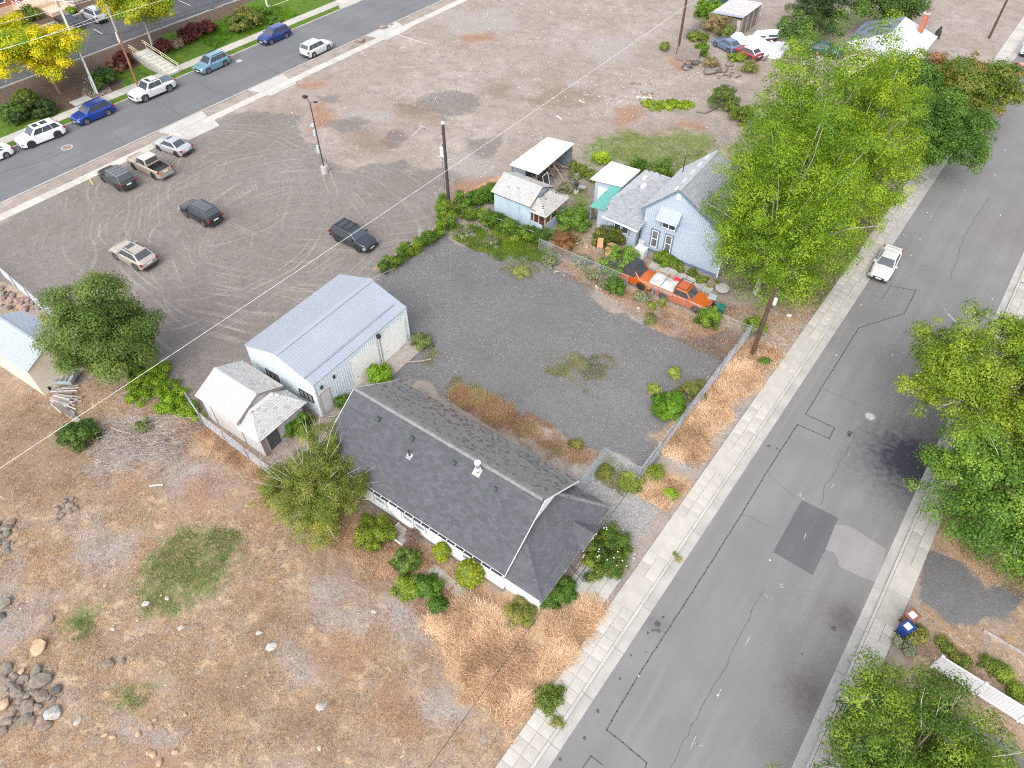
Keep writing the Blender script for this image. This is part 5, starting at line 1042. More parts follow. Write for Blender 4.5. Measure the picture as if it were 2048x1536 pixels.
# ------------------------------------------------------------------ fences
def chain_fence(label, pts, hgt, spacing=2.6, mesh=.075, r=.0032, group=None, name='chain_link_fence', bow=0.0):
    o = Vector((pts[0][0], pts[0][1], 0)); f = empty(name, o, 0, label, 'fence', group); wm = MB(); rr = random.Random(3)
    for (a, b) in zip(pts[:-1], pts[1:]):
        A = Vector((a[0], a[1], 0)) - o; B = Vector((b[0], b[1], 0)) - o; d = B - A; L = d.length; u = d.normalized(); n = max(1, round(L / spacing)); s = Vector((-u.y, u.x, 0))
        for i in range(n + 1):
            p = A + u * (L * i / n); mb = MB(); lean = Vector((rr.uniform(-.03, .03), rr.uniform(-.03, .03), 0)); mb.tube(p + Vector((0, 0, -.1)), p + lean + Vector((0, 0, hgt + .04)), .032 if 0 < i < n else .042, n=8); mb.build('post', M_steel, f)
        mb = MB(); mb.tube(A + Vector((0, 0, hgt)), B + Vector((0, 0, hgt)), .024, n=8); mb.build('top_rail', M_steel, f)
        k = 0; x = -hgt
        def bw(t): return s * (.035 + bow * math.sin(math.pi * (t / (L / n) % 1)))
        while x < L:
            for sg in (1, -1):
                t0, t1 = (x, x + hgt) if sg > 0 else (x + hgt, x); z0, z1 = .05, hgt
                lo, hi = min(t0, t1), max(t0, t1)
                if hi <= 0 or lo >= L: continue
                q = []
                for t, z in ((t0, z0), (t1, z1)):
                    tc = min(max(t, 0), L); zz = z0 + (z1 - z0) * ((tc - t0) / (t1 - t0)); q.append(A + u * tc + bw(tc) + Vector((0, 0, zz)))
                wm.tube(q[0], q[1], r, n=3, cap=False)
            x += mesh * 1.414
    wm.build('chain_mesh', mat('mesh_wire', (0.38, 0.41, 0.45), .5, .1, metal=.2), f, kind='stuff'); return f
chain_fence('silver chain-link fence running along the gravel yard beside the near street', [(-10.0, 27.4), (-10.0, 36.5), (-10.05, 44.9)], 1.8, 2.9, .06, .0042, bow=.05)
chain_fence('short chain-link fence and gate leg meeting the front corner of the charcoal roofed house', [(-10.0, 27.35), (-12.8, 27.3), (-12.65, 23.7)], 1.8, 2.8, .07, .0036)
chain_fence('low chain-link fence between the gravel yard and the blue house garden', [(-8.8, 44.95), (-10.1, 44.95), (-18.9, 44.6)], 1.35, 3.0, .085, .0028)
chain_fence('sagging chain-link fence beside the orange shrub and grey weeds', [(-21.2, 44.5), (-26.0, 44.3), (-30.4, 44.2)], 1.35, 2.4, .085, .0028)
chain_fence('chain-link fence along the back of the small grey shed', [(-40.0, 13.35), (-37.6, 12.75), (-30.0, 12.7)], 1.5, 2.6, .07, .0038)
chain_fence('grey chain-link fence along the rubble strip at the left edge', [(-72, 12.9), (-66.0, 12.6), (-58.2, 12.3), (-54, 12.2)], 1.5, 3.0, .07, .0040)
f = chain_fence('dark green screened fence at the far end of the dirt lot', [(-50.0, 112.5), (-46.5, 109.5), (-40.9, 105.9)], 1.9, 3.0, .2, .003)
mb = MB()
for a, b in (((-50.0, 112.5), (-46.5, 109.5)), ((-46.5, 109.5), (-41.0, 106.0))):
    A, B = Vector((*a, 0)) - Vector((-50.0, 112.5, 0)), Vector((*b, 0)) - Vector((-50.0, 112.5, 0)); d = (B - A).normalized(); s = Vector((d.y, -d.x, 0)) * .03
    mb.mesh([A + s, B + s, B + s + Vector((0, 0, 1.85)), A + s + Vector((0, 0, 1.85)), A + s * 1.3, B + s * 1.3, B + s * 1.3 + Vector((0, 0, 1.85)), A + s * 1.3 + Vector((0, 0, 1.85))], [(3, 2, 1, 0), (4, 5, 6, 7), (3, 7, 6, 2)])
mb.build('windscreen', mat('green_screen', (0.02, 0.085, 0.085), .8, .1), f)
# white vinyl privacy fence, lower right
A, B = at(1868, 1338), at(2075, 1466); A.z = B.z = 0; A = Vector((9.45, 26.55, 0)); B = Vector((16.2, 26.25, 0)); d = (B - A); L = d.length; u = d.normalized(); n = 3
vf = empty('vinyl_fence', A, math.atan2(u.y, u.x), 'white vinyl privacy fence with capped posts at the lower right', 'fence'); hv = 1.45; M_vin = mat('white_vinyl', (0.60, 0.61, 0.63), .35, .03)
for i in range(n + 1):
    x = L * i / n; mb = MB(); mb.box(x - .065, x + .065, -.065, .065, -.05, hv + .08); p = mb.build('post', M_vin, vf); mb = MB(); mb.mesh([(x - .085, -.085, hv + .08), (x + .085, -.085, hv + .08), (x + .085, .085, hv + .08), (x - .085, .085, hv + .08), (x, 0, hv + .17)], [(0, 1, 4), (1, 2, 4), (2, 3, 4), (3, 0, 4), (3, 2, 1, 0)]); mb.build('cap', M_vin, p)
    if i < n:
        x1_ = L * (i + 1) / n - .067; x0_ = x + .067
        for (z0, z1) in ((.08, .22), (hv - .12, hv)): mb = MB(); mb.box(x0_, x1_, -.045, .045, z0, z1); mb.build('rail', M_vin, vf)
        m_ = 12
        for k in range(m_): a = x0_ + (x1_ - x0_) * k / m_; mb = MB(); mb.box(a + .004, a + (x1_ - x0_) / m_ - .004, -.02, .02, .222, hv - .122); mb.build('board', M_vin, vf)
c = at(1966, 1262); mb = MB(); mb.box(0, 2.6, -.06, .06, -.02, .14, M=Matrix.Translation((c.x, c.y, 0)) @ Matrix.Rotation(-.05, 4, 'Z')); tag(mb.build('timber_rail', M_greywood), 'pale timber lying on the dry ground beyond the vinyl fence', 'timber')
# plank fences by the far utility pole
for (a, b, lab, hh) in (((1352, 118), (1396, 124), 'short grey plank fence beside the leaning utility pole', 1.6), ((1370, 78), (1402, 55), 'white weathered plank fence running to the dry bush', 1.2)):
    A, B = at(*a), at(*b); d = B - A; u = d.normalized(); f = empty('plank_fence', A, math.atan2(u.y, u.x), lab, 'fence'); nb = 5
    for k in range(nb): mb = MB(); mb.box(0, d.length, -.03 + rnd.uniform(-.01, .01), .0, .05 + k * hh / nb, .02 + (k + 1) * hh / nb); mb.build('plank', M_greywood if 'grey' not in lab else mat('dull_plank', (0.22, 0.19, 0.17), .9, .25, scale=4), f)
    for x in (.05, d.length / 2, d.length - .05): mb = MB(); mb.box(x - .05, x + .05, .002, .1, -.05, hh + .1); mb.build('post', M_wood, f)
# ------------------------------------------------------------------ vehicles
def paint(name, col, metal=0.25, rough=0.28): return mat('paint_' + name, col, rough, 0.03, scale=1.0, metal=metal, fine=0.015, coat=0.6, fscale=6)
_wheels = {}
def wheel(parent, x, y, R, side, rim=M_rim, steer=0.0):
    key = (round(R, 2), side, rim.name)
    if key not in _wheels:
        tb = MB(); n = 22; prof = [(-.10, R * .66), (-.105, R * .93), (-.08, R), (.08, R), (.105, R * .93), (.10, R * .66)]; V = []
        for (yy, rr) in prof:
            for i in range(n): a = 2 * math.pi * i / n; V.append((rr * math.cos(a), yy, rr * math.sin(a)))
        F = [(k * n + i, (k + 1) * n + i, (k + 1) * n + (i + 1) % n, k * n + (i + 1) % n) for k in range(5) for i in range(n)]; tb.mesh(V, F)
        t = tb.build('tyre', M_tyre); rb = MB(); s = side
        rb.mesh([(R * .66 * math.cos(2 * math.pi * i / n), .05 * s, R * .66 * math.sin(2 * math.pi * i / n)) for i in range(n)], [tuple(range(n))], m=1)
        for k in range(5):
            a = 2 * math.pi * k / 5 + .3; c, sn = math.cos(a), math.sin(a); w = .05
            p = [(c * .04 - sn * w, .085 * s, sn * .04 + c * w), (c * .04 + sn * w, .085 * s, sn * .04 - c * w), (c * R * .64 + sn * w * .8, .095 * s, sn * R * .64 - c * w * .8), (c * R * .64 - sn * w * .8, .095 * s, sn * R * .64 + c * w * .8)]
            rb.poly(p)
        rb.mesh([(R * q * math.cos(2 * math.pi * i / n), .1 * s, R * q * math.sin(2 * math.pi * i / n)) for q in (.67, .58) for i in range(n)], [(i, (i + 1) % n, n + (i + 1) % n, n + i) for i in range(n)])
        rm = rb.build('rim', [rim, M_rimdark]); _wheels[key] = (t.data, rm.data); bpy.data.objects.remove(t); bpy.data.objects.remove(rm)
    w = empty('wheel', (x, y, R), steer); w.parent = parent
    for nm, d in zip(('tyre', 'rim'), _wheels[key]): o = bpy.data.objects.new(nm, d); COL.objects.link(o); o.parent = w
    return w

def interp(x, tab):
    if x <= tab[0][0]: return tab[0][1]
    for (a, b), (c, d) in zip(tab[:-1], tab[1:]):
        if x <= c: t = (x - a) / (c - a); return b + (d - b) * t
    return tab[-1][1]

SPEC = {  # L, W, H, wheelbase, R, belt z, (xbf, xrf, xrr, xbr) fractions of L, hood table, roof half-width factor
 'suv': dict(L=4.65, W=1.86, H=1.68, wb=2.68, R=.36, zb=1.06, cab=(.245, .085, -.385, -.475), top=[(-.5, .86), (-.485, 1.0), (-.46, 1.06), (.22, 1.07), (.36, .99), (.455, .90), (.5, .72)], rf=.76),
 'bigsuv': dict(L=5.0, W=1.95, H=1.75, wb=2.9, R=.40, zb=1.10, cab=(.25, .10, -.37, -.475), top=[(-.5, .88), (-.485, 1.02), (-.46, 1.1), (.22, 1.12), (.36, 1.03), (.455, .92), (.5, .72)], rf=.76),
 'cross': dict(L=4.8, W=1.92, H=1.60, wb=2.85, R=.39, zb=1.03, cab=(.20, .05, -.30, -.465), top=[(-.5, .82), (-.485, .96), (-.45, 1.02), (.18, 1.04), (.34, .97), (.45, .86), (.5, .66)], rf=.72),
 'sedan': dict(L=4.6, W=1.78, H=1.44, wb=2.7, R=.33, zb=.93, cab=(.215, .06, -.20, -.37), top=[(-.5, .80), (-.48, .95), (-.38, .98), (-.3, .95), (.2, .93), (.36, .84), (.455, .74), (.5, .60)], rf=.70),
 'pickup': dict(L=5.5, W=1.90, H=1.78, wb=3.35, R=.39, zb=1.12, cab=(.205, .10, -.125, -.15), top=[(-.5, 1.08), (.2, 1.12), (.36, 1.06), (.46, 1.0), (.5, .78)], rf=.80, bed=(-.485, -.155, .62)),
 'avalanche': dict(L=5.6, W=2.0, H=1.88, wb=3.3, R=.42, zb=1.18, cab=(.215, .11, -.17, -.20), top=[(-.5, 1.16), (-.2, 1.24), (.2, 1.18), (.36, 1.12), (.46, 1.06), (.5, .8)], rf=.80),
 'hatch': dict(L=4.1, W=1.68, H=1.36, wb=2.4, R=.30, zb=.90, cab=(.20, .05, -.28, -.46), top=[(-.5, .78), (-.47, .9), (.18, .92), (.36, .84), (.46, .76), (.5, .6)], rf=.74)}

def build_car(label, cat, kind, pm, name='parked_car', rim=M_rim, rails=False, sunroof=None, roofm=None, dark_lower=False, group=None, racks=False, spoiler=False, cover=None, glass=None, lights=True, low=None):
    S = SPEC[kind]; L, W, H, wb, R, zb = S['L'], S['W'], S['H'], S['wb'], S['R'], S['zb']; hwid = W / 2; glass = glass or M_glass
    car = empty(name, (0, 0, 0), 0, label, cat, group); xw = (wb / 2, -wb / 2); sill = R * .62; ra = R * 1.17
    xs = set(np.linspace(-L / 2, L / 2, 25).tolist()) | {-L / 2 + .05, L / 2 - .05, -L / 2 + .14, L / 2 - .14}
    for q in xw: xs |= {q + ra * k for k in (-1.001, -.97, -.85, -.6, -.3, 0, .3, .6, .85, .97, 1.001)}
    bed = S.get('bed')
    if bed: xs |= {bed[0] * L - .005, bed[0] * L, bed[1] * L, bed[1] * L + .005}
    xs = sorted(xs); mb = MB(); rows = []
    for x in xs:
        f = abs(x) / (L / 2); w = hwid * (1 - .20 * f ** 7 - .02 * f ** 2); zt = interp(x / L, S['top']); zo = sill + (.10 * max(0, f - .85) / .15)
        for q in xw:
            if abs(x - q) < ra: zo = max(zo, R + math.sqrt(max(ra * ra - (x - q) ** 2, 0)) * .98)
        zo = min(zo, zt - .22); inb = bed and bed[0] * L <= x <= bed[1] * L; zi = bed[2] if inb else zt + .015
        half = [(0, zo), (w * .97, zo), (w, min(zo + .12, zt - .18)), (w * 1.0, max(zo + .02, zt - .30)), (w * .985, zt - .09), (w * .92, zt - .015), (w * .86, zt), (w * .855, zi), (0, zi + (.03 if not bed else 0))]
        ring = [(x, y, z) for y, z in half] + [(x, -y, z) for y, z in half[-2:0:-1]]; rows.append(ring)
    n = len(rows[0]); V = [p for r in rows for p in r]; F = []; Mi = []
    for i in range(len(rows) - 1):
        for k in range(n):
            F.append((i * n + k, i * n + (k + 1) % n, (i + 1) * n + (k + 1) % n, (i + 1) * n + k)); xm = (xs[i] + xs[i + 1]) / 2
            b = k in (0, n - 1); bd = bed and bed[0] * L - .003 < xm < bed[1] * L + .003 and k in (6, 7, 8, 9)
            Mi.append(1 if b else (1 if bd else (2 if (dark_lower and k in (1, n - 2)) else 0)))
    F += [tuple(range(n - 1, -1, -1)), tuple(range((len(rows) - 1) * n, len(rows) * n))]; Mi += [0, 0]
    me = bpy.data.meshes.new('body'); me.from_pydata(V, [], F); 
    for m_ in (pm, M_blackpl, low or M_blackpl): me.materials.append(m_)
    me.polygons.foreach_set('material_index', Mi); me.polygons.foreach_set('use_smooth', [True] * len(F)); me.update(); me.set_sharp_from_angle(angle=math.radians(38)); body = bpy.data.objects.new('body', me); COL.objects.link(body); body.parent = car
    # cabin
    xbf, xrf, xrr, xbr = [q * L for q in S['cab']]; wbt = hwid * .90; wr = hwid * S['rf']; zr = H
    Bq = [Vector((xbr, -wbt, zb - .05)), Vector((xbf, -wbt, zb - .05)), Vector((xbf, wbt, zb - .05)), Vector((xbr, wbt, zb - .05))]
    Tq = [Vector((xrr, -wr, zr - .045)), Vector((xrf, -wr, zr - .045)), Vector((xrf, wr, zr - .045)), Vector((xrr, wr, zr - .045))]
    I = [Vector((xrr + .12, -wr + .14, zr)), Vector((xrf - .14, -wr + .14, zr)), Vector((xrf - .14, wr - .14, zr)), Vector((xrr + .12, wr - .14, zr))]
    import bmesh
    bm = bmesh.new(); vs = [bm.verts.new(v) for v in Bq + Tq + I]
    for f_ in ((0, 1, 5, 4), (1, 2, 6, 5), (2, 3, 7, 6), (3, 0, 4, 7), (4, 5, 9, 8), (5, 6, 10, 9), (6, 7, 11, 10), (7, 4, 8, 11), (8, 9, 10, 11)): bm.faces.new([vs[i] for i in f_])
    es = [e for e in bm.edges if len(e.link_faces) == 2]; bmesh.ops.bevel(bm, geom=es, offset=.055, segments=2, profile=.6, affect='EDGES')
    for f_ in bm.faces:
        f_.smooth = True; f_.material_index = 1 if f_.normal.z > .82 else 0
    me = bpy.data.meshes.new('cabin'); bm.to_mesh(me); bm.free(); me.materials.append(pm); me.materials.append(roofm or pm); cabin_ = bpy.data.objects.new('cabin', me); COL.objects.link(cabin_); cabin_.parent = car; roof = cabin_
    def quad(face, u0, u1, v0, v1, off=.012, name='window', m=None, uf=None):
        a, b, c, d = face; nn = (b - a).cross(d - a).normalized()
        def P(u, v): return a.lerp(b, u).lerp(d.lerp(c, u), v) + nn * off
        q = [P(u0, v0), P(u1, v0), P(u1 if uf is None else uf, v1), P(u0, v1)]; m2 = MB(); m2.mesh([p - nn * .01 for p in q] + q, [(4, 5, 6, 7), (0, 1, 5, 4), (1, 2, 6, 5), (2, 3, 7, 6), (3, 0, 4, 7)]); return m2.build(name, m or glass, car)
    sR = (Bq[0], Bq[1], Tq[1], Tq[0]); fr = (Bq[1], Bq[2], Tq[2], Tq[1]); sL = (Bq[2], Bq[3], Tq[3], Tq[2]); re = (Bq[3], Bq[0], Tq[0], Tq[3])
    quad(fr, .05, .95, .08, .97, name='windscreen'); quad(re, .07, .93, .28 if kind not in ('sedan',) else .10, .93, name='rear_window')
    nw = 2 if kind in ('sedan', 'pickup', 'avalanche', 'hatch', 'cross') else 3; cuts = {2: [.06, .48, .93], 3: [.05, .30, .62, .94]}[nw]
    for a, b in zip(cuts[:-1], cuts[1:]):
        quad(sR, a + .008, b - .008, .13, .93, name='side_window'); quad(sL, 1 - b + .008, 1 - a - .008, .13, .93, name='side_window')
    if sunroof:
        for (u0, u1) in sunroof: mb = MB(); mb.box(xrr + (xrf - xrr) * u0, xrr + (xrf - xrr) * u1, -wr * .55, wr * .55, zr + .001, zr + .014); mb.build('sunroof', glass, roof)
    if rails:
        for s in (-1, 1): mb = MB(); mb.box(xrr + .15, xrf - .2, s * (wr - .1) - .02, s * (wr - .1) + .02, zr + .0, zr + .055); mb.build('roof_rail', M_blackpl if rails == 1 else M_chrome, roof)
    if racks:
        for k in range(racks): x = xrr + .3 + k * (xrf - xrr - .7) / max(1, racks - 1); mb = MB(); mb.box(x - .025, x + .025, -wr + .02, wr - .02, zr + .06, zr + .09); mb.build('crossbar', M_blackpl, roof)
    if spoiler: mb = MB(); mb.box(-L / 2 + .06, -L / 2 + .20, -hwid * .8, hwid * .8, interp(-.47, S['top']) + .10, interp(-.47, S['top']) + .135); [mb.box(-L / 2 + .1, -L / 2 + .2, y - .03, y + .03, interp(-.47, S['top']) - .02, interp(-.47, S['top']) + .10) for y in (-hwid * .7, hwid * .7)]; mb.build('spoiler', pm, car)
    if cover: mb = MB(); mb.box(-.48 * L, -.215 * L, -hwid * .8, hwid * .8, 1.20, 1.27); mb.build('bed_cover', mat('dark_bed_cover', (0.10, 0.12, 0.16), .45, .1), car)
    if lights:
        zf = interp(.47, S['top']); zrr = interp(-.49, S['top'])
        for s in (-1, 1):
            mb = MB(); mb.box(L / 2 - .30, L / 2 - .045, s * hwid * .88 - .13, s * hwid * .88 + .05, zf - .28, zf - .12); mb.build('headlight', M_lens, car)
            mb = MB(); mb.box(-L / 2 - .012, -L / 2 + .16, s * hwid * .87 - .09, s * hwid * .87 + .07, zrr - .17, zrr + .04); mb.build('taillight', M_red, car)
        mb = MB(); mb.box(L / 2 - .02, L / 2 + .012, -hwid * .55, hwid * .55, zf - .30, zf - .10); mb.build('grille', M_blackpl, car)
        mb = MB(); mb.box(L / 2 - .01, L / 2 + .03, -.26, .26, .42, .53); mb.build('number_plate', M_plate, car)
        mb = MB(); mb.box(-L / 2 - .03, -L / 2 + .01, -.26, .26, zrr - .25, zrr - .12); mb.build('number_plate', M_plate, car)
        mb = MB(); mb.box(L / 2 - .08, L / 2 + .03, -hwid * .86, hwid * .86, .30, .42); mb.build('bumper', M_blackpl, car)
        mb = MB(); mb.box(-L / 2 - .06, -L / 2 + .06, -hwid * .88, hwid * .88, .34, .52); mb.build('bumper', M_blackpl if kind not in ('pickup',) else M_steel, car)
        for s in (-1, 1): mb = MB(); mb.box(xbf - .42, xbf - .24, s * (hwid + .02) - .11, s * (hwid + .02) + .11, zb + .0, zb + .14); mb.build('mirror', pm, car)
    for q in xw:
        for s in (-1, 1): wheel(car, q, s * (hwid - .095), R, s, rim)
    return car
def put(car, f, r, side, kind, z=0.0, off=0.0):
    F, Rr = at(*f, z), at(*r, z); M = (F + Rr) / 2; d = (F - Rr).normalized(); n = Vector((-d.y, d.x, 0)); hw = SPEC[kind]['W'] / 2 - .02
    c = M - n * hw if side == 'L' else M + n * hw; car.location = (c.x, c.y, z); car.rotation_euler = (0, 0, math.atan2(d.y, d.x)); return car
def put2(car, x, y, ang, z=0.0): car.location = (x, y, z); car.rotation_euler = (0, 0, math.radians(ang)); return car
G1, G2, G3 = 'cars parked along the far street', 'vehicles parked on the brown gravel lot', 'cars in the far car park'
P_white, P_silver, P_blue = paint('white', (.78, .79, .80), 0), paint('silver', (.50, .51, .53), .5), paint('blue', (.012, .05, .30), .4)
put2(build_car('white sedan cut off by the left edge of the photograph', 'car', 'sedan', P_white, group=G1), -86.25, 21.75, -90, ZR)
put(build_car('large white SUV with twin dark sunroofs parked by the lawn verge', 'SUV', 'bigsuv', P_white, rim=M_rimdark, sunroof=[(.70, .93), (.28, .58)], group=G1), (67.5, 296), (119, 276), 'L', 'bigsuv', ZR)
put(build_car('bright royal blue SUV parked between the white SUV and silver pickup', 'SUV', 'suv', P_blue, rails=1, group=G1), (178, 249), (218.5, 232), 'L', 'suv', ZR)
put(build_car('silver white pickup with covered bed and dark side cladding below the concrete steps', 'pickup truck', 'avalanche', paint('pearl', (.66, .67, .69), .2), 'pickup_truck', rails=2, sunroof=[(.62, .86)], cover=1, dark_lower=True, group=G1), (295, 204), (341, 184.5), 'L', 'avalanche', ZR)
put(build_car('pale teal blue SUV with roof rails and a sunshade in its windscreen', 'SUV', 'suv', paint('tealblue', (.17, .32, .41), .4), rails=1, group=G1), (420, 147.5), (452.5, 132.5), 'L', 'suv', ZR)
put(build_car('dark navy blue boxy SUV farthest along the lawn verge', 'SUV', 'suv', paint('navy', (.015, .045, .20), .4), group=G1), (544, 90), (575, 76.5), 'L', 'suv', ZR)
put(build_car('silver SUV parked facing away on the near side of the far street', 'SUV', 'suv', paint('palesilver', (.62, .63, .64), .3), group=G1), (659.5, 101), (629.5, 116), 'R', 'suv', ZR)
put2(build_car('black car cut off by the top edge on the far street', 'car', 'sedan', paint('black', (.015, .015, .017), .2), group=G1), -85.9, 87.0, -90, ZR)
put(build_car('silver sedan parked nose first against the far kerb strip', 'car', 'sedan', P_silver, sunroof=[(.7, .95)], rim=M_rimdark, group=G2), (318, 301), (354, 314), 'L', 'sedan')
put(build_car('beige pickup truck with an open dark bed between the silver sedan and grey SUV', 'pickup truck', 'pickup', paint('beige', (.42, .35, .27), .35), 'pickup_truck', rim=M_rimdark, group=G2, roofm=paint('palebeige', (.62, .57, .50), .2)), (269, 339), (309, 359), 'L', 'pickup')
put(build_car('dark grey SUV with roof crossbars parked left of the beige pickup', 'SUV', 'suv', paint('charcoal', (.035, .035, .04), .3), rails=2, racks=4, rim=M_rimdark, group=G2, roofm=paint('greyroof', (.20, .21, .23), .4)), (205, 362.5), (240, 384), 'L', 'suv')
put(build_car('black SUV with black roof rails alone in the middle of the gravel lot', 'SUV', 'suv', paint('black', (.015, .015, .017), .2), rails=1, group=G2, roofm=paint('blackroof', (.10, .105, .12), .4)), (371, 434), (410, 455), 'L', 'suv')
put(build_car('champagne beige crossover with sunroof nearest the big maple', 'SUV', 'cross', paint('champagne', (.47, .41, .35), .45), sunroof=[(.62, .92)], rails=1, group=G2), (232.5, 519), (275, 542), 'L', 'cross')
put(build_car('dark slate SUV with crossbars parked near the ivy covered fence', 'SUV', 'suv', paint('slate', (.045, .05, .065), .5), rails=1, racks=3, rim=M_rimdark, group=G2), (717, 505), (674.5, 484), 'R', 'suv')
put(build_car('silver sedan with rear spoiler parked alone beside the pale trees', 'car', 'sedan', paint('warmsilver', (.62, .61, .58), .2), spoiler=True), (1774, 570), (1799, 520), 'L', 'sedan', ZR)
put2(build_car('red and pink car half hidden by leaves at the upper right', 'car', 'sedan', paint('fadedred', (.48, .10, .10), .1), group='cars at the far end of the near street'), -3.9, 109.5, -90, ZR)
put2(build_car('white van cut off by the right edge of the near street', 'van', 'bigsuv', P_white, name='parked_van', group='cars at the far end of the near street'), -3.7, 118.5, -90, ZR)
put2(build_car('black sedan parked nose out beside the silver wagon at the brick building', 'car', 'sedan', paint('black', (.015, .015, .017), .2), group=G3), -109.9, 45.2, 0, 1.0)
put2(build_car('silver wagon parked beside the black sedan by the planting strip', 'SUV', 'suv', P_silver, rails=1, group=G3), -109.4, 48.6, 180, 1.0)
put2(build_car('dark car tucked behind the silver wagon in the far car park', 'car', 'sedan', paint('charcoal', (.035, .035, .04)), group=G3), -109.8, 52.1, 180, 1.0)
put2(build_car('silver grey car behind the left yellow tree', 'car', 'sedan', P_silver, group=G3), -108.9, 35.6, 0, 1.0)
put2(build_car('dark car with red lights at the left edge of the far car park', 'car', 'suv', paint('darkred', (.20, .02, .02)), group=G3), -107.2, 32.6, 180, 1.0)
put2(build_car('black car cut off by the top edge of the far car park', 'car', 'sedan', paint('black', (.015, .015, .017)), group=G3), -108.6, 60.2, 0, 1.0)
put2(build_car('silver car cut off by the lower right edge beyond the vinyl fence', 'car', 'sedan', P_silver), 17.2, 30.4, 178)
# junkyard vehicles
GJ = 'scrapped vehicles behind the rock ledge'
put2(build_car('faded blue wagon with whitish roof among the junk beside the dry bush', 'car', 'hatch', paint('fadedblue', (.12, .17, .26), .2), group=GJ), -36.2, 95.0, 160)
put2(build_car('dull red hatchback with white roof among the junk', 'car', 'hatch', paint('dullred', (.25, .05, .05), .1), group=GJ, roofm=P_white), -33.0, 94.4, 165)
put2(build_car('blue car with pale bonnet almost hidden among junk and leaves', 'car', 'hatch', paint('junkblue', (.05, .13, .26), .2), group=GJ), -25.0, 101.3, 5)
def trucks():
    # orange flatbed truck with plank bed sides and a white sheet on the deck
    t = build_car('orange flatbed truck with plank sides and a pale sheet over the load', 'truck', 'pickup', paint('orange', (.44, .095, .016), .05), 'flatbed_truck', rim=M_rimdark, lights=True)
    put2(t, -16.55, 45.95, 2); t.scale = (.9, .9, .9); pm = paint('orange', (.44, .095, .016))
    for ch in list(t.children):
        if ch.name.startswith('body') : pass
    for s in (-1, 1):
        for k in range(2): mb = MB(); mb.box(-3.55 + k * 1.45, -2.15 + k * 1.45, s * 1.08 - .02, s * 1.08 + .02, .95, 1.42); mb.build('side_board', mat('orange_ply', (0.42, 0.20, 0.10), .8, .2), t)
    mb = MB(); mb.box(-3.6, -.72, -1.06, 1.06, .86, .94); mb.build('deck', M_wood, t)
    mb = MB(); N_ = 9; 
    V = [(-3.3 + 2.5 * i / N_, -.95 + 1.9 * j / N_, 1.36 + .10 * math.sin(i * .9) * math.cos(j * .8) + .12 * math.sin(j / N_ * math.pi)) for i in range(N_ + 1) for j in range(N_ + 1)]
    V += [(v[0], v[1], v[2] - .3) for v in V]; nn_ = (N_ + 1) ** 2
    mb.mesh(V, [(i * (N_ + 1) + j, (i + 1) * (N_ + 1) + j, (i + 1) * (N_ + 1) + j + 1, i * (N_ + 1) + j + 1) for i in range(N_) for j in range(N_)]
            + [(j, j + 1, nn_ + j + 1, nn_ + j) for j in range(N_)] + [(N_ * (N_ + 1) + j + 1, N_ * (N_ + 1) + j, nn_ + N_ * (N_ + 1) + j, nn_ + N_ * (N_ + 1) + j + 1) for j in range(N_)]
            + [((i + 1) * (N_ + 1), i * (N_ + 1), nn_ + i * (N_ + 1), nn_ + (i + 1) * (N_ + 1)) for i in range(N_)] + [(i * (N_ + 1) + N_, (i + 1) * (N_ + 1) + N_, nn_ + (i + 1) * (N_ + 1) + N_, nn_ + i * (N_ + 1) + N_) for i in range(N_)])
    sh = mb.build('load_sheet', mat('stained_sheet', (0.42, 0.43, 0.45), .6, .1, col2=(0.50, 0.46, 0.38)), None, smooth=True)
    sh.location = t.location; sh.rotation_euler = t.rotation_euler; sh.scale = t.scale; tag(sh, 'stained pale sheet tied over the deck of the orange truck', 'sheet')
    mb = MB(); mb.box(-2.05, -2.02, -1.1, 1.1, 1.56, 1.6); mb.build('strap', M_blackpl, sh)
    mb = MB(); mb.mesh([(-1.5, 0.5, 1.0), (-.8, .5, 1.0), (-.8, 1.0, 1.0), (-1.5, 1.0, 1.0), (-1.4, .6, 1.75), (-.85, .6, 1.6), (-.85, .9, 1.6), (-1.4, .9, 1.75)], [(4, 5, 6, 7), (0, 1, 5, 4), (1, 2, 6, 5), (2, 3, 7, 6), (3, 0, 4, 7)]); o = mb.build('red_can', mat('red_plastic', (0.55, 0.03, 0.04), .4, .1), None); o.location = t.location; o.rotation_euler = t.rotation_euler; o.scale = t.scale; tag(o, 'red plastic container standing behind the orange truck cab', 'container')
    mb = MB()
    for y in (-.78, .78): mb.tube((-.66, y, .95), (-.66, y, 1.98), .035)
    for z in (1.95, 1.5): mb.tube((-.66, -.78, z), (-.66, .78, z), .035)
    for y in (-.74, .74): mb.tube((-.66, y, 1.95), (.42, y, 1.95), .03)
    mb.tube((.42, -.74, 1.95), (.42, .74, 1.95), .03); mb.build('headache_rack', M_blackpl, t)
    v = build_car('orange SUV with a black cloth cover over its cabin parked behind the flatbed truck', 'SUV', 'suv', pm, rim=M_rimdark, roofm=mat('black_cloth', (0.035, 0.037, 0.045), .8, .2), glass=mat('black_cloth', (0.035, 0.037, 0.045)))
    put2(v, -21.5, 45.95, -1)
    bb = MB(); S_ = SPEC['suv']; q_ = [(-2.3, -.93, 1.0), (.95, -.93, 1.0), (.95, .93, 1.0), (-2.3, .93, 1.0), (-1.95, -.76, 1.74), (.35, -.76, 1.74), (.35, .76, 1.74), (-1.95, .76, 1.74)]; bb.mesh(q_, [(4, 5, 6, 7), (0, 1, 5, 4), (1, 2, 6, 5), (2, 3, 7, 6), (3, 0, 4, 7)]); bb.build('cloth_cover', mat('black_cloth', (0.035, 0.037, 0.045)), v)
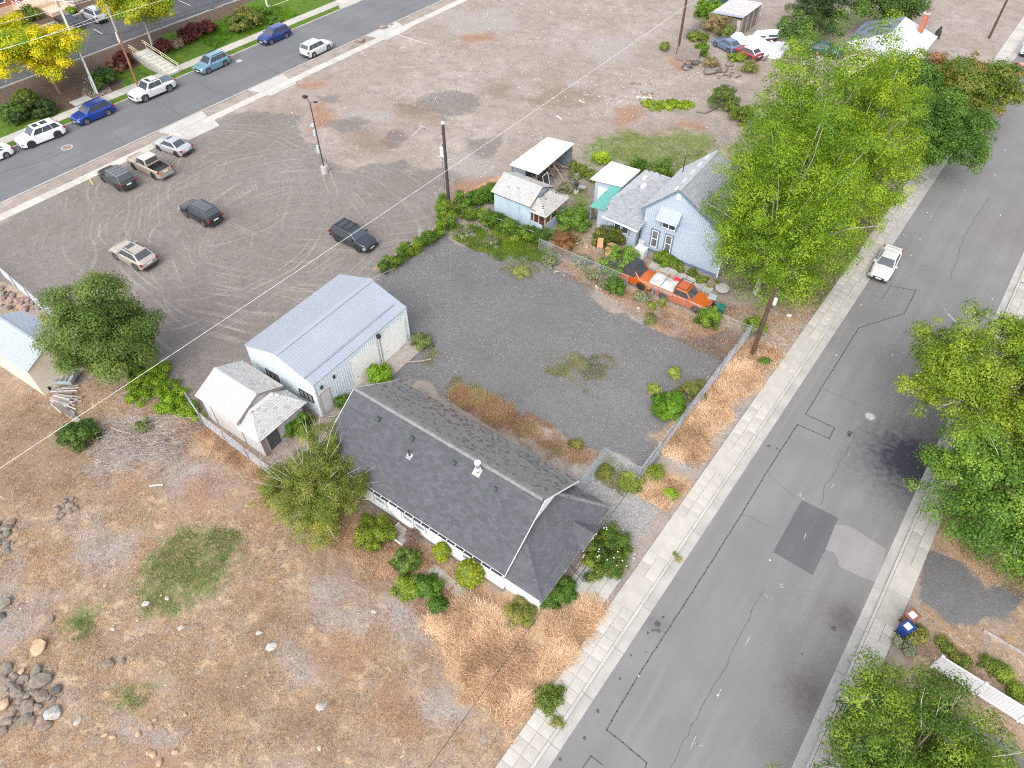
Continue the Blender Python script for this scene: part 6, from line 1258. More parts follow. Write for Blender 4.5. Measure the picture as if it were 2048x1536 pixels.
    for k, (x, y) in enumerate(((-24.3, 46.6), (-23.9, 47.2), (-24.6, 47.3), (-24.0, 46.1), (-25.4, 46.6))):
        mb = MB(); M = Matrix.Translation((x, y, 1.3 + .1 * k)) @ Matrix.Rotation(k * 1.3, 4, 'Z') @ Matrix.Rotation(.4, 4, 'Y'); mb.box(-.5, .5, -.25, .25, -.04, .04, M=M); tag(mb.build('plank', mat('orange_ply', (0.42, 0.20, 0.10))), 'orange painted board piled behind the covered orange SUV', 'board', 'orange boards behind the SUV')
trucks()
def junk():
    # white camper shell boat-like, canopy and boards
    c = at(1535, 68, 1.0); h = empty('camper_shell', (c.x, c.y, 0), math.radians(35), 'white pickup canopy resting on junk beside the plank shed', 'camper shell'); mb = MB()
    mb.mesh([(-1.7, -.8, .6), (1.9, -.8, .9), (1.9, .8, .9), (-1.7, .8, .6), (-1.4, -.6, 1.2), (1.7, -.6, 1.5), (1.7, .6, 1.5), (-1.4, .6, 1.2)], [(4, 5, 6, 7), (0, 1, 5, 4), (1, 2, 6, 5), (2, 3, 7, 6), (3, 0, 4, 7), (3, 2, 1, 0)]); mb.build('shell', M_white, h)
    mb = MB(); mb.box(-1.2, -.4, -.83, -.72, .85, 1.05); mb.box(0, 1.2, -.83, -.72, .95, 1.2); mb.build('window', M_glass, h)
    for x in (-1.2, 1.4): mb = MB(); mb.box(x - .1, x + .1, -.6, .6, -.05, .75); mb.build('trestle', M_wood, h)
    for k, (px, py, sx, sy, hh, lab, m_) in enumerate(((1475, 78, 1.1, .8, 1.1, 'white ribbed tank top beside the dry bush', M_white), (1502, 84, 2.0, 1.4, .9, 'white rounded cover lying among the junk cars', M_white), (1522, 96, 2.2, 1.6, .7, 'large white sheet metal heap right of the red hatchback', M_white), (1545, 102, 1.6, 1.5, .8, 'white panel with a brown bar on the junk heap', M_white), (1560, 92, 1.5, 1.2, .6, 'white tarpaulin bundle beside the leafy sapling', M_white), (1600, 112, 2.2, .8, .5, 'brown board platform along the front of the junk yard', M_wood), (1625, 120, 1.8, .7, .5, 'pale flatbed frame behind the tall pale trees', M_greywood))):
        c = at(px, py, hh * .5); mb = MB(); r = random.Random(k); n = 10; P = []
        for lvl, sc in ((0, 1), (hh * .6, .95), (hh, .6)):
            for i in range(n): a = 2 * math.pi * i / n; P.append((sx * sc * math.cos(a) * (1 + .12 * math.sin(3 * a + k)), sy * sc * math.sin(a) * (1 + .1 * math.cos(2 * a + k)), lvl * (1 + .2 * math.sin(a + k))))
        mb.mesh(P, [(j * n + i, j * n + (i + 1) % n, (j + 1) * n + (i + 1) % n, (j + 1) * n + i) for j in range(2) for i in range(n)] + [tuple(range(2 * n, 3 * n))]); o = mb.build('junk_heap', m_, loc=(c.x, c.y, 0)); o.rotation_euler = (0, 0, k * .7); tag(o, lab, 'junk')
    for k in range(26):
        c = at(rnd.uniform(1500, 1660), rnd.uniform(88, 128)); mb = MB(); l = rnd.uniform(.8, 2.4); M = Matrix.Rotation(rnd.uniform(0, 3.14), 4, 'Z') @ Matrix.Rotation(rnd.uniform(-.3, .3), 4, 'Y'); mb.box(-l / 2, l / 2, -.12, .12, 0, .05, M=M)
        o = mb.build('plank', [M_greywood, M_white, M_wood, mat('orange_ply', (0.42, 0.20, 0.10))][k % 4], loc=(c.x, c.y, .35)); tag(o, 'loose board lying across the junk behind the rock ledge', 'plank', 'boards in the junk yard')
junk()
# small trailer with spare tyre by the maple
c = at(112, 758, .4); t = empty('utility_trailer', (c.x, c.y, 0), math.radians(35), 'small grey blue utility trailer with a spare wheel against the beige shed', 'trailer')
M_tr = mat('trailer_grey_blue', (0.25, 0.32, 0.34), .6, .15, scale=4); mb = MB(); mb.box(-.1, 1.5, -.55, .65, .45, .52); mb.box(-.1, 1.5, -.58, -.551, .45, .8); mb.box(-.1, 1.5, .651, .68, .45, .8); mb.box(1.501, 1.53, -.58, .68, .45, .8); mb.build('bed', M_tr, t)
for k in range(4): mb = MB(); mb.box(.1 + k * .35, .3 + k * .35, -.5, .6, .53, .6); mb.build('slat', M_greywood, t)
w = wheel(t, -.25, -.75, .36, -1); w.rotation_euler = (0, 0, math.radians(-25)); w.location = (-.3, -.85, .42); wheel(t, .9, .78, .32, 1)
mb = MB(); mb.mesh([(-.9, .2 + .1, .5), (.5, .3, .5), (.5, .9, .55), (-.9, .9, .55), (-.8, .4, 1.05), (.4, .4, 1.05), (.4, .8, 1.0), (-.8, .8, 1.0)], [(4, 5, 6, 7), (0, 1, 5, 4), (1, 2, 6, 5), (2, 3, 7, 6), (3, 0, 4, 7)]); o = mb.build('covered_crate', mat('grey_tarp', (0.42, 0.43, 0.44), .7, .1), loc=(c.x, c.y, 0)); o.rotation_euler = (0, 0, .6); tag(o, 'grey tarpaulin covered load on the small utility trailer', 'covered load')

# ------------------------------------------------------------------ wheelie bins
def bin_(x, y, ang, col, label, lid=None, sticker=True, s=1.0, group=None):
    b = empty('wheelie_bin', (x, y, gh(x, y) if x < 5.9 else .035), math.radians(ang), label, 'bin', group); m = mat('bin_%s' % str(col), tuple(k_ * .75 for k_ in col), .45, .06); ml = mat('bin_%s' % str(lid or col), lid or col, .4, .06)
    mb = MB(); mb.mesh([(-.22, -.24, .04), (.24, -.24, .04), (.24, .24, .04), (-.22, .24, .04), (-.3, -.3, 1.0), (.32, -.3, 1.0), (.32, .3, 1.0), (-.3, .3, 1.0)], [(3, 2, 1, 0), (0, 1, 5, 4), (1, 2, 6, 5), (2, 3, 7, 6), (3, 0, 4, 7), (4, 5, 6, 7)]); mb.build('body', m, b)
    mb = MB(); mb.mesh([(-.36, -.33, 1.0), (.36, -.33, 1.0), (.36, .33, 1.0), (-.36, .33, 1.0), (-.33, -.3, 1.07), (.2, -.3, 1.13), (.2, .3, 1.13), (-.33, .3, 1.07), (.34, -.3, 1.06), (.34, .3, 1.06)], [(3, 2, 1, 0), (0, 1, 8, 5, 4), (2, 3, 7, 6, 9), (3, 0, 4, 7), (4, 5, 6, 7), (5, 8, 9, 6), (1, 2, 9, 8)]); l = mb.build('lid', ml, b)
    if sticker: mb = MB(); mb.mesh([(-.28, -.18, 1.085), (.1, -.18, 1.127), (.1, .18, 1.127), (-.28, .18, 1.085)], [(0, 1, 2, 3)]); mb.v = [(v[0], v[1], v[2] + .004) for v in mb.v]; mb.build('sticker', M_plate, l)
    for y_ in (-.27, .27): mb = MB(); mb.tube((-.26, y_ - .03, .11), (-.26, y_ + .03, .11), .11, n=12); mb.build('wheel', M_tyre, b)
    mb = MB(); mb.tube((-.37, -.22, .98), (-.37, .22, .98), .02); mb.build('handle', m, b)
    b.scale = (s, s, s); return b
GB = 'wheelie bins on the right pavement'
c = at(1799, 1266); bin_(c.x + .1, c.y, 65, (.012, .06, .28), 'dark blue wheelie bin with white sticker on the right pavement', group=GB)
c = at(1809, 1247); bin_(c.x + .05, c.y + .1, 65, (.33, .13, .075), 'rusty brown wheelie bin behind the blue one on the right pavement', group=GB)
c = at(1436, 630); bin_(c.x, c.y, 200, (.02, .19, .15), 'teal green wheelie bin in front of the orange truck', sticker=False, group='bins in front of the orange truck')
c = at(1415, 618); bin_(c.x, c.y + .5, 190, (.06, .11, .12), 'dark bin with grey lid squeezed against the orange truck', lid=(.30, .34, .36), sticker=False, group='bins in front of the orange truck')

# ------------------------------------------------------------------ poles, lamps and wires
M_pole = mat('creosoted_pole', (0.085, 0.042, 0.030), .85, .3, scale=4); M_poledark = mat('dark_pole', (0.045, 0.038, 0.035), .8, .2); M_polegrey = mat('grey_pole', (0.30, 0.27, 0.25), .85, .2, scale=3); M_polered = mat('red_brown_pole', (0.26, 0.12, 0.06), .85, .25, scale=3)
def pole(x, y, H, r0, r1, label, m, z=0, lean=(0, 0)):
    p = empty('utility_pole', (x, y, z), 0, label, 'utility pole'); mb = MB(); mb.tube((0, 0, -.2), (lean[0], lean[1], H), r0, r1, n=12); mb.build('shaft', m, p); return p
def can(p, x, y, z, R=.17, h=.62):
    mb = MB(); mb.tube((x, y, z), (x, y, z + h), R, n=14); mb.tube((x, y, z + h), (x, y, z + h + .08), R * .95, R * .6, n=14); o = mb.build('transformer', mat('pale_grey_enamel', (0.50, 0.53, 0.54), .45, .06), p)
    mb = MB(); mb.tube((x + .05, y, z + h + .08), (x + .05, y, z + h + .3), .035); mb.build('bushing', M_blackpl, o)
p1 = pole(*at(899, 423)[:2], 9.2, .17, .13, 'tall dark utility pole with a pale transformer rising from the ivy corner', M_poledark); can(p1, -.36, .05, 5.85, .25, .85)
mb = MB(); mb.tube((0, 0, 9.15), (0, 0, 9.3), .18, .12, n=10); mb.build('pole_cap', M_white, p1); mb = MB()
for k in range(10): a = k * .9; mb.tube((.1 * math.cos(a), .1 * math.sin(a), 5.1 + .05 * k), (.6 * math.cos(a), .5 * math.sin(a), 5.4 + .03 * k), .018, n=4)
mb.build('cable_loop', M_steel, p1)
for z, x in ((8.0, -.3), (5.2, -.3)): mb = MB(); mb.tube((0, 0, z), (x, 0, z + .1), .04); mb.build('bracket', M_blackpl, p1)
mb = MB(); mb.tube((-.45, .03, 2.2), (-.42, 0, 5.8), .02, n=5); mb.build('ground_wire', M_blackpl, p1)
p2 = pole(*at(1504, 709)[:2], 6.8, .19, .14, 'reddish brown utility pole in dry grass at the corner of the gravel yard', M_pole); can(p2, .28, .1, 5.35, .15, .55)
for k, z in enumerate((6.2, 6.35, 5.0)): mb = MB(); mb.tube((-.1, -.15, z), (.3, .2, z), .04); mb.build('bracket', M_chrome, p2)
mb = MB(); mb.tube((-.25, .1, 2.0), (-.12, .05, 5.2), .02, n=5); mb.build('cable', M_blackpl, p2)
p3 = pole(*at(1355, 107)[:2], 9.5, .17, .13, 'brown utility pole beside the grey plank fence', M_pole, lean=(-.1, .2))
p4 = pole(*at(1978, 76)[:2], 9.5, .16, .12, 'thin brown utility pole on bare ground at the upper right', M_pole)
q = atg(194, 186); p5 = pole(q.x, q.y, 10.5, .17, .13, 'grey utility pole with white conduit beside the left yellow tree', M_polegrey, gh(q.x, q.y))
mb = MB(); mb.tube((.28, -.1, 0), (.2, -.05, 9.8), .09, n=8); mb.tube((.46, -.1, 0), (.30, -.02, 4.5), .05, n=6); mb.tube((.1, -.26, 0), (.1, -.2, 2.2), .05, n=6); mb.build('conduit', mat('white_conduit', (0.62, 0.62, 0.63), .5, .1), p5)
q = at(277, 174); p6 = pole(q.x, q.y, 9.5, .15, .11, 'red brown utility pole with grey top behind the silver pickup', M_polered)
mb = MB(); mb.tube((0, 0, 6.6), (0, 0, 9.52), .155, .122, n=12); mb.build('grey_sleeve', M_polegrey, p6); mb = MB(); mb.box(-.1, .1, -.22, -.12, 5.4, 6.5); mb.build('tag_plate', M_white, p6)
for z in (6.9, 7.2): mb = MB(); mb.tube((-.2, -.2, z), (.25, .2, z), .05); mb.build('bracket', M_blackpl, p6)
# lamp post on a concrete drum
q = at(650, 345); lp = empty('lamp_post', (q.x, q.y, 0), 0, 'thin black lamp post on a round concrete drum at the edge of the gravel lot', 'lamp post')
mb = MB(); mb.tube((0, 0, -.1), (0, 0, .75), .36, .34, n=20); mb.tube((0, 0, .75), (0, 0, .78), .34, .28, n=20); mb.build('concrete_base', M_conc, lp)
mb = MB(); mb.tube((0, 0, .7), (0, 0, 7.6), .075, .05, n=8); mb.build('shaft', M_poledark, lp)
mb = MB(); mb.tube((0, 0, 7.6), (-.75, .2, 7.85), .035, n=6); mb.box(-1.05, -.65, .0, .4, 7.75, 7.95); mb.build('floodlight', M_blackpl, lp)
mb = MB(); mb.tube((0, 0, 7.55), (.45, .35, 7.7), .03, n=6); mb.box(.3, .7, .2, .32, 7.66, 7.74); mb.box(.5, .62, .1, .5, 7.66, 7.74); mb.build('bracket_arm', M_rimdark, lp)
for (z, h_, x) in ((5.05, .28, -.22), (4.1, .6, -.16), (2.2, .85, -.14)): mb = MB(); mb.box(x - .12, x + .06, -.16, .02, z, z + h_); mb.build('control_box', mat('pale_blue_enamel', (0.50, 0.60, 0.66), .45, .08), lp)
mb = MB(); mb.tube((-.3, -.1, 5.3), (-.55, -.2, 5.0), .05); mb.build('camera_unit', M_white, lp)
q = atg(535, 15); sp = empty('sign_post', (q.x, q.y, q.z), 0, 'white post on a square base cut off by the top edge beside the round shrub', 'post'); mb = MB(); mb.tube((0, 0, 0), (0, 0, 5), .12); mb.build('shaft', M_white, sp); mb = MB(); mb.box(-.4, .4, -.4, .4, -.1, .25); mb.build('base', M_conc, sp)
M_wirew = mat('white_cable', (0.66, 0.65, 0.62), .6, .05); M_wireb = mat('black_cable', (0.02, 0.02, 0.02), .6, .05)
def wire(a, b, sag, r, m, label, n=26, dash=None):
    r *= .72
    mb = MB(); A, B = Vector(a), Vector(b); P = [A.lerp(B, i / n) - Vector((0, 0, sag * 4 * (i / n) * (1 - i / n))) for i in range(n + 1)]
    for i, (p, q) in enumerate(zip(P[:-1], P[1:])): mb.tube(p, q, r, n=6, m=(i % 2 if dash else 0), cap=False)
    o = mb.build('cable', [m, dash] if dash else m); return tag(o, label, 'cable')
def ext(a, b, t): a, b = Vector(a), Vector(b); return a + (b - a) * t
wa, wb_ = at(1372, 12, 9.0), at(0, 925, 6.5)
wire(wa, ext(wa, wb_, 1.3), .5, .022, M_wirew, 'long white overhead cable crossing the whole gravel lot', 50)
wire(wa, ext(wa, at(1397, 0, 8.8), 6), .1, .022, M_wirew, 'short white overhead cable leaving the pole beside the plank fence', 10)
wire(at(902, 440, 3.0), at(897, 822, 3.2), .0, .011, mat('grey_cable', (0.40, 0.40, 0.40), .7, .1), 'thin twisted black and white cable hanging down to the charcoal roof', 120, M_wireb)
wire(at(790, 536, 2.9), at(742, 558, 4.3), .0, .015, M_wirew, 'thin pale cable reaching the garage ridge', 6)
wire(at(1541, 583, 6.6), ext(at(1541, 583, 6.6), at(862, 1527, 6.2), 1.15), .25, .018, M_wireb, 'thin black overhead cable sloping across the front yard', 40)
wa = at(475, 0, 8.0); wb_ = at(239, 68, 8.0); wire(ext(wb_, wa, 3.0), wb_, .2, .03, M_wireb, 'lower black cable from the red brown pole', 20); wire(wb_, ext(wb_, at(169, 67, 8.0), 4.5), .2, .025, M_wireb, 'black cable running left behind the yellow tree', 20)
wa = at(440, 0, 8.6); wb_ = at(246, 63, 8.3); wire(ext(wb_, wa, 3.0), wb_, .1, .025, M_wireb, 'upper black cable from the red brown pole', 20)
wa = at(305, 0, 10.0); wb_ = at(226, 25, 10.0); wire(ext(wb_, wa, 5), ext(wa, wb_, 4.5), .3, .022, M_wirew, 'pale cable passing over both yellow trees', 40)
wa = at(137, 8, 11.0); wb_ = at(0, 45, 11.0); wire(ext(wb_, wa, 2.5), ext(wa, wb_, 1.6), .2, .022, M_wirew, 'pale cable nearest the brick building', 30)
wa = at(109, 61, 9.0); wb_ = at(0, 97, 9.0); wire(ext(wb_, wa, 1.8), ext(wa, wb_, 1.6), .2, .022, M_wirew, 'pale cable crossing the left yellow tree', 30)

# ------------------------------------------------------------------ garden things beside the blue house
c = at(1281, 505, .5); hp = empty('heat_pump', (c.x, c.y, 0), math.radians(2), 'white metal cabinet standing at the corner of the blue house', 'cabinet'); mb = MB(); mb.box(-.5, .5, -.4, .4, .05, 1.05); mb.build('case', M_white, hp); mb = MB(); mb.box(-.46, .46, -.36, .36, 1.051, 1.08); mb.build('lid', mat('cream_door', (0.72, 0.70, 0.64)), hp)
c = at(1283, 488, .5); mb = MB(); mb.box(-.3, .3, -.06, .06, .2, .9); mb.box(-.22, .22, -.08, -.061, .28, .82); tag(mb.build('box_fan', mat('pale_vent', (0.50, 0.55, 0.58)), loc=(c.x, c.y, 0)), 'pale square fan frame leaning at the blue wall behind the cabinet', 'fan frame')
mb = MB(); A, B = at(1300, 528), at(1425, 582); d = (B - A); u = d.normalized(); s = Vector((-u.y, u.x, 0)) * .55
root = None
for k in range(7):
    a, b = A + d * (k / 7) + u * .02, A + d * ((k + 1) / 7) - u * .02; mb = MB(); P = [a - s, b - s, b + s, a + s]; mb.prism([(p.x, p.y) for p in P], -.1, .06)
    o = mb.build('slab' if k else 'garden_path', M_conc)
    if k == 0: root = tag(o, kind='structure')
    else: o.parent = root
c = at(1443, 582); mb = MB(); n = 24; mb.prism([(math.cos(2 * math.pi * i / n) * .62, math.sin(2 * math.pi * i / n) * .62) for i in range(n)], .3, .38); mb.tube((0, 0, -.05), (0, 0, .3), .25, n=12); tag(mb.build('round_table_top', M_conc, loc=(c.x, c.y, 0)), 'round pale concrete disc at the end of the garden path', 'disc')
c = at(1422, 572); mb = MB(); mb.box(-.35, .35, -.28, .28, -.02, .5); tag(mb.build('wooden_crate', M_wood, loc=(c.x, c.y, 0)), 'brown crate between the orange truck and the round disc', 'crate')
c = at(1152, 385); g_ = empty('garden_grill', (c.x, c.y, 0), .3, 'dark garden grill on a pale base standing on the lawn by the cabin', 'grill'); mb = MB(); mb.tube((0, 0, -.02), (0, 0, .22), .3, n=14); mb.build('base', M_conc, g_)
mb = MB(); mb.tube((0, 0, .22), (0, 0, .8), .05); mb.tube((0, 0, .8), (0, 0, 1.1), .18, .3, n=12); mb.build('bowl', M_blackpl, g_); mb = MB(); mb.box(.25, .95, -.3, .3, .75, .8); mb.build('side_shelf', M_steel, g_)
c = at(1001, 439); mb = MB(); mb.tube((0, 0, 0), (0, 0, .45), .55, n=16, cap=False); mb.tube((0, 0, .1), (0, 0, .32), .5, n=16); tag(mb.build('fire_ring', mat('rusty_ring', (0.10, 0.06, 0.05), .9, .3), loc=(c.x, c.y, 0)), 'round rusty fire ring with stones among the hedges', 'fire ring')
for k in range(9): mb = MB(); a = k * .7; mb.box(-.12, .12, -.1, .1, 0, .12, M=Matrix.Translation((c.x + .3 * math.cos(a) * (k % 3) / 2, c.y + .3 * math.sin(a) * (k % 3) / 2, .33)) @ Matrix.Rotation(a, 4, 'Z')); tag(mb.build('stone', mat('pink_stone', (0.42, 0.28, 0.23), .9, .2)), 'pinkish stone lying inside the rusty fire ring', 'stone', 'stones inside the fire ring')
c = at(1036, 443); mb = MB(); mb.box(-.35, .35, -.25, .25, 0, .5); mb.box(-.3, .3, -.2, .2, .5, .7); tag(mb.build('white_tub', M_white, loc=(c.x, c.y, 0)), 'white tub standing below the cabin wall', 'tub')
# doghouse-like low cover by the white wall
c = at(805, 1072); mb = MB(); mb.box(-.75, .5, -.5, .5, -.02, .12); o = mb.build('cellar_hatch', mat('grey_board', (0.28, 0.25, 0.23), .9, .15), loc=(c.x, c.y, 0)); tag(o, 'low grey hatch edged in white beside the round twiggy bush', 'hatch'); mb = MB(); mb.box(-.80, -.755, -.55, .55, 0, .2); mb.box(-.75, .5, -.55, -.505, 0, .2); mb.build('edge_board', M_white, o)
# path and porch walk of the white house
mb = MB(); root = None
for k, (a, b) in enumerate((((862, 1135), (905, 1172)), ((908, 1175), (960, 1215)), ((963, 1217), (1010, 1245)))):
    A, B = at(*a), at(*b); u = (B - A).normalized(); s = Vector((-u.y, u.x, 0)) * .36; mb = MB(); P = [A - s, B - s, B + s, A + s]; mb.prism([(p.x, p.y) for p in P], -.1, .03); o = mb.build('slab' if k else 'garden_path', M_conc)
    if k == 0: root = tag(o, kind='structure')
    else: o.parent = root
mb = MB(); P = [at(1150, 1128), at(1172, 1100), at(1210, 1150), at(1180, 1170)]
for k in range(4):
    x0, x1 = -9.7 + k * .62, -9.7 + k * .62 + .6; mb = MB(); mb.box(x0, x1, 18.3, 20.6, -.1, .05); o = mb.build('slab' if k else 'entrance_walk', M_conc)
    if k == 0: root2 = tag(o, kind='structure')
    else: o.parent = root2
mb = MB()
for (a, b) in (((1139, 1130, .9), (1167, 1163, .9)), ((1139, 1127, .9), (1175, 1163, .5))): mb.tube(at(*a), at(*b), .025)
mb.tube(at(1150, 1165, .9), at(1178, 1125, .9), .025); tag(mb.build('iron_handrail', M_blackpl), 'thin dark iron handrail at the porch entrance walk', 'handrail')
# ------------------------------------------------------------------ vegetation
G_MAPLE = [(.045, .09, .018), (.09, .155, .035), (.17, .235, .065)]
G_POP = [(.06, .135, .008), (.125, .23, .012), (.24, .35, .02)]
G_GREEN = [(.035, .085, .012), (.065, .15, .02), (.11, .21, .03)]
G_OLIVE = [(.065, .11, .018), (.12, .18, .03), (.20, .24, .05)]
G_YEL = [(.12, .25, .010), (.42, .42, .012), (.72, .58, .012)]
G_LIME = [(.10, .165, .02), (.17, .24, .03), (.25, .31, .055)]
G_DARK = [(.018, .042, .014), (.035, .075, .02), (.06, .11, .035)]
G_VINE = [(.045, .10, .01), (.09, .175, .014), (.17, .25, .02)]
G_RED = [(.05, .012, .015), (.10, .02, .025), (.16, .04, .04)]
G_RUST = [(.15, .075, .045), (.24, .125, .065), (.33, .19, .10)]
G_GREY = [(.12, .14, .10), (.20, .23, .17), (.30, .33, .26)]
G_BROWN = [(.16, .12, .07), (.26, .21, .13), (.34, .29, .19)]
G_FEATH = [(.085, .12, .02), (.16, .21, .035), (.28, .28, .09)]
G_WEED = [(.10, .14, .03), (.19, .22, .06), (.32, .29, .12)]

def foliage(name, blobs, n, size, pal, clump=.55, up=.5, parent=None, o=(0, 0, 0), seed=0, m=None, thin=.62, fill=.40, wob=.17, zmin=.03, spray=1.0, cl_spread=.45, kind=None, mixr=.22):
    """leaf-sized diamonds gathered into clumps spread through the volume of the crown's blobs"""
    r = np.random.default_rng(seed + 100); B = np.array(blobs, float)
    if B.shape[1] == 4: B = np.stack([B[:, 0], B[:, 1], B[:, 2], B[:, 3], B[:, 3], B[:, 3]], 1)
    wt = (B[:, 3] * B[:, 4] * B[:, 5]) ** (2 / 3.); area = (wt * 12.6).sum(); nc = max(8, int(area / (clump ** 2 * 2.6))); wt = wt / wt.sum()
    bi = r.choice(len(B), nc, p=wt); d = r.normal(size=(nc, 3)); d[:, 2] += .15; d /= np.linalg.norm(d, axis=1)[:, None]
    rad = fill + (1 - fill) * r.random(nc) ** .5; rad *= 1 + r.normal(0, wob, nc)
    C = B[bi, :3] + d * B[bi, 3:] * rad[:, None]; ok = C[:, 2] > zmin; C = C[ok]; d = d[ok]; nc = len(C)
    cs = clump * r.uniform(.5, 1.25, nc); bt = r.normal(0, .16, len(B))[bi][ok]; tint = np.clip(r.normal(.5, .24, nc) + bt, 0, 1)
    w = cs ** 2; ci = r.choice(nc, n, p=w / w.sum())
    q = r.normal(size=(n, 3)) + d[ci] * .35; q[:, 2] += .45; q /= np.linalg.norm(q, axis=1)[:, None]
    sh = np.clip(r.normal(.80, .22, n), .05, 1.6); P = C[ci] + q * (cs[ci] * sh * (cl_spread / .45))[:, None] * np.array([1, 1, .72])
    P[:, 2] = np.maximum(P[:, 2], zmin + r.random(n) * .1)
    nr = q * .9 + d[ci] * .25 + np.array([0, 0, up * .6]) + r.normal(size=(n, 3)) * .33; nr /= np.linalg.norm(nr, axis=1)[:, None]
    t = np.cross(nr, r.normal(size=(n, 3))); t /= np.linalg.norm(t, axis=1)[:, None] + 1e-9; b = np.cross(nr, t)
    s = size * r.uniform(.65, 1.35, n)[:, None]; l = t * s * spray; ww = b * s * thin
    V = np.stack([P - l * .5, P - ww * .5 + nr * s * .06, P + l * .5, P + ww * .5 + nr * s * .06], 1).reshape(-1, 3) - np.array(o)
    k = np.clip(tint[ci] + r.normal(0, mixr, n), 0, 1)[:, None]; pal = np.array(pal) * np.array([1.33, 1.27, 0.92])
    col = np.where(k < .5, pal[0] + (pal[1] - pal[0]) * k * 2, pal[1] + (pal[2] - pal[1]) * (k * 2 - 1))
    ob = np_mesh(name, V, np.arange(n * 4).reshape(n, 4), 4, m or M_leaf, col, parent, kind); return ob, C

def limbs(name, base, targets, r0, m, parent, o, seed=0, sub=3, trunk_h=None):
    """tapered trunk that forks into limbs reaching the crown clumps"""
    r = random.Random(seed); mb = MB(); base = Vector(base); o = Vector(o); T = [Vector(t) for t in targets]; cen = sum(T, Vector()) / len(T)
    hh = trunk_h or max(.8, (cen.z - base.z) * .55); fork = base.lerp(Vector((cen.x, cen.y, base.z + hh)), 1); fork.x = base.x + (cen.x - base.x) * .4; fork.y = base.y + (cen.y - base.y) * .4
    prev = base - Vector((0, 0, .2)); rr = r0
    for i in range(1, 4): q = base.lerp(fork, i / 3) + Vector((r.uniform(-.05, .05), r.uniform(-.05, .05), 0)) * (i < 3); mb.tube(prev - o, q - o, rr, rr * .86, n=9, cap=False); prev = q; rr *= .86
    for t in T:
        p = prev; rb = rr * r.uniform(.45, .7)
        for i in range(1, 5):
            q = prev.lerp(t, i / 4) + Vector((r.uniform(-.2, .2), r.uniform(-.2, .2), r.uniform(0, .3))) * (1 if i < 4 else 0) * (t - prev).length * .12
            mb.tube(p - o, q - o, rb, rb * .72, n=6, cap=False); rb *= .72; p = q
    return mb.build(name, m, parent, smooth=True)

def tree(label, base, blobs, n, size, pal, r0=.2, clump=.7, bark=None, name='tree', cat='tree', seed=0, group=None, nlimb=16, twigs=0, **kw):
    base = Vector(base); t = empty(name, base, 0, label, cat, group); bl = [tuple(b) for b in blobs]
    ob, C = foliage('crown', bl, n, size, pal, clump, parent=t, o=base, seed=seed, **kw)
    r = np.random.default_rng(seed); tg = [b[:3] for b in bl] + [tuple(c) for c in C[r.choice(len(C), min(nlimb, len(C)), replace=False)]]
    limbs('trunk', base, tg, r0, bark or M_bark, t, base, seed)
    if twigs:
        mb = MB(); rr = random.Random(seed); cen = Vector(np.mean(np.array([b[:3] for b in bl]), 0)); 
        for c in C[r.choice(len(C), min(twigs, len(C)), replace=False)]:
            c = Vector(c); dd = (c - cen); a = c - dd * .3 - base; b = c + dd.normalized() * rr.uniform(.4, 1.3) + Vector((0, 0, rr.uniform(.1, .8))) - base; md = a.lerp(b, .6) + Vector((rr.uniform(-.2, .2), rr.uniform(-.2, .2), 0)); mb.tube(a, md, .022, .014, n=4, cap=False); mb.tube(md, b, .014, .006, n=4, cap=False)
            if rr.random() < .5: mb.tube(md, b + Vector((rr.uniform(-.5, .5), rr.uniform(-.5, .5), .1)), .011, .005, n=4, cap=False)
        mb.build('bare_twigs', mat('pale_twig', (0.42, 0.38, 0.33), .85, .15), t, kind='stuff')
    return t

def cone_blobs(x, y, z0, z1, r, n=6, seed=0):
    """a broad crown made of upright spires"""
    rr = random.Random(seed); out = []
    for i in range(n):
        a = 2 * math.pi * i / n + rr.uniform(-.3, .3); q = r * rr.uniform(.5, .68) if i else 0; top = z1 * (rr.uniform(.76, .97) if i else 1.0); cx, cy = x + q * math.cos(a), y + q * math.sin(a)
        for k in range(4):
            t = k / 3; z = z0 + (top - z0) * (.12 + .78 * t); w = r * (.36, .50, .42, .22)[k] * rr.uniform(.9, 1.1); out.append((cx + rr.uniform(-.2, .2), cy + rr.uniform(-.2, .2), z, w, w, (top - z0) * .17))
    return out
def round_blobs(x, y, z, r, rz=None, n=9, seed=0, sq=.62):
    rr = random.Random(seed); rz = rz or r; out = [(x, y, z, r * .62, r * .62, rz * .62)]
    for i in range(n):
        a = 2 * math.pi * i * .618 * 1 + rr.uniform(-.2, .2); e = rr.uniform(-.5, .9); q = r * sq * math.cos(e * 1.1); out.append((x + q * math.cos(a), y + q * math.sin(a), z + rz * sq * math.sin(e * 1.2), r * rr.uniform(.34, .50), r * rr.uniform(.34, .50), rz * rr.uniform(.28, .42)))
    return out
GP = 'tall pale green trees beside the blue house'
tree('tall pale green poplar nearest the gravel yard, its trunk showing at the driveway', (-12.0, 50.6, 0), cone_blobs(-11.3, 51.6, 2.6, 16.5, 6.0, 10, 1), 105000, .15, G_POP, .26, .75, M_palebark, seed=1, group=GP, nlimb=26, name='poplar_tree', mixr=.16)
tree('tallest pale green poplar right behind the blue house roof', (-13.8, 61.5, 0), cone_blobs(-14.0, 61.0, 3.0, 18.5, 5.3, 9, 2), 84000, .155, G_POP, .26, .75, M_palebark, seed=2, group=GP, nlimb=22, name='poplar_tree', mixr=.16)
tree('bright yellow green poplar leaning over the pavement behind the silver sedan', (-10.6, 62.8, 0), cone_blobs(-9.9, 63.4, 2.5, 16.8, 5.0, 8, 3), 76000, .155, [(.07, .145, .008), (.145, .245, .010), (.28, .37, .018)], .26, .75, M_palebark, seed=3, group=GP, nlimb=22, name='poplar_tree', mixr=.16)
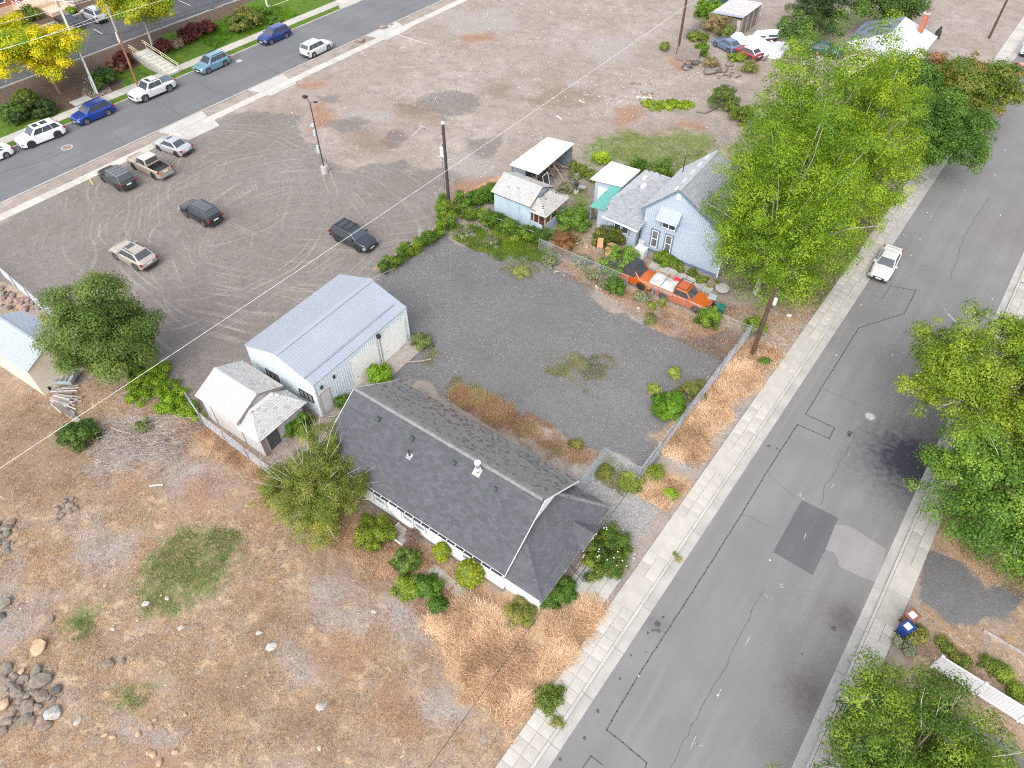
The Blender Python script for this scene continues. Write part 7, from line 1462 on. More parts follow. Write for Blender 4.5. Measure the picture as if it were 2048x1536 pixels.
tree('leafy mid green tree overhanging the left kerb beyond the poplars', (-8.0, 79.0, 0), round_blobs(-6.3, 78.2, 4.8, 5.0, 3.6, 12, 4), 40000, .22, G_GREEN, .24, .9, seed=4)
tree('olive green tree with reddish tips beside the far red car', (-7.5, 92.5, 0), round_blobs(-7.0, 92.0, 4.6, 5.6, 3.2, 12, 5), 38000, .24, [(.06, .11, .015), (.11, .18, .02), (.20, .16, .04)], .22, .9, seed=5)
tree('dark green tree in front of the cream house', (-13.0, 86.5, 0), round_blobs(-13.0, 86.5, 4.6, 4.3, 3.4, 9, 6), 26000, .24, G_GREEN, .2, .9, seed=6)
tree('rust orange leafed bush beyond the cream house', (-11.0, 100.3, 0), round_blobs(-11.5, 100.3, 2.2, 2.6, 1.9, 7, 7), 9000, .22, G_RUST, .12, .7, seed=7)
tree('dark spruce with grey dead branches behind the junk yard', (-28.5, 105.5, 0), [(-28.5, 105.5, 2 + k * 1.3, 4.2 - k * .55, 4.2 - k * .55, 1.0) for k in range(7)], 32000, .24, G_DARK, .25, .8, seed=8, name='spruce_tree', twigs=60, thin=.25, spray=1.5)
tree('broad dark green tree behind the grey roof of the cream house', (-22.0, 112.5, 0), round_blobs(-22.0, 112.0, 4.6, 5.2, 4, 11, 9), 32000, .25, [(.03, .065, .015), (.055, .11, .025), (.10, .16, .04)], .24, .9, seed=9)
tree('green sapling in the middle of the junk yard', (-28.5, 96.5, 0), round_blobs(-28.5, 96.5, 3.6, 2.2, 2.2, 7, 10), 7000, .2, [(.05, .10, .03), (.09, .16, .05), (.15, .23, .08)], .08, .6, seed=10)
tree('big dark green maple with clumped foliage at the left edge of the gravel lot', (-46.0, 12.0, 0), round_blobs(at(198, 660, 4.8).x, at(198, 660, 4.8).y, 4.7, 3.35, 3.3, 14, 11, .74), 60000, .155, G_MAPLE, .24, .95, seed=11, name='maple_tree', nlimb=22, wob=.10, mixr=.14)
tree('spreading yellow green tree hanging over the dark stain on the right', (7.6, 45.0, 0), round_blobs(6.3, 44.6, 6.0, 5.4, 3.4, 15, 12, .72) + [(11.5, 47, 6.5, 3, 3, 2.2), (9, 51, 6, 3, 3, 2.2)], 82000, .155, [(.06, .13, .010), (.13, .21, .015), (.24, .31, .03)], .26, .75, seed=12, nlimb=24, twigs=30, wob=.16)
tree('bright green tree beside the driveway on the right edge', (10.5, 36.5, 0), round_blobs(9.6, 36.2, 5.2, 4.6, 3.6, 14, 13, .70) + [(13.0, 33.5, 4, 2.6, 2.6, 2)], 76000, .155, [(.045, .12, .015), (.09, .19, .03), (.20, .30, .04)], .26, .85, seed=13, nlimb=24, twigs=14, wob=.14)
tree('leafy tree with bare pale twigs rising at the bottom right corner', (9.0, 18.0, 0), round_blobs(9.0, 19.3, 4.2, 3.8, 3.0, 13, 14, .70) + [(12.4, 21.8, 3.0, 1.7, 1.7, 1.3), (7.5, 14.6, 4, 3, 3, 2), (10.6, 16, 4, 3.0, 3.0, 2.0)], 76000, .135, [(.035, .085, .012), (.09, .17, .018), (.22, .31, .03)], .22, .65, seed=14, nlimb=20, twigs=55, thin=.4, spray=1.25, wob=.18)
q = atg(150, 205)
tree('yellow tipped honey locust on the left by the conduit pole', (-94.0, 34.2, gh(-94, 34.2)), round_blobs(-94.2, 33.6, 5.9, 4.9, 3.0, 12, 15, .70), 42000, .26, G_YEL, .18, .95, seed=15, name='locust_tree', mixr=.2, thin=.4)
tree('yellow green honey locust standing right of the concrete steps', (-94.9, 47.9, gh(-94.9, 47.9)), round_blobs(-95.6, 48.0, 6.2, 4.4, 2.8, 11, 16, .68), 34000, .26, [(.11, .20, .02), (.26, .32, .02), (.58, .44, .015)], .17, .9, M_palebark, seed=16, name='locust_tree', mixr=.2, thin=.4)
tree('feathery yellow green bush tree spilling over the white house corner', (-25.6, 12.8, 0), round_blobs(-25.5, 13.0, 2.3, 3.3, 2.0, 12, 17, .68) + [(-27.2, 15.6, 3.1, 1.5, 1.5, 1.3), (-24.0, 11.6, 1.5, 1.6, 1.5, 1.1), (-27.6, 12.2, 1.7, 1.5, 1.4, 1.2)], 76000, .11, G_FEATH, .16, .5, seed=17, name='willow_shrub', cat='shrub tree', thin=.32, spray=1.5, twigs=110, wob=.2)

def bush(px, py, r, h, pal, label, n=None, size=.11, name='bush', z=None, clump=.3, seed=None, pos=None, group=None, blobs=None, stem=True, **kw):
    c = pos and Vector(pos) or at(px, py, h * .5); x, y = c.x, c.y; g0 = gh(x, y); sd = seed if seed is not None else int(px * 7 + py)
    n = int(n * 1.15) if n else int(2200 * r * r * (.11 / size) ** 2 * 1.6 + 500); b = blobs or (round_blobs(x, y, g0 + h * .48, r * .9, h * .55, 7, sd) + [(x + r * .8 * math.cos(k * 1.3 + sd), y + r * .8 * math.sin(k * 1.3 + sd), g0 + h * (.15 + .12 * (k % 3)), r * (.2 + .09 * (k % 3)), r * (.2 + .09 * (k % 2)), h * .22) for k in range(6)])
    t = empty(name, (x, y, g0), 0, label, 'bush', group)
    foliage('foliage', b, n, size, pal, clump, parent=t, o=(x, y, g0), seed=sd, zmin=g0 + .03, **kw)
    mb = MB(); rr = random.Random(sd)
    for k in range(5): a = rr.uniform(0, 6.28); mb.tube((0, 0, -.05), (r * .5 * math.cos(a), r * .5 * math.sin(a), h * .6), .03 + .02 * r, .012, n=5, cap=False)
    mb.build('stems', M_bark, t); return t
# front of the white house
t = bush(1213, 1098, 1.75, 1.9, [(.035, .085, .015), (.075, .14, .02), (.17, .22, .035)], 'big rose bush dotted with white blossoms at the porch entrance', n=22000, size=.10, clump=.35)
fl = MB(); rr = random.Random(2); c = at(1213, 1098, .95)
for k in range(30):
    a = rr.uniform(0, 6.28); e = rr.uniform(.1, 1.1); p = Vector((1.75 * math.cos(a) * math.cos(e), 1.75 * math.sin(a) * math.cos(e), 1.0 + 1.05 * math.sin(e))); s = .055; fl.mesh([p + Vector(v) * s for v in ((1, 0, 0), (0, 1, 0), (-1, 0, 0), (0, -1, 0), (0, 0, 1), (0, 0, -1))], [(0, 1, 4), (1, 2, 4), (2, 3, 4), (3, 0, 4), (1, 0, 5), (2, 1, 5), (3, 2, 5), (0, 3, 5)])
fl.build('blossoms', M_white, t)
bush(1118, 1180, 1.05, 1.2, G_GREEN, 'dense dark green bush under the porch eave', n=11000)
bush(1090, 1192, .6, .8, G_GREEN, 'small green bush at the porch corner post', n=3500)
bush(1040, 1222, .85, .8, G_WEED, 'brownish weedy bush along the low porch wall', n=5000, thin=.3, spray=1.6)
for (px, py, r, h, lab, k) in ((940, 1148, .98, 1.75, 'large clipped round yew in front of the white wall', 1), (884, 1105, .60, 1.6, 'clipped egg shaped yew between the windows of the white wall', 2)):
    c = at(px, py, h * .5 + .15); t = empty('clipped_yew', (c.x, c.y, 0), 0, lab, 'bush'); P = [(c.x, c.y, h * .5 + .2, r * .86, r * .86, h * .46)]
    foliage('foliage', P, 24000 if k == 1 else 13000, .065, [(.11, .155, .010), (.19, .235, .012), (.30, .34, .02)], .11, parent=t, o=(c.x, c.y, 0), seed=k, fill=.90, wob=.012, cl_spread=.34)
    mb = MB(); mb.tube((0, 0, -.1), (0, 0, h * .6), .09, .07); mb.build('stem', M_bark, t)
    bm = MB(); V = []; nn_ = 16
    for i in range(9):
        e = -math.pi / 2 + math.pi * i / 8
        for j in range(nn_): a = 2 * math.pi * j / nn_; V.append((r * .83 * math.cos(e) * math.cos(a), r * .83 * math.cos(e) * math.sin(a), h * .5 + .2 + h * .445 * math.sin(e)))
    bm.mesh(V, [(i * nn_ + j, i * nn_ + (j + 1) % nn_, (i + 1) * nn_ + (j + 1) % nn_, (i + 1) * nn_ + j) for i in range(8) for j in range(nn_)]); bm.build('inner_twigs', mat('inner_foliage', (0.10, 0.14, 0.012), .9, .3, scale=9), t)
bush(825, 1075, .58, .9, G_BROWN, 'round brown twiggy dead bush below the white framed windows', n=3000, thin=.15, spray=2.2, twigs=None) if False else None
c = at(825, 1074, .5); t = empty('twiggy_bush', (c.x, c.y, 0), 0, 'round brown leafless bush below the pair of windows', 'bush'); mb = MB(); rr = random.Random(5)
for k in range(420):
    a, e = rr.uniform(0, 6.28), rr.uniform(-.5, 1.5); d_ = Vector((math.cos(a) * math.cos(e), math.sin(a) * math.cos(e), math.sin(e))); p = Vector((0, 0, .5)) + d_ * rr.uniform(.35, .6) * Vector((1, 1, .9)).length / 1.7; q = p + Vector((rr.uniform(-1, 1), rr.uniform(-1, 1), rr.uniform(-.6, 1))) * .16; mb.tube(p, q, .014, .008, n=4, cap=False)
for k in range(20): a, e = rr.uniform(0, 6.28), rr.uniform(.1, 1.4); mb.tube((0, 0, 0), (.55 * math.cos(a) * math.cos(e), .55 * math.sin(a) * math.cos(e), .5 + .5 * math.sin(e)), .02, .01, n=5, cap=False)
mb.build('twigs', mat('brown_twig', (0.20, 0.125, 0.095), .9, .3), t, kind='stuff')
bush(812, 1122, .9, 1.0, G_MAPLE, 'dark leafy bush left of the short concrete path', n=8000)
bush(852, 1168, .85, .8, G_GREEN, 'bright green low bush at the head of the concrete path', n=6500)
bush(812, 1170, .75, .7, G_LIME, 'pale green low bush at the edge of the grey grass', n=5000)
bush(878, 1205, .5, .6, G_GREEN, 'small straggly green bush below the concrete path', n=2400)
bush(748, 1060, 1.2, 1.4, [(.07, .11, .015), (.13, .19, .02), (.25, .29, .04)], 'yellow green bush against the white wall below the feathery bush tree', n=13000)
bush(155, 862, 1.35, 1.6, [(.03, .07, .02), (.06, .12, .03), (.12, .20, .05)], 'solitary dark green bush in the dry field beside the board pile', n=17000)
bush(287, 848, .55, .5, [(.09, .14, .05), (.14, .20, .07), (.2, .26, .1)], 'small spiky green weed in the brush heap', n=1500, thin=.2, spray=2)
bush(588, 845, 1.1, 1.5, [(.05, .12, .01), (.09, .19, .015), (.15, .27, .03)], 'glossy bright green bush beside the door of the small grey shed', n=9000, size=.16)
bush(757, 746, .95, 1.3, [(.07, .16, .01), (.13, .26, .015), (.21, .35, .04)], 'lime green bush in front of the garage roller door', n=8000, size=.14)
bush(684, 802, .5, .9, G_GREEN, 'small green bush between the garage and the charcoal roof', n=2500)
bush(843, 680, .8, .9, [(.09, .13, .05), (.15, .20, .08), (.2, .25, .12)], 'grey green weed clump at the garage corner', n=4500, thin=.3, spray=1.5)
# yard
bush(1340, 808, 1.15, 1.7, [(.045, .12, .008), (.08, .19, .012), (.15, .28, .025)], 'dense bright green bush inside the yard against the tall fence', n=17000, size=.12)
bush(1347, 745, .5, .7, [(.16, .22, .04), (.24, .30, .07), (.32, .38, .12)], 'small pale green weed bush above the dense green bush', n=3500, size=.07)
bush(1308, 775, .45, .7, [(.16, .22, .04), (.24, .30, .07), (.32, .38, .12)], 'small pale green weed bush left of the dense green bush', n=3000, size=.07)
bush(1388, 778, 1.0, .8, G_WEED, 'brown and green weed clump touching the tall fence', n=6000, thin=.25, spray=1.6)
bush(1044, 541, .75, .7, [(.17, .20, .06), (.26, .29, .11), (.36, .38, .18)], 'pale sage green weed clump on the dark gravel', n=5000, thin=.3, spray=1.4, size=.09)
bush(1300, 637, .55, .4, [(.12, .14, .07), (.18, .21, .10), (.24, .28, .14)], 'spiky grey green weed below the orange truck', n=1500, thin=.2, spray=2)
bush(1325, 603, .3, .6, G_LIME, 'lime green weed under the fence by the truck rear wheel', n=900)
bush(1304, 610, .25, .4, G_LIME, 'smaller lime weed left of the truck rear wheel', n=600)
bush(1418, 632, .9, 1.7, [(.06, .13, .015), (.10, .19, .02), (.17, .27, .03)], 'bright green bush on the fence line before the teal bin', n=8500)
bush(1512, 652, 1.0, 1.1, G_LIME, 'yellow green bush around the fence corner by the brown pole', n=7000)
bush(1527, 722, .35, .4, G_GREEN, 'small green weed in the dry grass beside the brown pole', n=900)
bush(1262, 960, .8, .7, [(.14, .19, .04), (.22, .28, .07), (.34, .36, .12)], 'coarse weed clump with rusty tips inside the fence corner', n=2600, thin=.25, spray=2.4, size=.16)
bush(1212, 940, .7, .5, G_WEED, 'olive weed clump under the short fence leg', n=2600, thin=.25, spray=1.8)
bush(1312, 942, .7, .6, G_LIME, 'lime green weed clump outside the fence corner', n=3000, size=.08)
bush(1345, 988, .4, .4, [(.10, .2, .01), (.2, .33, .02), (.3, .42, .04)], 'vivid lime weed on the dry grass patch by the pavement', n=1500)
bush(1149, 888, .35, .6, G_WEED, 'rust tipped dock weed at the end of the dry strip', n=1500, thin=.25, spray=1.8)
bush(1112, 1440, .42, .5, G_WEED, 'weed clump growing on the kerb of the lower pavement', n=1500, thin=.3)
bush(1354, 1105, .4, .5, G_WEED, 'weed clump growing through the pavement beside the gutter', n=1500, thin=.3)
bush(1100, 1390, .8, .5, G_OLIVE, 'olive weeds spreading from the straw onto the pavement', n=3500)
# blue house garden
bush(1217, 470, 1.5, 1.8, [(.05, .085, .02), (.09, .13, .025), (.17, .17, .045)], 'large dark leafy bush at the wall of the low blue wing', n=17000)
bush(1148, 437, 1.75, 1.8, [(.06, .13, .02), (.10, .20, .03), (.16, .28, .05)], 'large fresh green bush beside the blue cabin porch', n=17000)
bush(1124, 470, .8, .8, G_GREEN, 'low green bush between the cabin porch and the orange shrub', n=4500)
t = bush(1130, 482, 1.15, 2.2, G_RUST, 'rust orange dead conifer leaning through the garden fence', n=12000, thin=.25, spray=1.6, size=.10)
bush(1243, 520, 1.7, 2.4, [(.07, .15, .02), (.12, .23, .035), (.19, .32, .06)], 'spreading fresh green shrub over the fence left of the covered vehicle', n=17000)
bush(1232, 568, .8, 1.3, G_GREEN, 'dark green undergrowth below the spreading shrub', n=5500)
bush(1330, 512, .95, 1.1, [(.07, .14, .012), (.13, .22, .02), (.24, .33, .04)], 'green bush with pale buds under the blue house windows', n=7500)
for k, (px, py, r) in enumerate(((1360, 532, .55), (1385, 545, .5), (1405, 558, .45), (1425, 566, .45), (1345, 526, .4))): bush(px, py, r, .4, G_OLIVE, 'low plant in the bed along the blue house wall', n=1300, group='low plants along the blue house wall')
bush(1297, 322, 1.4, 2.6, [(.06, .13, .02), (.11, .2, .03), (.18, .28, .05)], 'tall green shrub behind the grey wing roof', n=9000, pos=(-27.2, 61.0, 0))
bush(1270, 318, 1.2, 2.4, G_GREEN, 'green shrub behind the white flat roof', n=7000, pos=(-29.4, 60.3, 0))
bush(1205, 312, .9, 1.6, [(.15, .26, .01), (.24, .38, .02), (.36, .48, .05)], 'vivid lime shrub standing alone behind the white flat roof', n=6500, size=.09)
bush(1165, 336, 1.5, .9, G_OLIVE, 'low olive hedge right of the lean-to shelter', n=7000, blobs=[(at(1150, 335, .4).x + i * .9, at(1150, 335, .4).y - .1 * i, .45, .7, .6, .5) for i in range(4)])
for k, (px, py, r, h) in enumerate(((1133, 372, .8, .9), (1150, 352, .6, .6), (1112, 395, .4, .5), (1176, 425, .7, .8), (1150, 478, .5, .4), (1100, 520, .7, .8), (1165, 520, .9, .8), (1190, 545, .7, .9), (1210, 565, .6, .6), (1283, 592, .7, .6))): bush(px, py, r, h, G_GREY, 'grey green leafy weed in the garden of the blue house', n=int(2600 * r), group='grey green weeds in the blue house garden', size=.12, thin=.5)
bush(1035, 470, .6, .7, G_LIME, 'yellow green clump at the sunny end of the vine hedge', n=2500)
bush(930, 462, 1.0, .7, G_GREY, 'silvery sage bush below the ivy corner', n=4500, thin=.3, spray=1.5, size=.1)
bush(982, 482, .8, .6, G_GREY, 'silvery sage bush in the middle of the green weeds', n=3200, thin=.3, spray=1.5, size=.1)
# vine hedges on the fences
def hedge(label, pts, w, h, n, pal=G_VINE, seed=0, size=.12):
    B = []
    for (a, b) in zip(pts[:-1], pts[1:]):
        A, Bq_ = Vector((*a, 0)), Vector((*b, 0)); m = max(2, int((Bq_ - A).length / .55)); rr = random.Random(seed)
        for i in range(m + 1): p = A.lerp(Bq_, i / m); B.append((p.x + rr.uniform(-.1, .1), p.y + rr.uniform(-.1, .1), h * .5, w * rr.uniform(.8, 1.2), w * rr.uniform(.8, 1.2), h * .55 * rr.uniform(.85, 1.15)))
    o = (pts[0][0], pts[0][1], 0); t = empty('ivy_hedge', o, 0, label, 'hedge'); foliage('foliage', B, n, size, pal, .35, parent=t, o=o, seed=seed, wob=.08)
    mb = MB(); 
    for (a, b) in zip(pts[:-1], pts[1:]):
        A, Bq_ = Vector((a[0] - o[0], a[1] - o[1], 0)), Vector((b[0] - o[0], b[1] - o[1], 0)); m = max(2, int((Bq_ - A).length / 2.4))
        for i in range(m + 1): p = A.lerp(Bq_, i / m); mb.tube(p, p + Vector((0, 0, h * .9)), .035)
        mb.tube(A + Vector((0, 0, h * .9)), Bq_ + Vector((0, 0, h * .9)), .025)
    mb.build('fence_frame', M_steel, t); return t
hedge('ivy covered fence between the brown gravel lot and the gravel yard', [(-39.3, 33.2), (-39.2, 42.2)], .38, 1.35, 26000, seed=31)
hedge('ivy mound climbing the foot of the dark utility pole', [(-41.2, 43.6), (-40.2, 42.6)], .7, 2.0, 9000, seed=32)
hedge('vine covered fence from the pole corner towards the orange shrub', [(-40.0, 44.2), (-36.5, 44.4), (-31.2, 44.9)], .5, 1.4, 22000, seed=33)
hedge('green hedge on the left side of the blue cabin', [(-40.2, 45.5), (-38.7, 49.0)], .8, 1.5, 15000, [(.04, .11, .01), (.075, .17, .015), (.13, .25, .02)], 34)
hedge('green undergrowth along the near wall of the blue cabin', [(-37.0, 45.6), (-33.0, 45.3), (-30.5, 46.6)], .55, .7, 10000, G_GREEN, 35)
# planting by the far car park
GB_, GR_ = 'round green shrubs on the lawn bank', 'purple shrubs on the lawn bank'
for (px, py, r, h, pal, lab, g) in ((18, 212, 1.6, 2.0, [(.03, .075, .015), (.06, .125, .025), (.11, .19, .04)], 'big rounded green shrub at the left edge of the lawn', GB_), (45, 188, 1.4, 1.9, G_OLIVE, 'olive rounded shrub behind the big left shrub', GB_), (75, 200, 1.5, 1.6, G_DARK, 'dark rounded shrub below the left yellow tree', GB_),
        (204, 138, 1.35, 1.5, [(.03, .08, .02), (.05, .12, .03), (.09, .17, .05)], 'mid green rounded shrub right of the conduit pole', GB_), (186, 152, .9, 1.3, G_GREEN, 'smaller green shrub tucked against the conduit pole', GB_),
        (225, 124, 1.2, 1.1, [(.13, .06, .05), (.22, .11, .08), (.30, .17, .13)], 'pinkish brown rounded shrub left of the steps', GR_), (243, 110, 1.2, 1.6, G_RED, 'purple shrub behind the red brown pole', GR_), (323, 84, 1.2, 1.6, G_RED, 'purple shrub right of the step handrails', GR_), (350, 78, 1.0, .9, [(.12, .10, .10), (.18, .15, .14), (.24, .20, .18)], 'greyish low shrub between the purple shrubs', GR_),
        (368, 64, 1.0, 1.6, G_RED, 'narrow dark purple shrub by the car park kerb', GR_), (389, 54, 1.35, 1.6, G_RED, 'largest purple shrub beside the ground cover', GR_), (413, 46, 1.15, 1.5, G_RED, 'purple shrub farthest right on the bank', GR_),
        (476, 34, 1.6, 1.9, [(.05, .09, .02), (.11, .15, .035), (.24, .22, .07)], 'bronze topped round shrub in the ground cover', GB_), (500, 25, 1.5, 1.9, [(.06, .10, .02), (.13, .17, .04), (.25, .23, .07)], 'bronze round shrub touching the bronze topped one', GB_), (484, 19, 1.2, 1.9, [(.10, .10, .03), (.2, .19, .06), (.3, .25, .09)], 'brownish shrub behind the two bronze ones', GB_), (524, 12, .8, 1.1, G_GREEN, 'small clipped green shrub beside the white post', GB_), (545, 25, 1.0, .8, G_GREEN, 'dark low shrub on the ground cover near the entrance', GB_)):
    c = at(px, py, 1.0 + h * .45 if px < 340 or px > 355 else 1.4); x, y = c.x, c.y; bush(px, py, r, h, pal, lab, pos=(x, y, 0), n=int(4200 * r * r), size=.15, clump=.3, group=g, blobs=[(x, y, gh(x, y) + h * .48, r * .9, r * .9, h * .5)], fill=.75, wob=.05)
for k, (x, y, r, h, pal, lab) in enumerate(((-114.6, 39.0, 1.6, 1.8, G_DARK, 'dark shrub at the left edge by the brick building'), (-116.2, 41.4, 1.3, 1.5, [(.2, .17, .03), (.34, .26, .05), (.46, .34, .08)], 'mustard coloured shrub by the brick building'), (-117.0, 43.3, 1.6, 1.7, G_OLIVE, 'olive shrub against the beige landing'), (-115.2, 54.2, 1.1, 3.2, [(.05, .12, .01), (.09, .18, .015), (.15, .25, .02)], 'tall narrow green conifer by the far planting bed'), (-116.5, 60.0, 1.6, 1.4, G_OLIVE, 'low shrub row at the top edge of the planting bed'), (-116.0, 63.0, 1.5, 1.2, G_BROWN, 'brown shrub at the top edge of the planting bed'), (-113.9, 47.9, .8, .8, G_LIME, 'small lime shrub before the beige landing'))):
    bush(0, 0, r, h, pal, lab, pos=(x, y, 0), n=int(3200 * r * r), size=.16, seed=60 + k)
# top edge bushes
bush(1447, 52, 2.4, 2.8, G_BROWN, 'big dry brown bush in front of the plank shed', n=11000, size=.16, thin=.25, spray=1.8, pos=(*at(1445, 45, 1.2)[:2], 0))
bush(1455, 60, 1.3, 1.6, [(.10, .14, .05), (.15, .2, .07), (.2, .26, .1)], 'green growth at the foot of the dry brown bush', n=4500, size=.16, pos=(*at(1458, 62, .8)[:2], 0))
bush(1420, 12, 2.1, 2.6, [(.06, .14, .01), (.1, .2, .015), (.16, .28, .03)], 'bright green tall bush beside the dark green screened fence', n=9000, size=.2, pos=(*at(1420, 15, 1.4)[:2], 0))
bush(1402, 97, .95, 1.8, [(.05, .12, .01), (.09, .18, .015), (.14, .24, .02)], 'round bright green shrub right of the grey plank fence', n=6000, size=.14)
bush(1397, 70, 1.4, 1.0, G_OLIVE, 'low olive bush between the plank fences', n=4000, size=.16)
bush(1330, 92, .6, 1.0, G_OLIVE, 'small olive bush left of the leaning brown pole', n=2000, size=.14)
bush(1449, 192, 1.9, 2.3, [(.06, .11, .03), (.11, .17, .05), (.19, .25, .08)], 'feathery green bush alone on the dirt left of the poplars', n=16000, thin=.25, spray=1.8, size=.13)
bush(1485, 225, 1.6, 1.6, G_OLIVE, 'olive bush half under the left edge of the poplars', n=8000, size=.14)
bush(1425, 125, 1.0, .9, G_BROWN, 'brown green scrub on top of the rock ledge', n=3500, thin=.3, size=.15)
bush(1502, 132, 1.0, 1.4, G_WEED, 'upright weedy bush at the right end of the rock ledge', n=4500, thin=.3, size=.15)
bush(1475, 112, 1.2, .8, G_LIME, 'yellow green weeds in front of the junk cars', n=4000, size=.15)
bush(1325, 208, 1.0, .35, [(.12, .2, .01), (.2, .3, .02), (.3, .38, .04)], 'flat yellow green ground creeper on the dirt', n=7000, blobs=[(at(1295 + i * 13, 208 + (i % 2) * 4, .1).x, at(1295 + i * 13, 208 + (i % 2) * 4, .1).y, .12, .9, .7, .2) for i in range(7)], size=.15, pos=(*at(1330, 208)[:2], 0))
bush(1915, 120, 1.3, 1.6, G_OLIVE, 'reddish olive growth hanging over the kerb near the red car', n=3000, size=.2, pos=(-5.6, 97.5, 0))
# creepers by the maple, weeds by the vinyl fence
bush(310, 760, 1.2, .5, [(.09, .18, .01), (.15, .27, .015), (.24, .36, .03)], 'bright lime creeper patch between the maple and the small grey shed', n=26000, size=.11, pos=(*at(320, 775)[:2], 0), blobs=[(at(x, y, .2).x, at(x, y, .2).y, .22, .8, .8, .32) for x, y in ((268, 728), (290, 742), (280, 765), (315, 760), (305, 785), (335, 775), (340, 800), (360, 790), (330, 812), (375, 815), (388, 830), (265, 750), (350, 815), (322, 740), (278, 790))])
bush(1790, 1225, .6, .5, G_WEED, 'weeds behind the wheelie bins', n=1800, pos=(*at(1835, 1270, .2)[:2], 0))
for k, (px, py, r, pal) in enumerate(((1895, 1290, .45, G_OLIVE), (1925, 1320, .4, G_WEED), (1985, 1335, .6, G_OLIVE), (2010, 1350, .45, G_LIME), (2035, 1385, .5, G_LIME), (1810, 1290, .45, G_GREY))): bush(px, py, r, .45, pal, 'low weed clump along the far side of the vinyl fence', n=1700, group='weeds along the vinyl fence', pos=(*at(px, py, .2)[:2], 0))

# ------------------------------------------------------------------ grass blades
def blades(name, label, polys, n, hmin, hmax, pal, lean=.5, width=.012, seed=0, clumpy=2.0, swirl=6.0, thresh=.35, pxspace=True, zadd=0.0):
    r = np.random.default_rng(seed + 500); out = []
    WW = [np.array(pxpoly(pg)) for pg in polys]; AR = np.array([np.prod(w_.max(0) - w_.min(0)) for w_ in WW]); AR = AR / AR.sum()
    for W_, ar in zip(WW, AR):
        a, b = W_.min(0), W_.max(0); P = a + r.random((int(n * 3.6 * ar), 2)) * (b - a)
        d = seg_dist(P, W_); keep = (d + (vnoise(P, .7, seed) - .5) * 1.6 + (vnoise(P, 2.6, seed + 1) - .5) * 2.2 + r.normal(0, .35, len(P)) > 0) & (vnoise(P + 7, clumpy, seed + 3) * .6 + vnoise(P, clumpy * .3, seed + 4) * .4 + r.random(len(P)) * .35 - .15 > thresh); out.append(P[keep])
    P = np.concatenate(out); r.shuffle(P); P = P[:n]; m = len(P)
    gi = np.array([gh(x, y) for x, y in P]); h = r.uniform(hmin, hmax, m); ang = vnoise(P, 1.8, seed + 9) * swirl + r.normal(0, 1.0, m); ln = np.clip(r.normal(lean, .22, m), 0, 1.45)
    dx = np.stack([np.cos(ang) * np.sin(ln), np.sin(ang) * np.sin(ln), np.cos(ln)], 1); side = np.stack([-np.sin(ang), np.cos(ang), np.zeros(m)], 1); side = side * np.cos(1.0) + r.normal(size=(m, 3)) * .6; side /= np.linalg.norm(side, axis=1)[:, None]
    B = np.concatenate([P, gi[:, None] + zadd], 1); V = np.stack([B - side * width, B + side * width, B + dx * h[:, None]], 1).reshape(-1, 3)
    k = np.clip(vnoise(P, .8, seed + 12) * .7 + r.normal(.15, .25, m), 0, 1)[:, None]; pal = np.array(pal) * 1.25; col = np.where(k < .5, pal[0] + (pal[1] - pal[0]) * k * 2, pal[1] + (pal[2] - pal[1]) * (k * 2 - 1))
    o = np_mesh(name, V, np.arange(m * 3).reshape(m, 3), 3, M_needle, col, kind='stuff'); return tag(o, label)
STRAW = [(.40, .27, .165), (.62, .46, .31), (.80, .66, .49)]; DRYB = [(.28, .19, .12), (.44, .32, .21), (.62, .49, .34)]
blades('dry_grass', 'long pale straw lying in swirls beside the pavement', [[(1080, 1215), (1160, 1190), (1222, 1200), (1130, 1370), (1060, 1400), (1110, 1300)], [(870, 1220), (960, 1215), (1090, 1290), (1140, 1330), (1010, 1480), (900, 1330)], [(1305, 905), (1420, 765), (1500, 790), (1415, 905), (1330, 900)], [(1470, 705), (1545, 690), (1530, 790), (1455, 765)], [(1290, 955), (1370, 965), (1335, 1025), (1285, 990)]], 62000, .35, .75, STRAW, 1.0, .018, 1, thresh=.20)
blades('dry_grass', 'rusty dry grass strip along the charcoal roofed house', [[(905, 775), (960, 780), (1060, 840), (1190, 900), (1200, 925), (1080, 890), (960, 830), (895, 800)]], 19000, .2, .5, [(.36, .20, .13), (.46, .30, .19), (.38, .36, .16)], .55, .012, 2, thresh=.27)
blades('weeds', 'green and tan weeds dotting the dark gravel yard', [[(1090, 710), (1215, 705), (1215, 750), (1170, 780), (1080, 740)], [(900, 760), (990, 770), (1040, 810), (960, 800), (905, 785)], [(820, 690), (880, 705), (870, 730), (820, 715)], [(1010, 530), (1060, 525), (1065, 555), (1020, 555)], [(1350, 770), (1420, 765), (1400, 800), (1350, 800)], [(1200, 925), (1290, 945), (1270, 970), (1190, 960)]], 11000, .12, .4, [(.12, .17, .04), (.24, .25, .08), (.40, .33, .15)], .6, .012, 3, clumpy=1.0, thresh=.42)
blades('dry_grass', 'tan grass stubble over the dry field at the lower left', [[(0, 830), (60, 780), (250, 720), (400, 830), (560, 960), (760, 1040), (1000, 1210), (1100, 1300), (1010, 1530), (0, 1550), (-200, 1400), (-50, 900)]], 85000, .06, .20, DRYB, .9, .012, 4, clumpy=2.6, thresh=.50)
blades('dry_grass', 'dry orange grass along the yard fences', [[(1280, 600), (1480, 680), (1490, 705), (1440, 720), (1330, 670), (1240, 610), (1100, 520), (1110, 500)], [(1440, 600), (1560, 640), (1480, 640), (1430, 620)]], 18000, .12, .35, [(.30, .18, .12), (.42, .28, .18), (.55, .42, .27)], .7, .014, 5, thresh=.3)
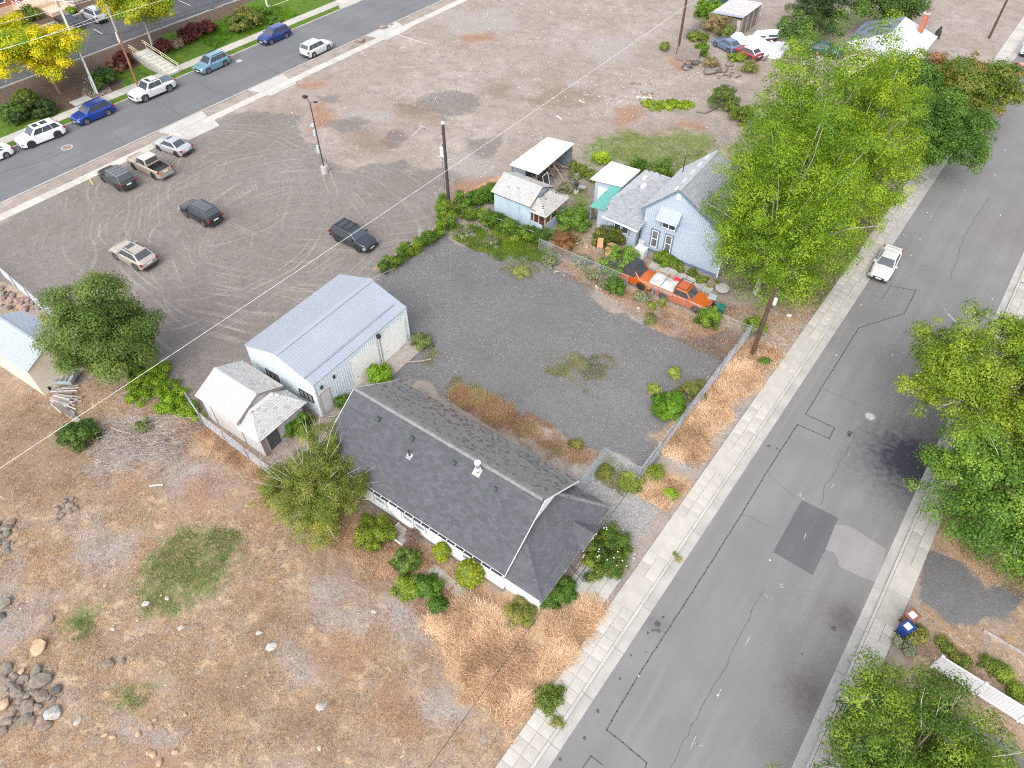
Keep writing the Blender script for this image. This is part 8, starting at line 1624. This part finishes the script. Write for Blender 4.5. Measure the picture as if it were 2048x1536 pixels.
blades('dry_grass', 'dark brown dead tufts mottling the dry field', [[(0, 830), (60, 780), (250, 720), (400, 830), (560, 960), (760, 1040), (1000, 1210), (1080, 1300), (960, 1530), (0, 1550), (-200, 1400), (-50, 900)]], 45000, .05, .16, [(.12, .075, .045), (.20, .13, .08), (.30, .20, .12)], .8, .014, 14, clumpy=.9, thresh=.56)
blades('green_grass', 'ragged green grass patches in the dry field', [[(310, 1105), (385, 1065), (500, 1080), (480, 1150), (420, 1190), (290, 1225), (280, 1160)], [(230, 1380), (330, 1340), (300, 1410), (225, 1430)], [(95, 1230), (205, 1220), (190, 1270), (110, 1260)]], 19000, .05, .13, [(.07, .13, .02), (.12, .20, .035), (.22, .26, .08)], .6, .011, 6, clumpy=.9, thresh=.50)
blades('green_grass', 'lush yellow green weeds below the ivy corner', [[(905, 455), (960, 450), (1095, 495), (1110, 520), (1030, 520), (1000, 525), (960, 505), (925, 480)]], 16000, .15, .4, [(.07, .14, .01), (.14, .24, .015), (.26, .33, .03)], .5, .018, 7, thresh=.15)
blades('green_grass', 'rough green garden grass around the cabin and blue wing', [[(1120, 365), (1190, 370), (1180, 440), (1190, 470), (1130, 500), (1110, 420)], [(1185, 290), (1260, 262), (1420, 265), (1400, 345), (1330, 370), (1240, 325)]], 26000, .08, .25, [(.12, .17, .03), (.22, .27, .05), (.36, .36, .13)], .6, .013, 8, thresh=.44)
blades('green_grass', 'green weeds under the big pale trees', [[(1460, 560), (1500, 590), (1600, 610), (1660, 620), (1740, 470), (1800, 400), (1700, 380), (1560, 500)]], 20000, .1, .3, [(.05, .11, .015), (.10, .17, .02), (.2, .24, .06)], .6, .018, 9, thresh=.25)
blades('dry_grass', 'dry grass and leaves beside the right driveway', [[(1870, 1010), (1905, 1005), (2040, 1150), (2048, 1200), (1990, 1170), (1890, 1080)], [(1810, 1230), (1860, 1250), (2048, 1400), (2048, 1440), (1840, 1330)]], 14000, .06, .2, DRYB, .9, .014, 10, thresh=.3)
blades('dry_grass', 'dead brown grass around the white house walls', [[(700, 1040), (790, 1060), (1010, 1195), (1080, 1240), (1000, 1260), (860, 1210), (700, 1130), (560, 1010), (600, 1000)], [(360, 845), (430, 850), (560, 950), (520, 945), (400, 890)]], 34000, .15, .4, [(.28, .18, .12), (.46, .32, .21), (.66, .50, .34)], .85, .014, 11, thresh=.28)
blades('ground_cover', 'bright green ground cover on the lawn bank', [[(395, 80), (430, 97), (500, 60), (560, 35), (590, 32), (555, 15), (520, 25), (470, 42), (420, 60)]], 16000, .2, .45, [(.06, .14, .01), (.1, .21, .015), (.16, .3, .02)], .6, .05, 12, thresh=.0)
blades('pavement_weeds', 'small green weeds growing in the pavement joints', [[(1290, 1045), (1300, 1050), (1200, 1215), (1100, 1360), (1095, 1355)], [(1128, 1345), (1180, 1262), (1187, 1266), (1136, 1350)]], 500, .04, .14, [(.08, .15, .02), (.14, .22, .03), (.22, .28, .06)], .7, .012, 13, clumpy=.5, thresh=.62, zadd=.03)
# ------------------------------------------------------------------ rocks, rubble, boards
def rock_mesh(seed, flat=.7):
    import bmesh
    bm = bmesh.new(); bmesh.ops.create_icosphere(bm, subdivisions=2, radius=1.0); r = random.Random(seed); pl = [(Vector((r.gauss(0, 1), r.gauss(0, 1), r.gauss(0, 1))).normalized(), r.uniform(.55, .85)) for _ in range(9)]
    for v in bm.verts:
        for n_, d_ in pl:
            k = v.co.dot(n_)
            if k > d_: v.co -= n_ * (k - d_)
        v.co.z *= flat; v.co *= r.uniform(.97, 1.03)
    me = bpy.data.meshes.new('rock'); bm.to_mesh(me); bm.free(); return me
M_rocks = [mat('grey_basalt', (0.125, 0.108, 0.088), .9, .3, scale=2.2, bump=.6, col2=(0.25, 0.215, 0.17)), mat('brown_basalt', (0.165, 0.13, 0.10), .9, .3, scale=2.2, bump=.6, col2=(0.27, 0.215, 0.17)), mat('tan_stone', (0.42, 0.29, 0.18), .9, .2, scale=2, bump=.4), mat('white_stone', (0.40, 0.37, 0.34), .9, .25, scale=3, bump=.4), mat('dark_rock', (0.085, 0.078, 0.075), .9, .3, scale=2, bump=.5), mat('reddish_rubble', (0.25, 0.17, 0.15), .9, .3, scale=2, bump=.4)]
RM = {(i, k): None for i in range(5) for k in range(6)}
for (i, k) in RM: me = rock_mesh(i * 11 + 3, .55 + .08 * (i % 3)); me.materials.append(M_rocks[k]); RM[(i, k)] = me
def rock(x, y, s, k, label, group=None, z=None, el=None, name='rock'):
    o = bpy.data.objects.new(name, RM[(rnd.randrange(5), k)]); COL.objects.link(o); e = el or rnd.uniform(.75, 1.15); o.scale = (s * e, s / e, s * rnd.uniform(.75, 1.0)); o.rotation_euler = (rnd.uniform(-.3, .3), rnd.uniform(-.3, .3), rnd.uniform(0, 6.28))
    o.location = (x, y, (gh(x, y) if z is None else z) + s * .28); tag(o, label, 'rock', group); return o
GL = 'boulders in the rubble pile at the lower left'
for (px, py, s, k) in ((79, 1361, .66, 0), (30, 1380, .47, 0), (55, 1386, .35, 0), (80, 1391, .48, 1), (54, 1414, .55, 0), (109, 1377, .40, 4), (90, 1450, .38, 1), (10, 1440, .42, 1), (47, 1437, .48, 0), (22, 1420, .38, 1), (12, 1397, .36, 0), (37, 1400, .32, 1), (73, 1411, .32, 1), (84, 1428, .3, 0), (2, 1460, .35, 1), (12, 1335, .45, 0), (70, 1342, .42, 0), (45, 1355, .35, 1), (25, 1352, .35, 0), (20, 1368, .3, 1), (8, 1372, .35, 0), (98, 1239, .3, 0), (8, 1204, .42, 0), (2, 1228, .32, 4), (215, 1326, .42, 1), (243, 1320, .25, 0), (60, 1372, .25, 1), (28, 1436, .22, 0), (40, 1340, .28, 2)):
    c = at(px, py, .2); rock(c.x, c.y, s * .86, k, 'rounded basalt boulder in the rubble pile at the lower left', GL)
c = at(77, 1296); rock(c.x, c.y, .5, 2, 'flat tan boulder lying above the rubble pile'); c = at(4, 1407, .2); rock(c.x, c.y, .42, 2, 'orange tan boulder at the left edge of the rubble pile'); c = at(104, 1425, .2); rock(c.x, c.y, .5, 3, 'whitish boulder at the right side of the rubble pile')
for (px, py, s, lab) in ((643, 1410, .34, 'white limestone slab half buried in the dry field, lower one'), (543, 1292, .34, 'white limestone slab half buried in the dry field, upper one'), (639, 1496, .15, 'small white stone near the bottom edge of the dry field'), (519, 1265, .2, 'pale stone above the upper limestone slab'), (749, 1221, .22, 'pale stone beside the grey grass patch'), (155, 1442, .24, 'white angular stone right of the rubble pile'), (361, 1256, .2, 'grey flat stone below the green grass'), (334, 1197, .17, 'pale stone on the lower edge of the green grass'), (291, 1207, .25, 'stone with a dark hollow in the green grass'), (226, 1258, .15, 'pinkish stone left of the green grass')):
    c = at(px, py); rock(c.x, c.y, s, 3, lab, z=-.36 * s)
for k in range(34): c = at(rnd.uniform(0, 105), rnd.uniform(1345, 1450), .15); rock(c.x, c.y, rnd.uniform(.16, .30), k % 2, 'rounded basalt boulder in the rubble pile at the lower left', GL)
GQ = 'tan stones scattered at the bottom edge of the field'
for (px, py, s) in ((302, 1456, .19), (277, 1468, .19), (226, 1474, .17), (307, 1510, .22), (319, 1526, .22), (298, 1505, .17), (350, 1505, .18), (210, 1470, .16), (340, 1448, .15), (310, 1440, .14), (210, 1171, .14), (135, 1218, .12), (275, 1240, .13), (322, 1190, .1), (370, 1430, .13), (262, 1455, .13)): c = at(px, py); rock(c.x, c.y, s, 2, 'tan stone scattered on the dry field near the bottom edge', GQ)
GK = 'boulders on the far verge'
for (px, py, s, lab) in ((719, 78, .72, 'largest brown boulder on the verge right of the silver SUV'), (766, 51, .66, 'tall brown boulder on the verge beyond the driveway'), (781, 45, .35, 'flat dark rock beside the tall verge boulder'), (816, 27, .5, 'small pale boulder farther along the verge'), (857, 5, .5, 'boulder on the verge at the top edge')): c = at(px, py, .3); rock(c.x, c.y, s, 1, lab, GK)
def rubble(label, group, poly, n, smin, smax, ks, seed=0):
    r = np.random.default_rng(seed); W_ = np.array(pxpoly(poly)); a, b = W_.min(0), W_.max(0); k = 0
    while k < n:
        P = a + r.random(2) * (b - a)
        if seg_dist(P[None], W_)[0] > 0: rock(P[0], P[1], float(smin + (smax - smin) * r.random() ** 2), ks[k % len(ks)], label, group); k += 1
rubble('rough rock in the low ledge below the junk yard', 'rocks of the ledge below the junk yard', [(1345, 115), (1400, 118), (1450, 125), (1500, 128), (1520, 140), (1480, 160), (1430, 158), (1400, 140), (1360, 140)], 58, .18, .75, (0, 1, 0, 4), 1)
rubble('reddish rubble stone beside the fence at the left edge', 'rubble stones along the left fence', [(0, 568), (60, 598), (105, 640), (85, 640), (40, 625), (0, 612)], 48, .14, .40, (5, 1, 5, 4), 2)
rubble('grey stone in the small rubble heap on the dry field', 'stones of the small grey rubble heap', [(95, 1025), (125, 1000), (150, 990), (155, 1015), (120, 1040), (85, 1048)], 26, .12, .32, (0, 1), 3)
rubble('grey stone in the rubble heap at the left edge', 'stones of the rubble heap at the left edge', [(-20, 1040), (25, 1042), (38, 1070), (10, 1120), (-20, 1115)], 36, .13, .36, (0, 1), 4)
rubble('stone in the debris heap on the dirt lot', 'stones in the debris heap on the dirt lot', [(1262, 165), (1305, 165), (1312, 195), (1270, 200)], 18, .1, .4, (5, 0, 4, 2), 5)
rubble('stone edging the garden bed by the blue wing', 'stones edging the garden bed', [(1150, 475), (1200, 490), (1240, 505), (1235, 512), (1150, 492)], 20, .1, .22, (2, 3, 1), 6)
rubble('stone along the foot of the low yard fence', 'stones along the low yard fence', [(1060, 515), (1130, 535), (1250, 590), (1330, 640), (1325, 648), (1200, 585), (1060, 522)], 20, .08, .18, (2, 3, 1), 7)
rubble('stepping stone in the garden between cabin and wing', 'stepping stones in the garden', [(1155, 435), (1185, 440), (1180, 465), (1150, 460)], 12, .15, .28, (2, 3), 8)
# chips and pebbles
def chips(name, label, polys, n, smin, smax, cols, seed=0, pw=3):
    r = np.random.default_rng(seed + 900); out = []
    for pg in polys:
        W_ = np.array(pxpoly(pg)); a, b = W_.min(0), W_.max(0); P = a + r.random((int(n * 3 / len(polys)), 2)) * (b - a); out.append(P[(seg_dist(P, W_) > 0) & (vnoise(P, 2.5, seed) + r.random(len(P)) * .5 > .55)])
    P = np.concatenate(out); r.shuffle(P); P = P[:n]; m = len(P); z = np.array([gh(x, y) for x, y in P]); s = smin + (smax - smin) * r.random(m) ** pw
    base = np.array([[1, 0, 0], [-.5, .87, 0], [-.5, -.87, 0], [0, 0, .9]]); a = r.random(m) * 6.28; c, sn = np.cos(a), np.sin(a); el = r.uniform(.6, 1.6, m)
    V = base[None] * s[:, None, None]; V = V * np.stack([el, 1 / el, np.ones(m) * .7], 1)[:, None, :]; X_ = V[:, :, 0] * c[:, None] - V[:, :, 1] * sn[:, None]; Y_ = V[:, :, 0] * sn[:, None] + V[:, :, 1] * c[:, None]
    V = np.stack([X_ + P[:, None, 0], Y_ + P[:, None, 1], V[:, :, 2] + z[:, None]], 2).reshape(-1, 3); F_ = (np.arange(m)[:, None, None] * 4 + np.array([[0, 1, 3], [1, 2, 3], [2, 0, 3]])[None]).reshape(-1, 3)
    C_ = np.repeat(np.array(cols)[r.integers(0, len(cols), m)] * r.uniform(.8, 1.15, m)[:, None], 3, 0); return tag(np_mesh(name, V, F_, 3, mat('chips', (1, 1, 1), .9, .05, attr=True), C_, kind='stuff'), label)
LOT = [(520, 225), (900, 0), (1330, 20), (1500, 140), (1430, 260), (1180, 270), (1000, 340), (930, 400), (640, 320)]
chips('rubble_chips', 'pale rubble chips scattered over the dirt lot', [LOT], 9000, .02, .13, [(.44, .40, .36), (.36, .31, .27), (.30, .24, .20), (.50, .47, .44), (.15, .12, .10), (.26, .2, .17)], 1, 5)
chips('rubble_chips', 'denser chips around the debris heap', [[(1150, 150), (1400, 140), (1420, 200), (1260, 240), (1050, 230), (1060, 180)]], 1500, .03, .16, [(.45, .40, .35), (.38, .31, .26), (.30, .20, .16)], 2, 4)
chips('gravel', 'coarse gravel of the enclosed yard', [Z['yard'][-1]], 26000, .018, .055, [(.13, .13, .13), (.20, .195, .19), (.30, .285, .27), (.38, .34, .25), (.08, .08, .08)], 3, 4)
chips('gravel', 'pale gravel of the driveway beside the house', Z['pale'], 9000, .02, .055, [(.30, .29, .28), (.44, .43, .41), (.20, .19, .18)], 4)
chips('field_chips', 'stones scattered over the dry field', [[(0, 830), (330, 760), (560, 960), (1000, 1210), (1100, 1300), (1010, 1530), (0, 1550), (-100, 1000)]], 4200, .02, .09, [(.42, .36, .30), (.36, .28, .22), (.24, .20, .18), (.46, .41, .35), (.18, .14, .12)], 5, 4)
chips('fallen_leaves', 'dry leaves gathered at the corner of the gravel lot', [[(905, 395), (1000, 350), (990, 380), (930, 420), (900, 420)], [(740, 540), (830, 480), (900, 430), (880, 450), (790, 530)]], 3500, .03, .09, [(.50, .25, .12), (.58, .34, .18), (.40, .20, .10)], 6, 2)
chips('wood_chips', 'wood chips and twigs in the brush heap', [[(190, 860), (260, 830), (370, 830), (330, 900), (250, 950), (190, 930)]], 5000, .02, .10, [(.30, .25, .21), (.46, .41, .36), (.19, .15, .13)], 7, 2)
chips('mulch_stones', 'stones around the foot of the conduit pole', [[(170, 165), (215, 165), (225, 185), (195, 200), (165, 195)]], 900, .06, .18, [(.22, .17, .14), (.32, .26, .22), (.12, .09, .08)], 8, 1)
# loose boards and sticks
def plank_at(a, b, w, t, m, label, group, z=.05, name='plank'):
    A, B = at(*a, z), at(*b, z); d = B - A; mb = MB(); mb.box(0, d.length, -w / 2, w / 2, 0, t); o = mb.build(name, m); o.location = (A.x, A.y, max(gh(A.x, A.y), -.05) + z); o.rotation_euler = (0, 0, math.atan2(d.y, d.x)); return tag(o, label, 'plank', group)
GBp = 'boards in the weathered board pile'; rr = random.Random(9)
for k in range(34):
    t_ = k / 33; ax, ay = 96 + 18 * rr.random() + 4 * t_, 781 + 28 * t_ + rr.uniform(-3, 3); ang = -.15 + 1.0 * t_ + rr.uniform(-.12, .12); l = rr.uniform(28, 58); plank_at((ax, ay), (ax + l * math.cos(ang), ay + l * math.sin(ang) * .75), rr.uniform(.07, .16), .035, [M_greywood, mat('bleached_wood', (0.52, 0.48, 0.45), .85, .15, scale=5), M_greywood, M_wood][k % 4], 'bleached board in the splayed board pile by the beige shed', GBp, z=.05 + .3 * rr.random())
for (a, b, w, lab) in (((123, 816), (160, 845), .35, 'broad grey plank leading from the board pile to the bush'), ((107, 794 - 40), (70, 760), .1, 'long thin board beside the beige shed wall'), ((790, 67), (853, 88), .10, 'long pale board lying on the dirt beyond the verge'), ((824, 272), (843, 253), .10, 'pale stick crossing the dirt near the dark pole, lower one'), ((838, 250), (858, 258), .16, 'brown board near the dark pole top'), ((860, 120), (876, 126), .1, 'short board lying on the open dirt'), ((1113, 231), (1124, 239), .22, 'white strip lying on the dirt right of the long cable'), ((1158, 201), (1170, 206), .2, 'pale board lying on the reddish dirt'), ((1237, 205), (1247, 200), .15, 'pale board pointing at the debris heap'), ((298, 972), (326, 970), .12, 'white stick lying on the dry field'), ((1272, 193), (1304, 196), .5, 'pale sheet of board beside the debris heap')):
    plank_at(a, b, w, .04, M_greywood if 'pale' not in lab and 'white' not in lab else mat('bleached_wood', (0.52, 0.48, 0.45)), lab, None, z=.03)
mb = MB(); rr = random.Random(4)
for k in range(620):
    px, py = rr.uniform(185, 375), rr.gauss(880, 28); px += (py - 880) * -.6; A = at(px, py, rr.uniform(.03, .35)); a = rr.gauss(.35, .8) + AZ * 0; l = rr.uniform(.3, 1.6); B = A + Vector((math.cos(a) * l, math.sin(a) * l, rr.uniform(-.12, .12))); B.z = max(B.z, .0); q = A.lerp(B, .5) + Vector((0, 0, rr.uniform(0, .12))); r_ = rr.uniform(.006, .022); mb.tube(A, q, r_, r_ * .8, n=4, cap=False); mb.tube(q, B, r_ * .8, r_ * .4, n=4, cap=False)
tag(mb.build('brush_heap', mat('dry_branch', (0.30, 0.255, 0.22), .9, .3), kind='stuff'), 'heap of dry branches between the solitary bush and the small grey shed')
for (pts, r_, lab) in ((((250, 893), (270, 888), (290, 891), (330, 882)), .05, 'long dead branch on top of the brush heap'), (((222, 855), (240, 862), (262, 868)), .09, 'thick grey log in the brush heap'), (((1392, 222), (1412, 225), (1436, 213)), .14, 'fallen dark limb with a pale cut end beside the feathery bush'), (((800, 725), (845, 722), (862, 718)), .06, 'dead branch lying on the gravel before the garage'), (((145, 965 - 10), (165, 942), (195, 938)), .03, 'thin curved dead branch on the dry field')):
    mb = MB(); P = [at(x, y, .12) for x, y in pts]; mb.path(P, r_, 7); tag(mb.build('fallen_branch', M_bark if 'dark' in lab else mat('dry_branch', (0.30, 0.255, 0.22))), lab, 'branch')
# lone figure-like black stump by the cream house and bits of litter
c = at(1876, 68, .5); mb = MB(); mb.tube((0, 0, 0), (0, 0, .9), .45, .35, n=9); mb.tube((0, 0, .9), (.1, 0, 1.5), .3, .12, n=8); tag(mb.build('burnt_stump', M_blackpl, loc=(c.x, c.y, 0)), 'black stump standing behind the cream house roof', 'stump')
for (px, py, lab) in ((1578, 632, 'white crumpled litter at the edge of the driveway under the trees'), (655, 862, 'white scrap on the edge of the charcoal roof')):
    if px == 655: continue
    c = at(px, py); mb = MB(); mb.box(-.18, .12, -.1, .1, 0, .12); mb.box(-.05, .2, -.12, .05, .05, .18); tag(mb.build('litter_bag', M_white, loc=(c.x, c.y, .0)), lab, 'litter')
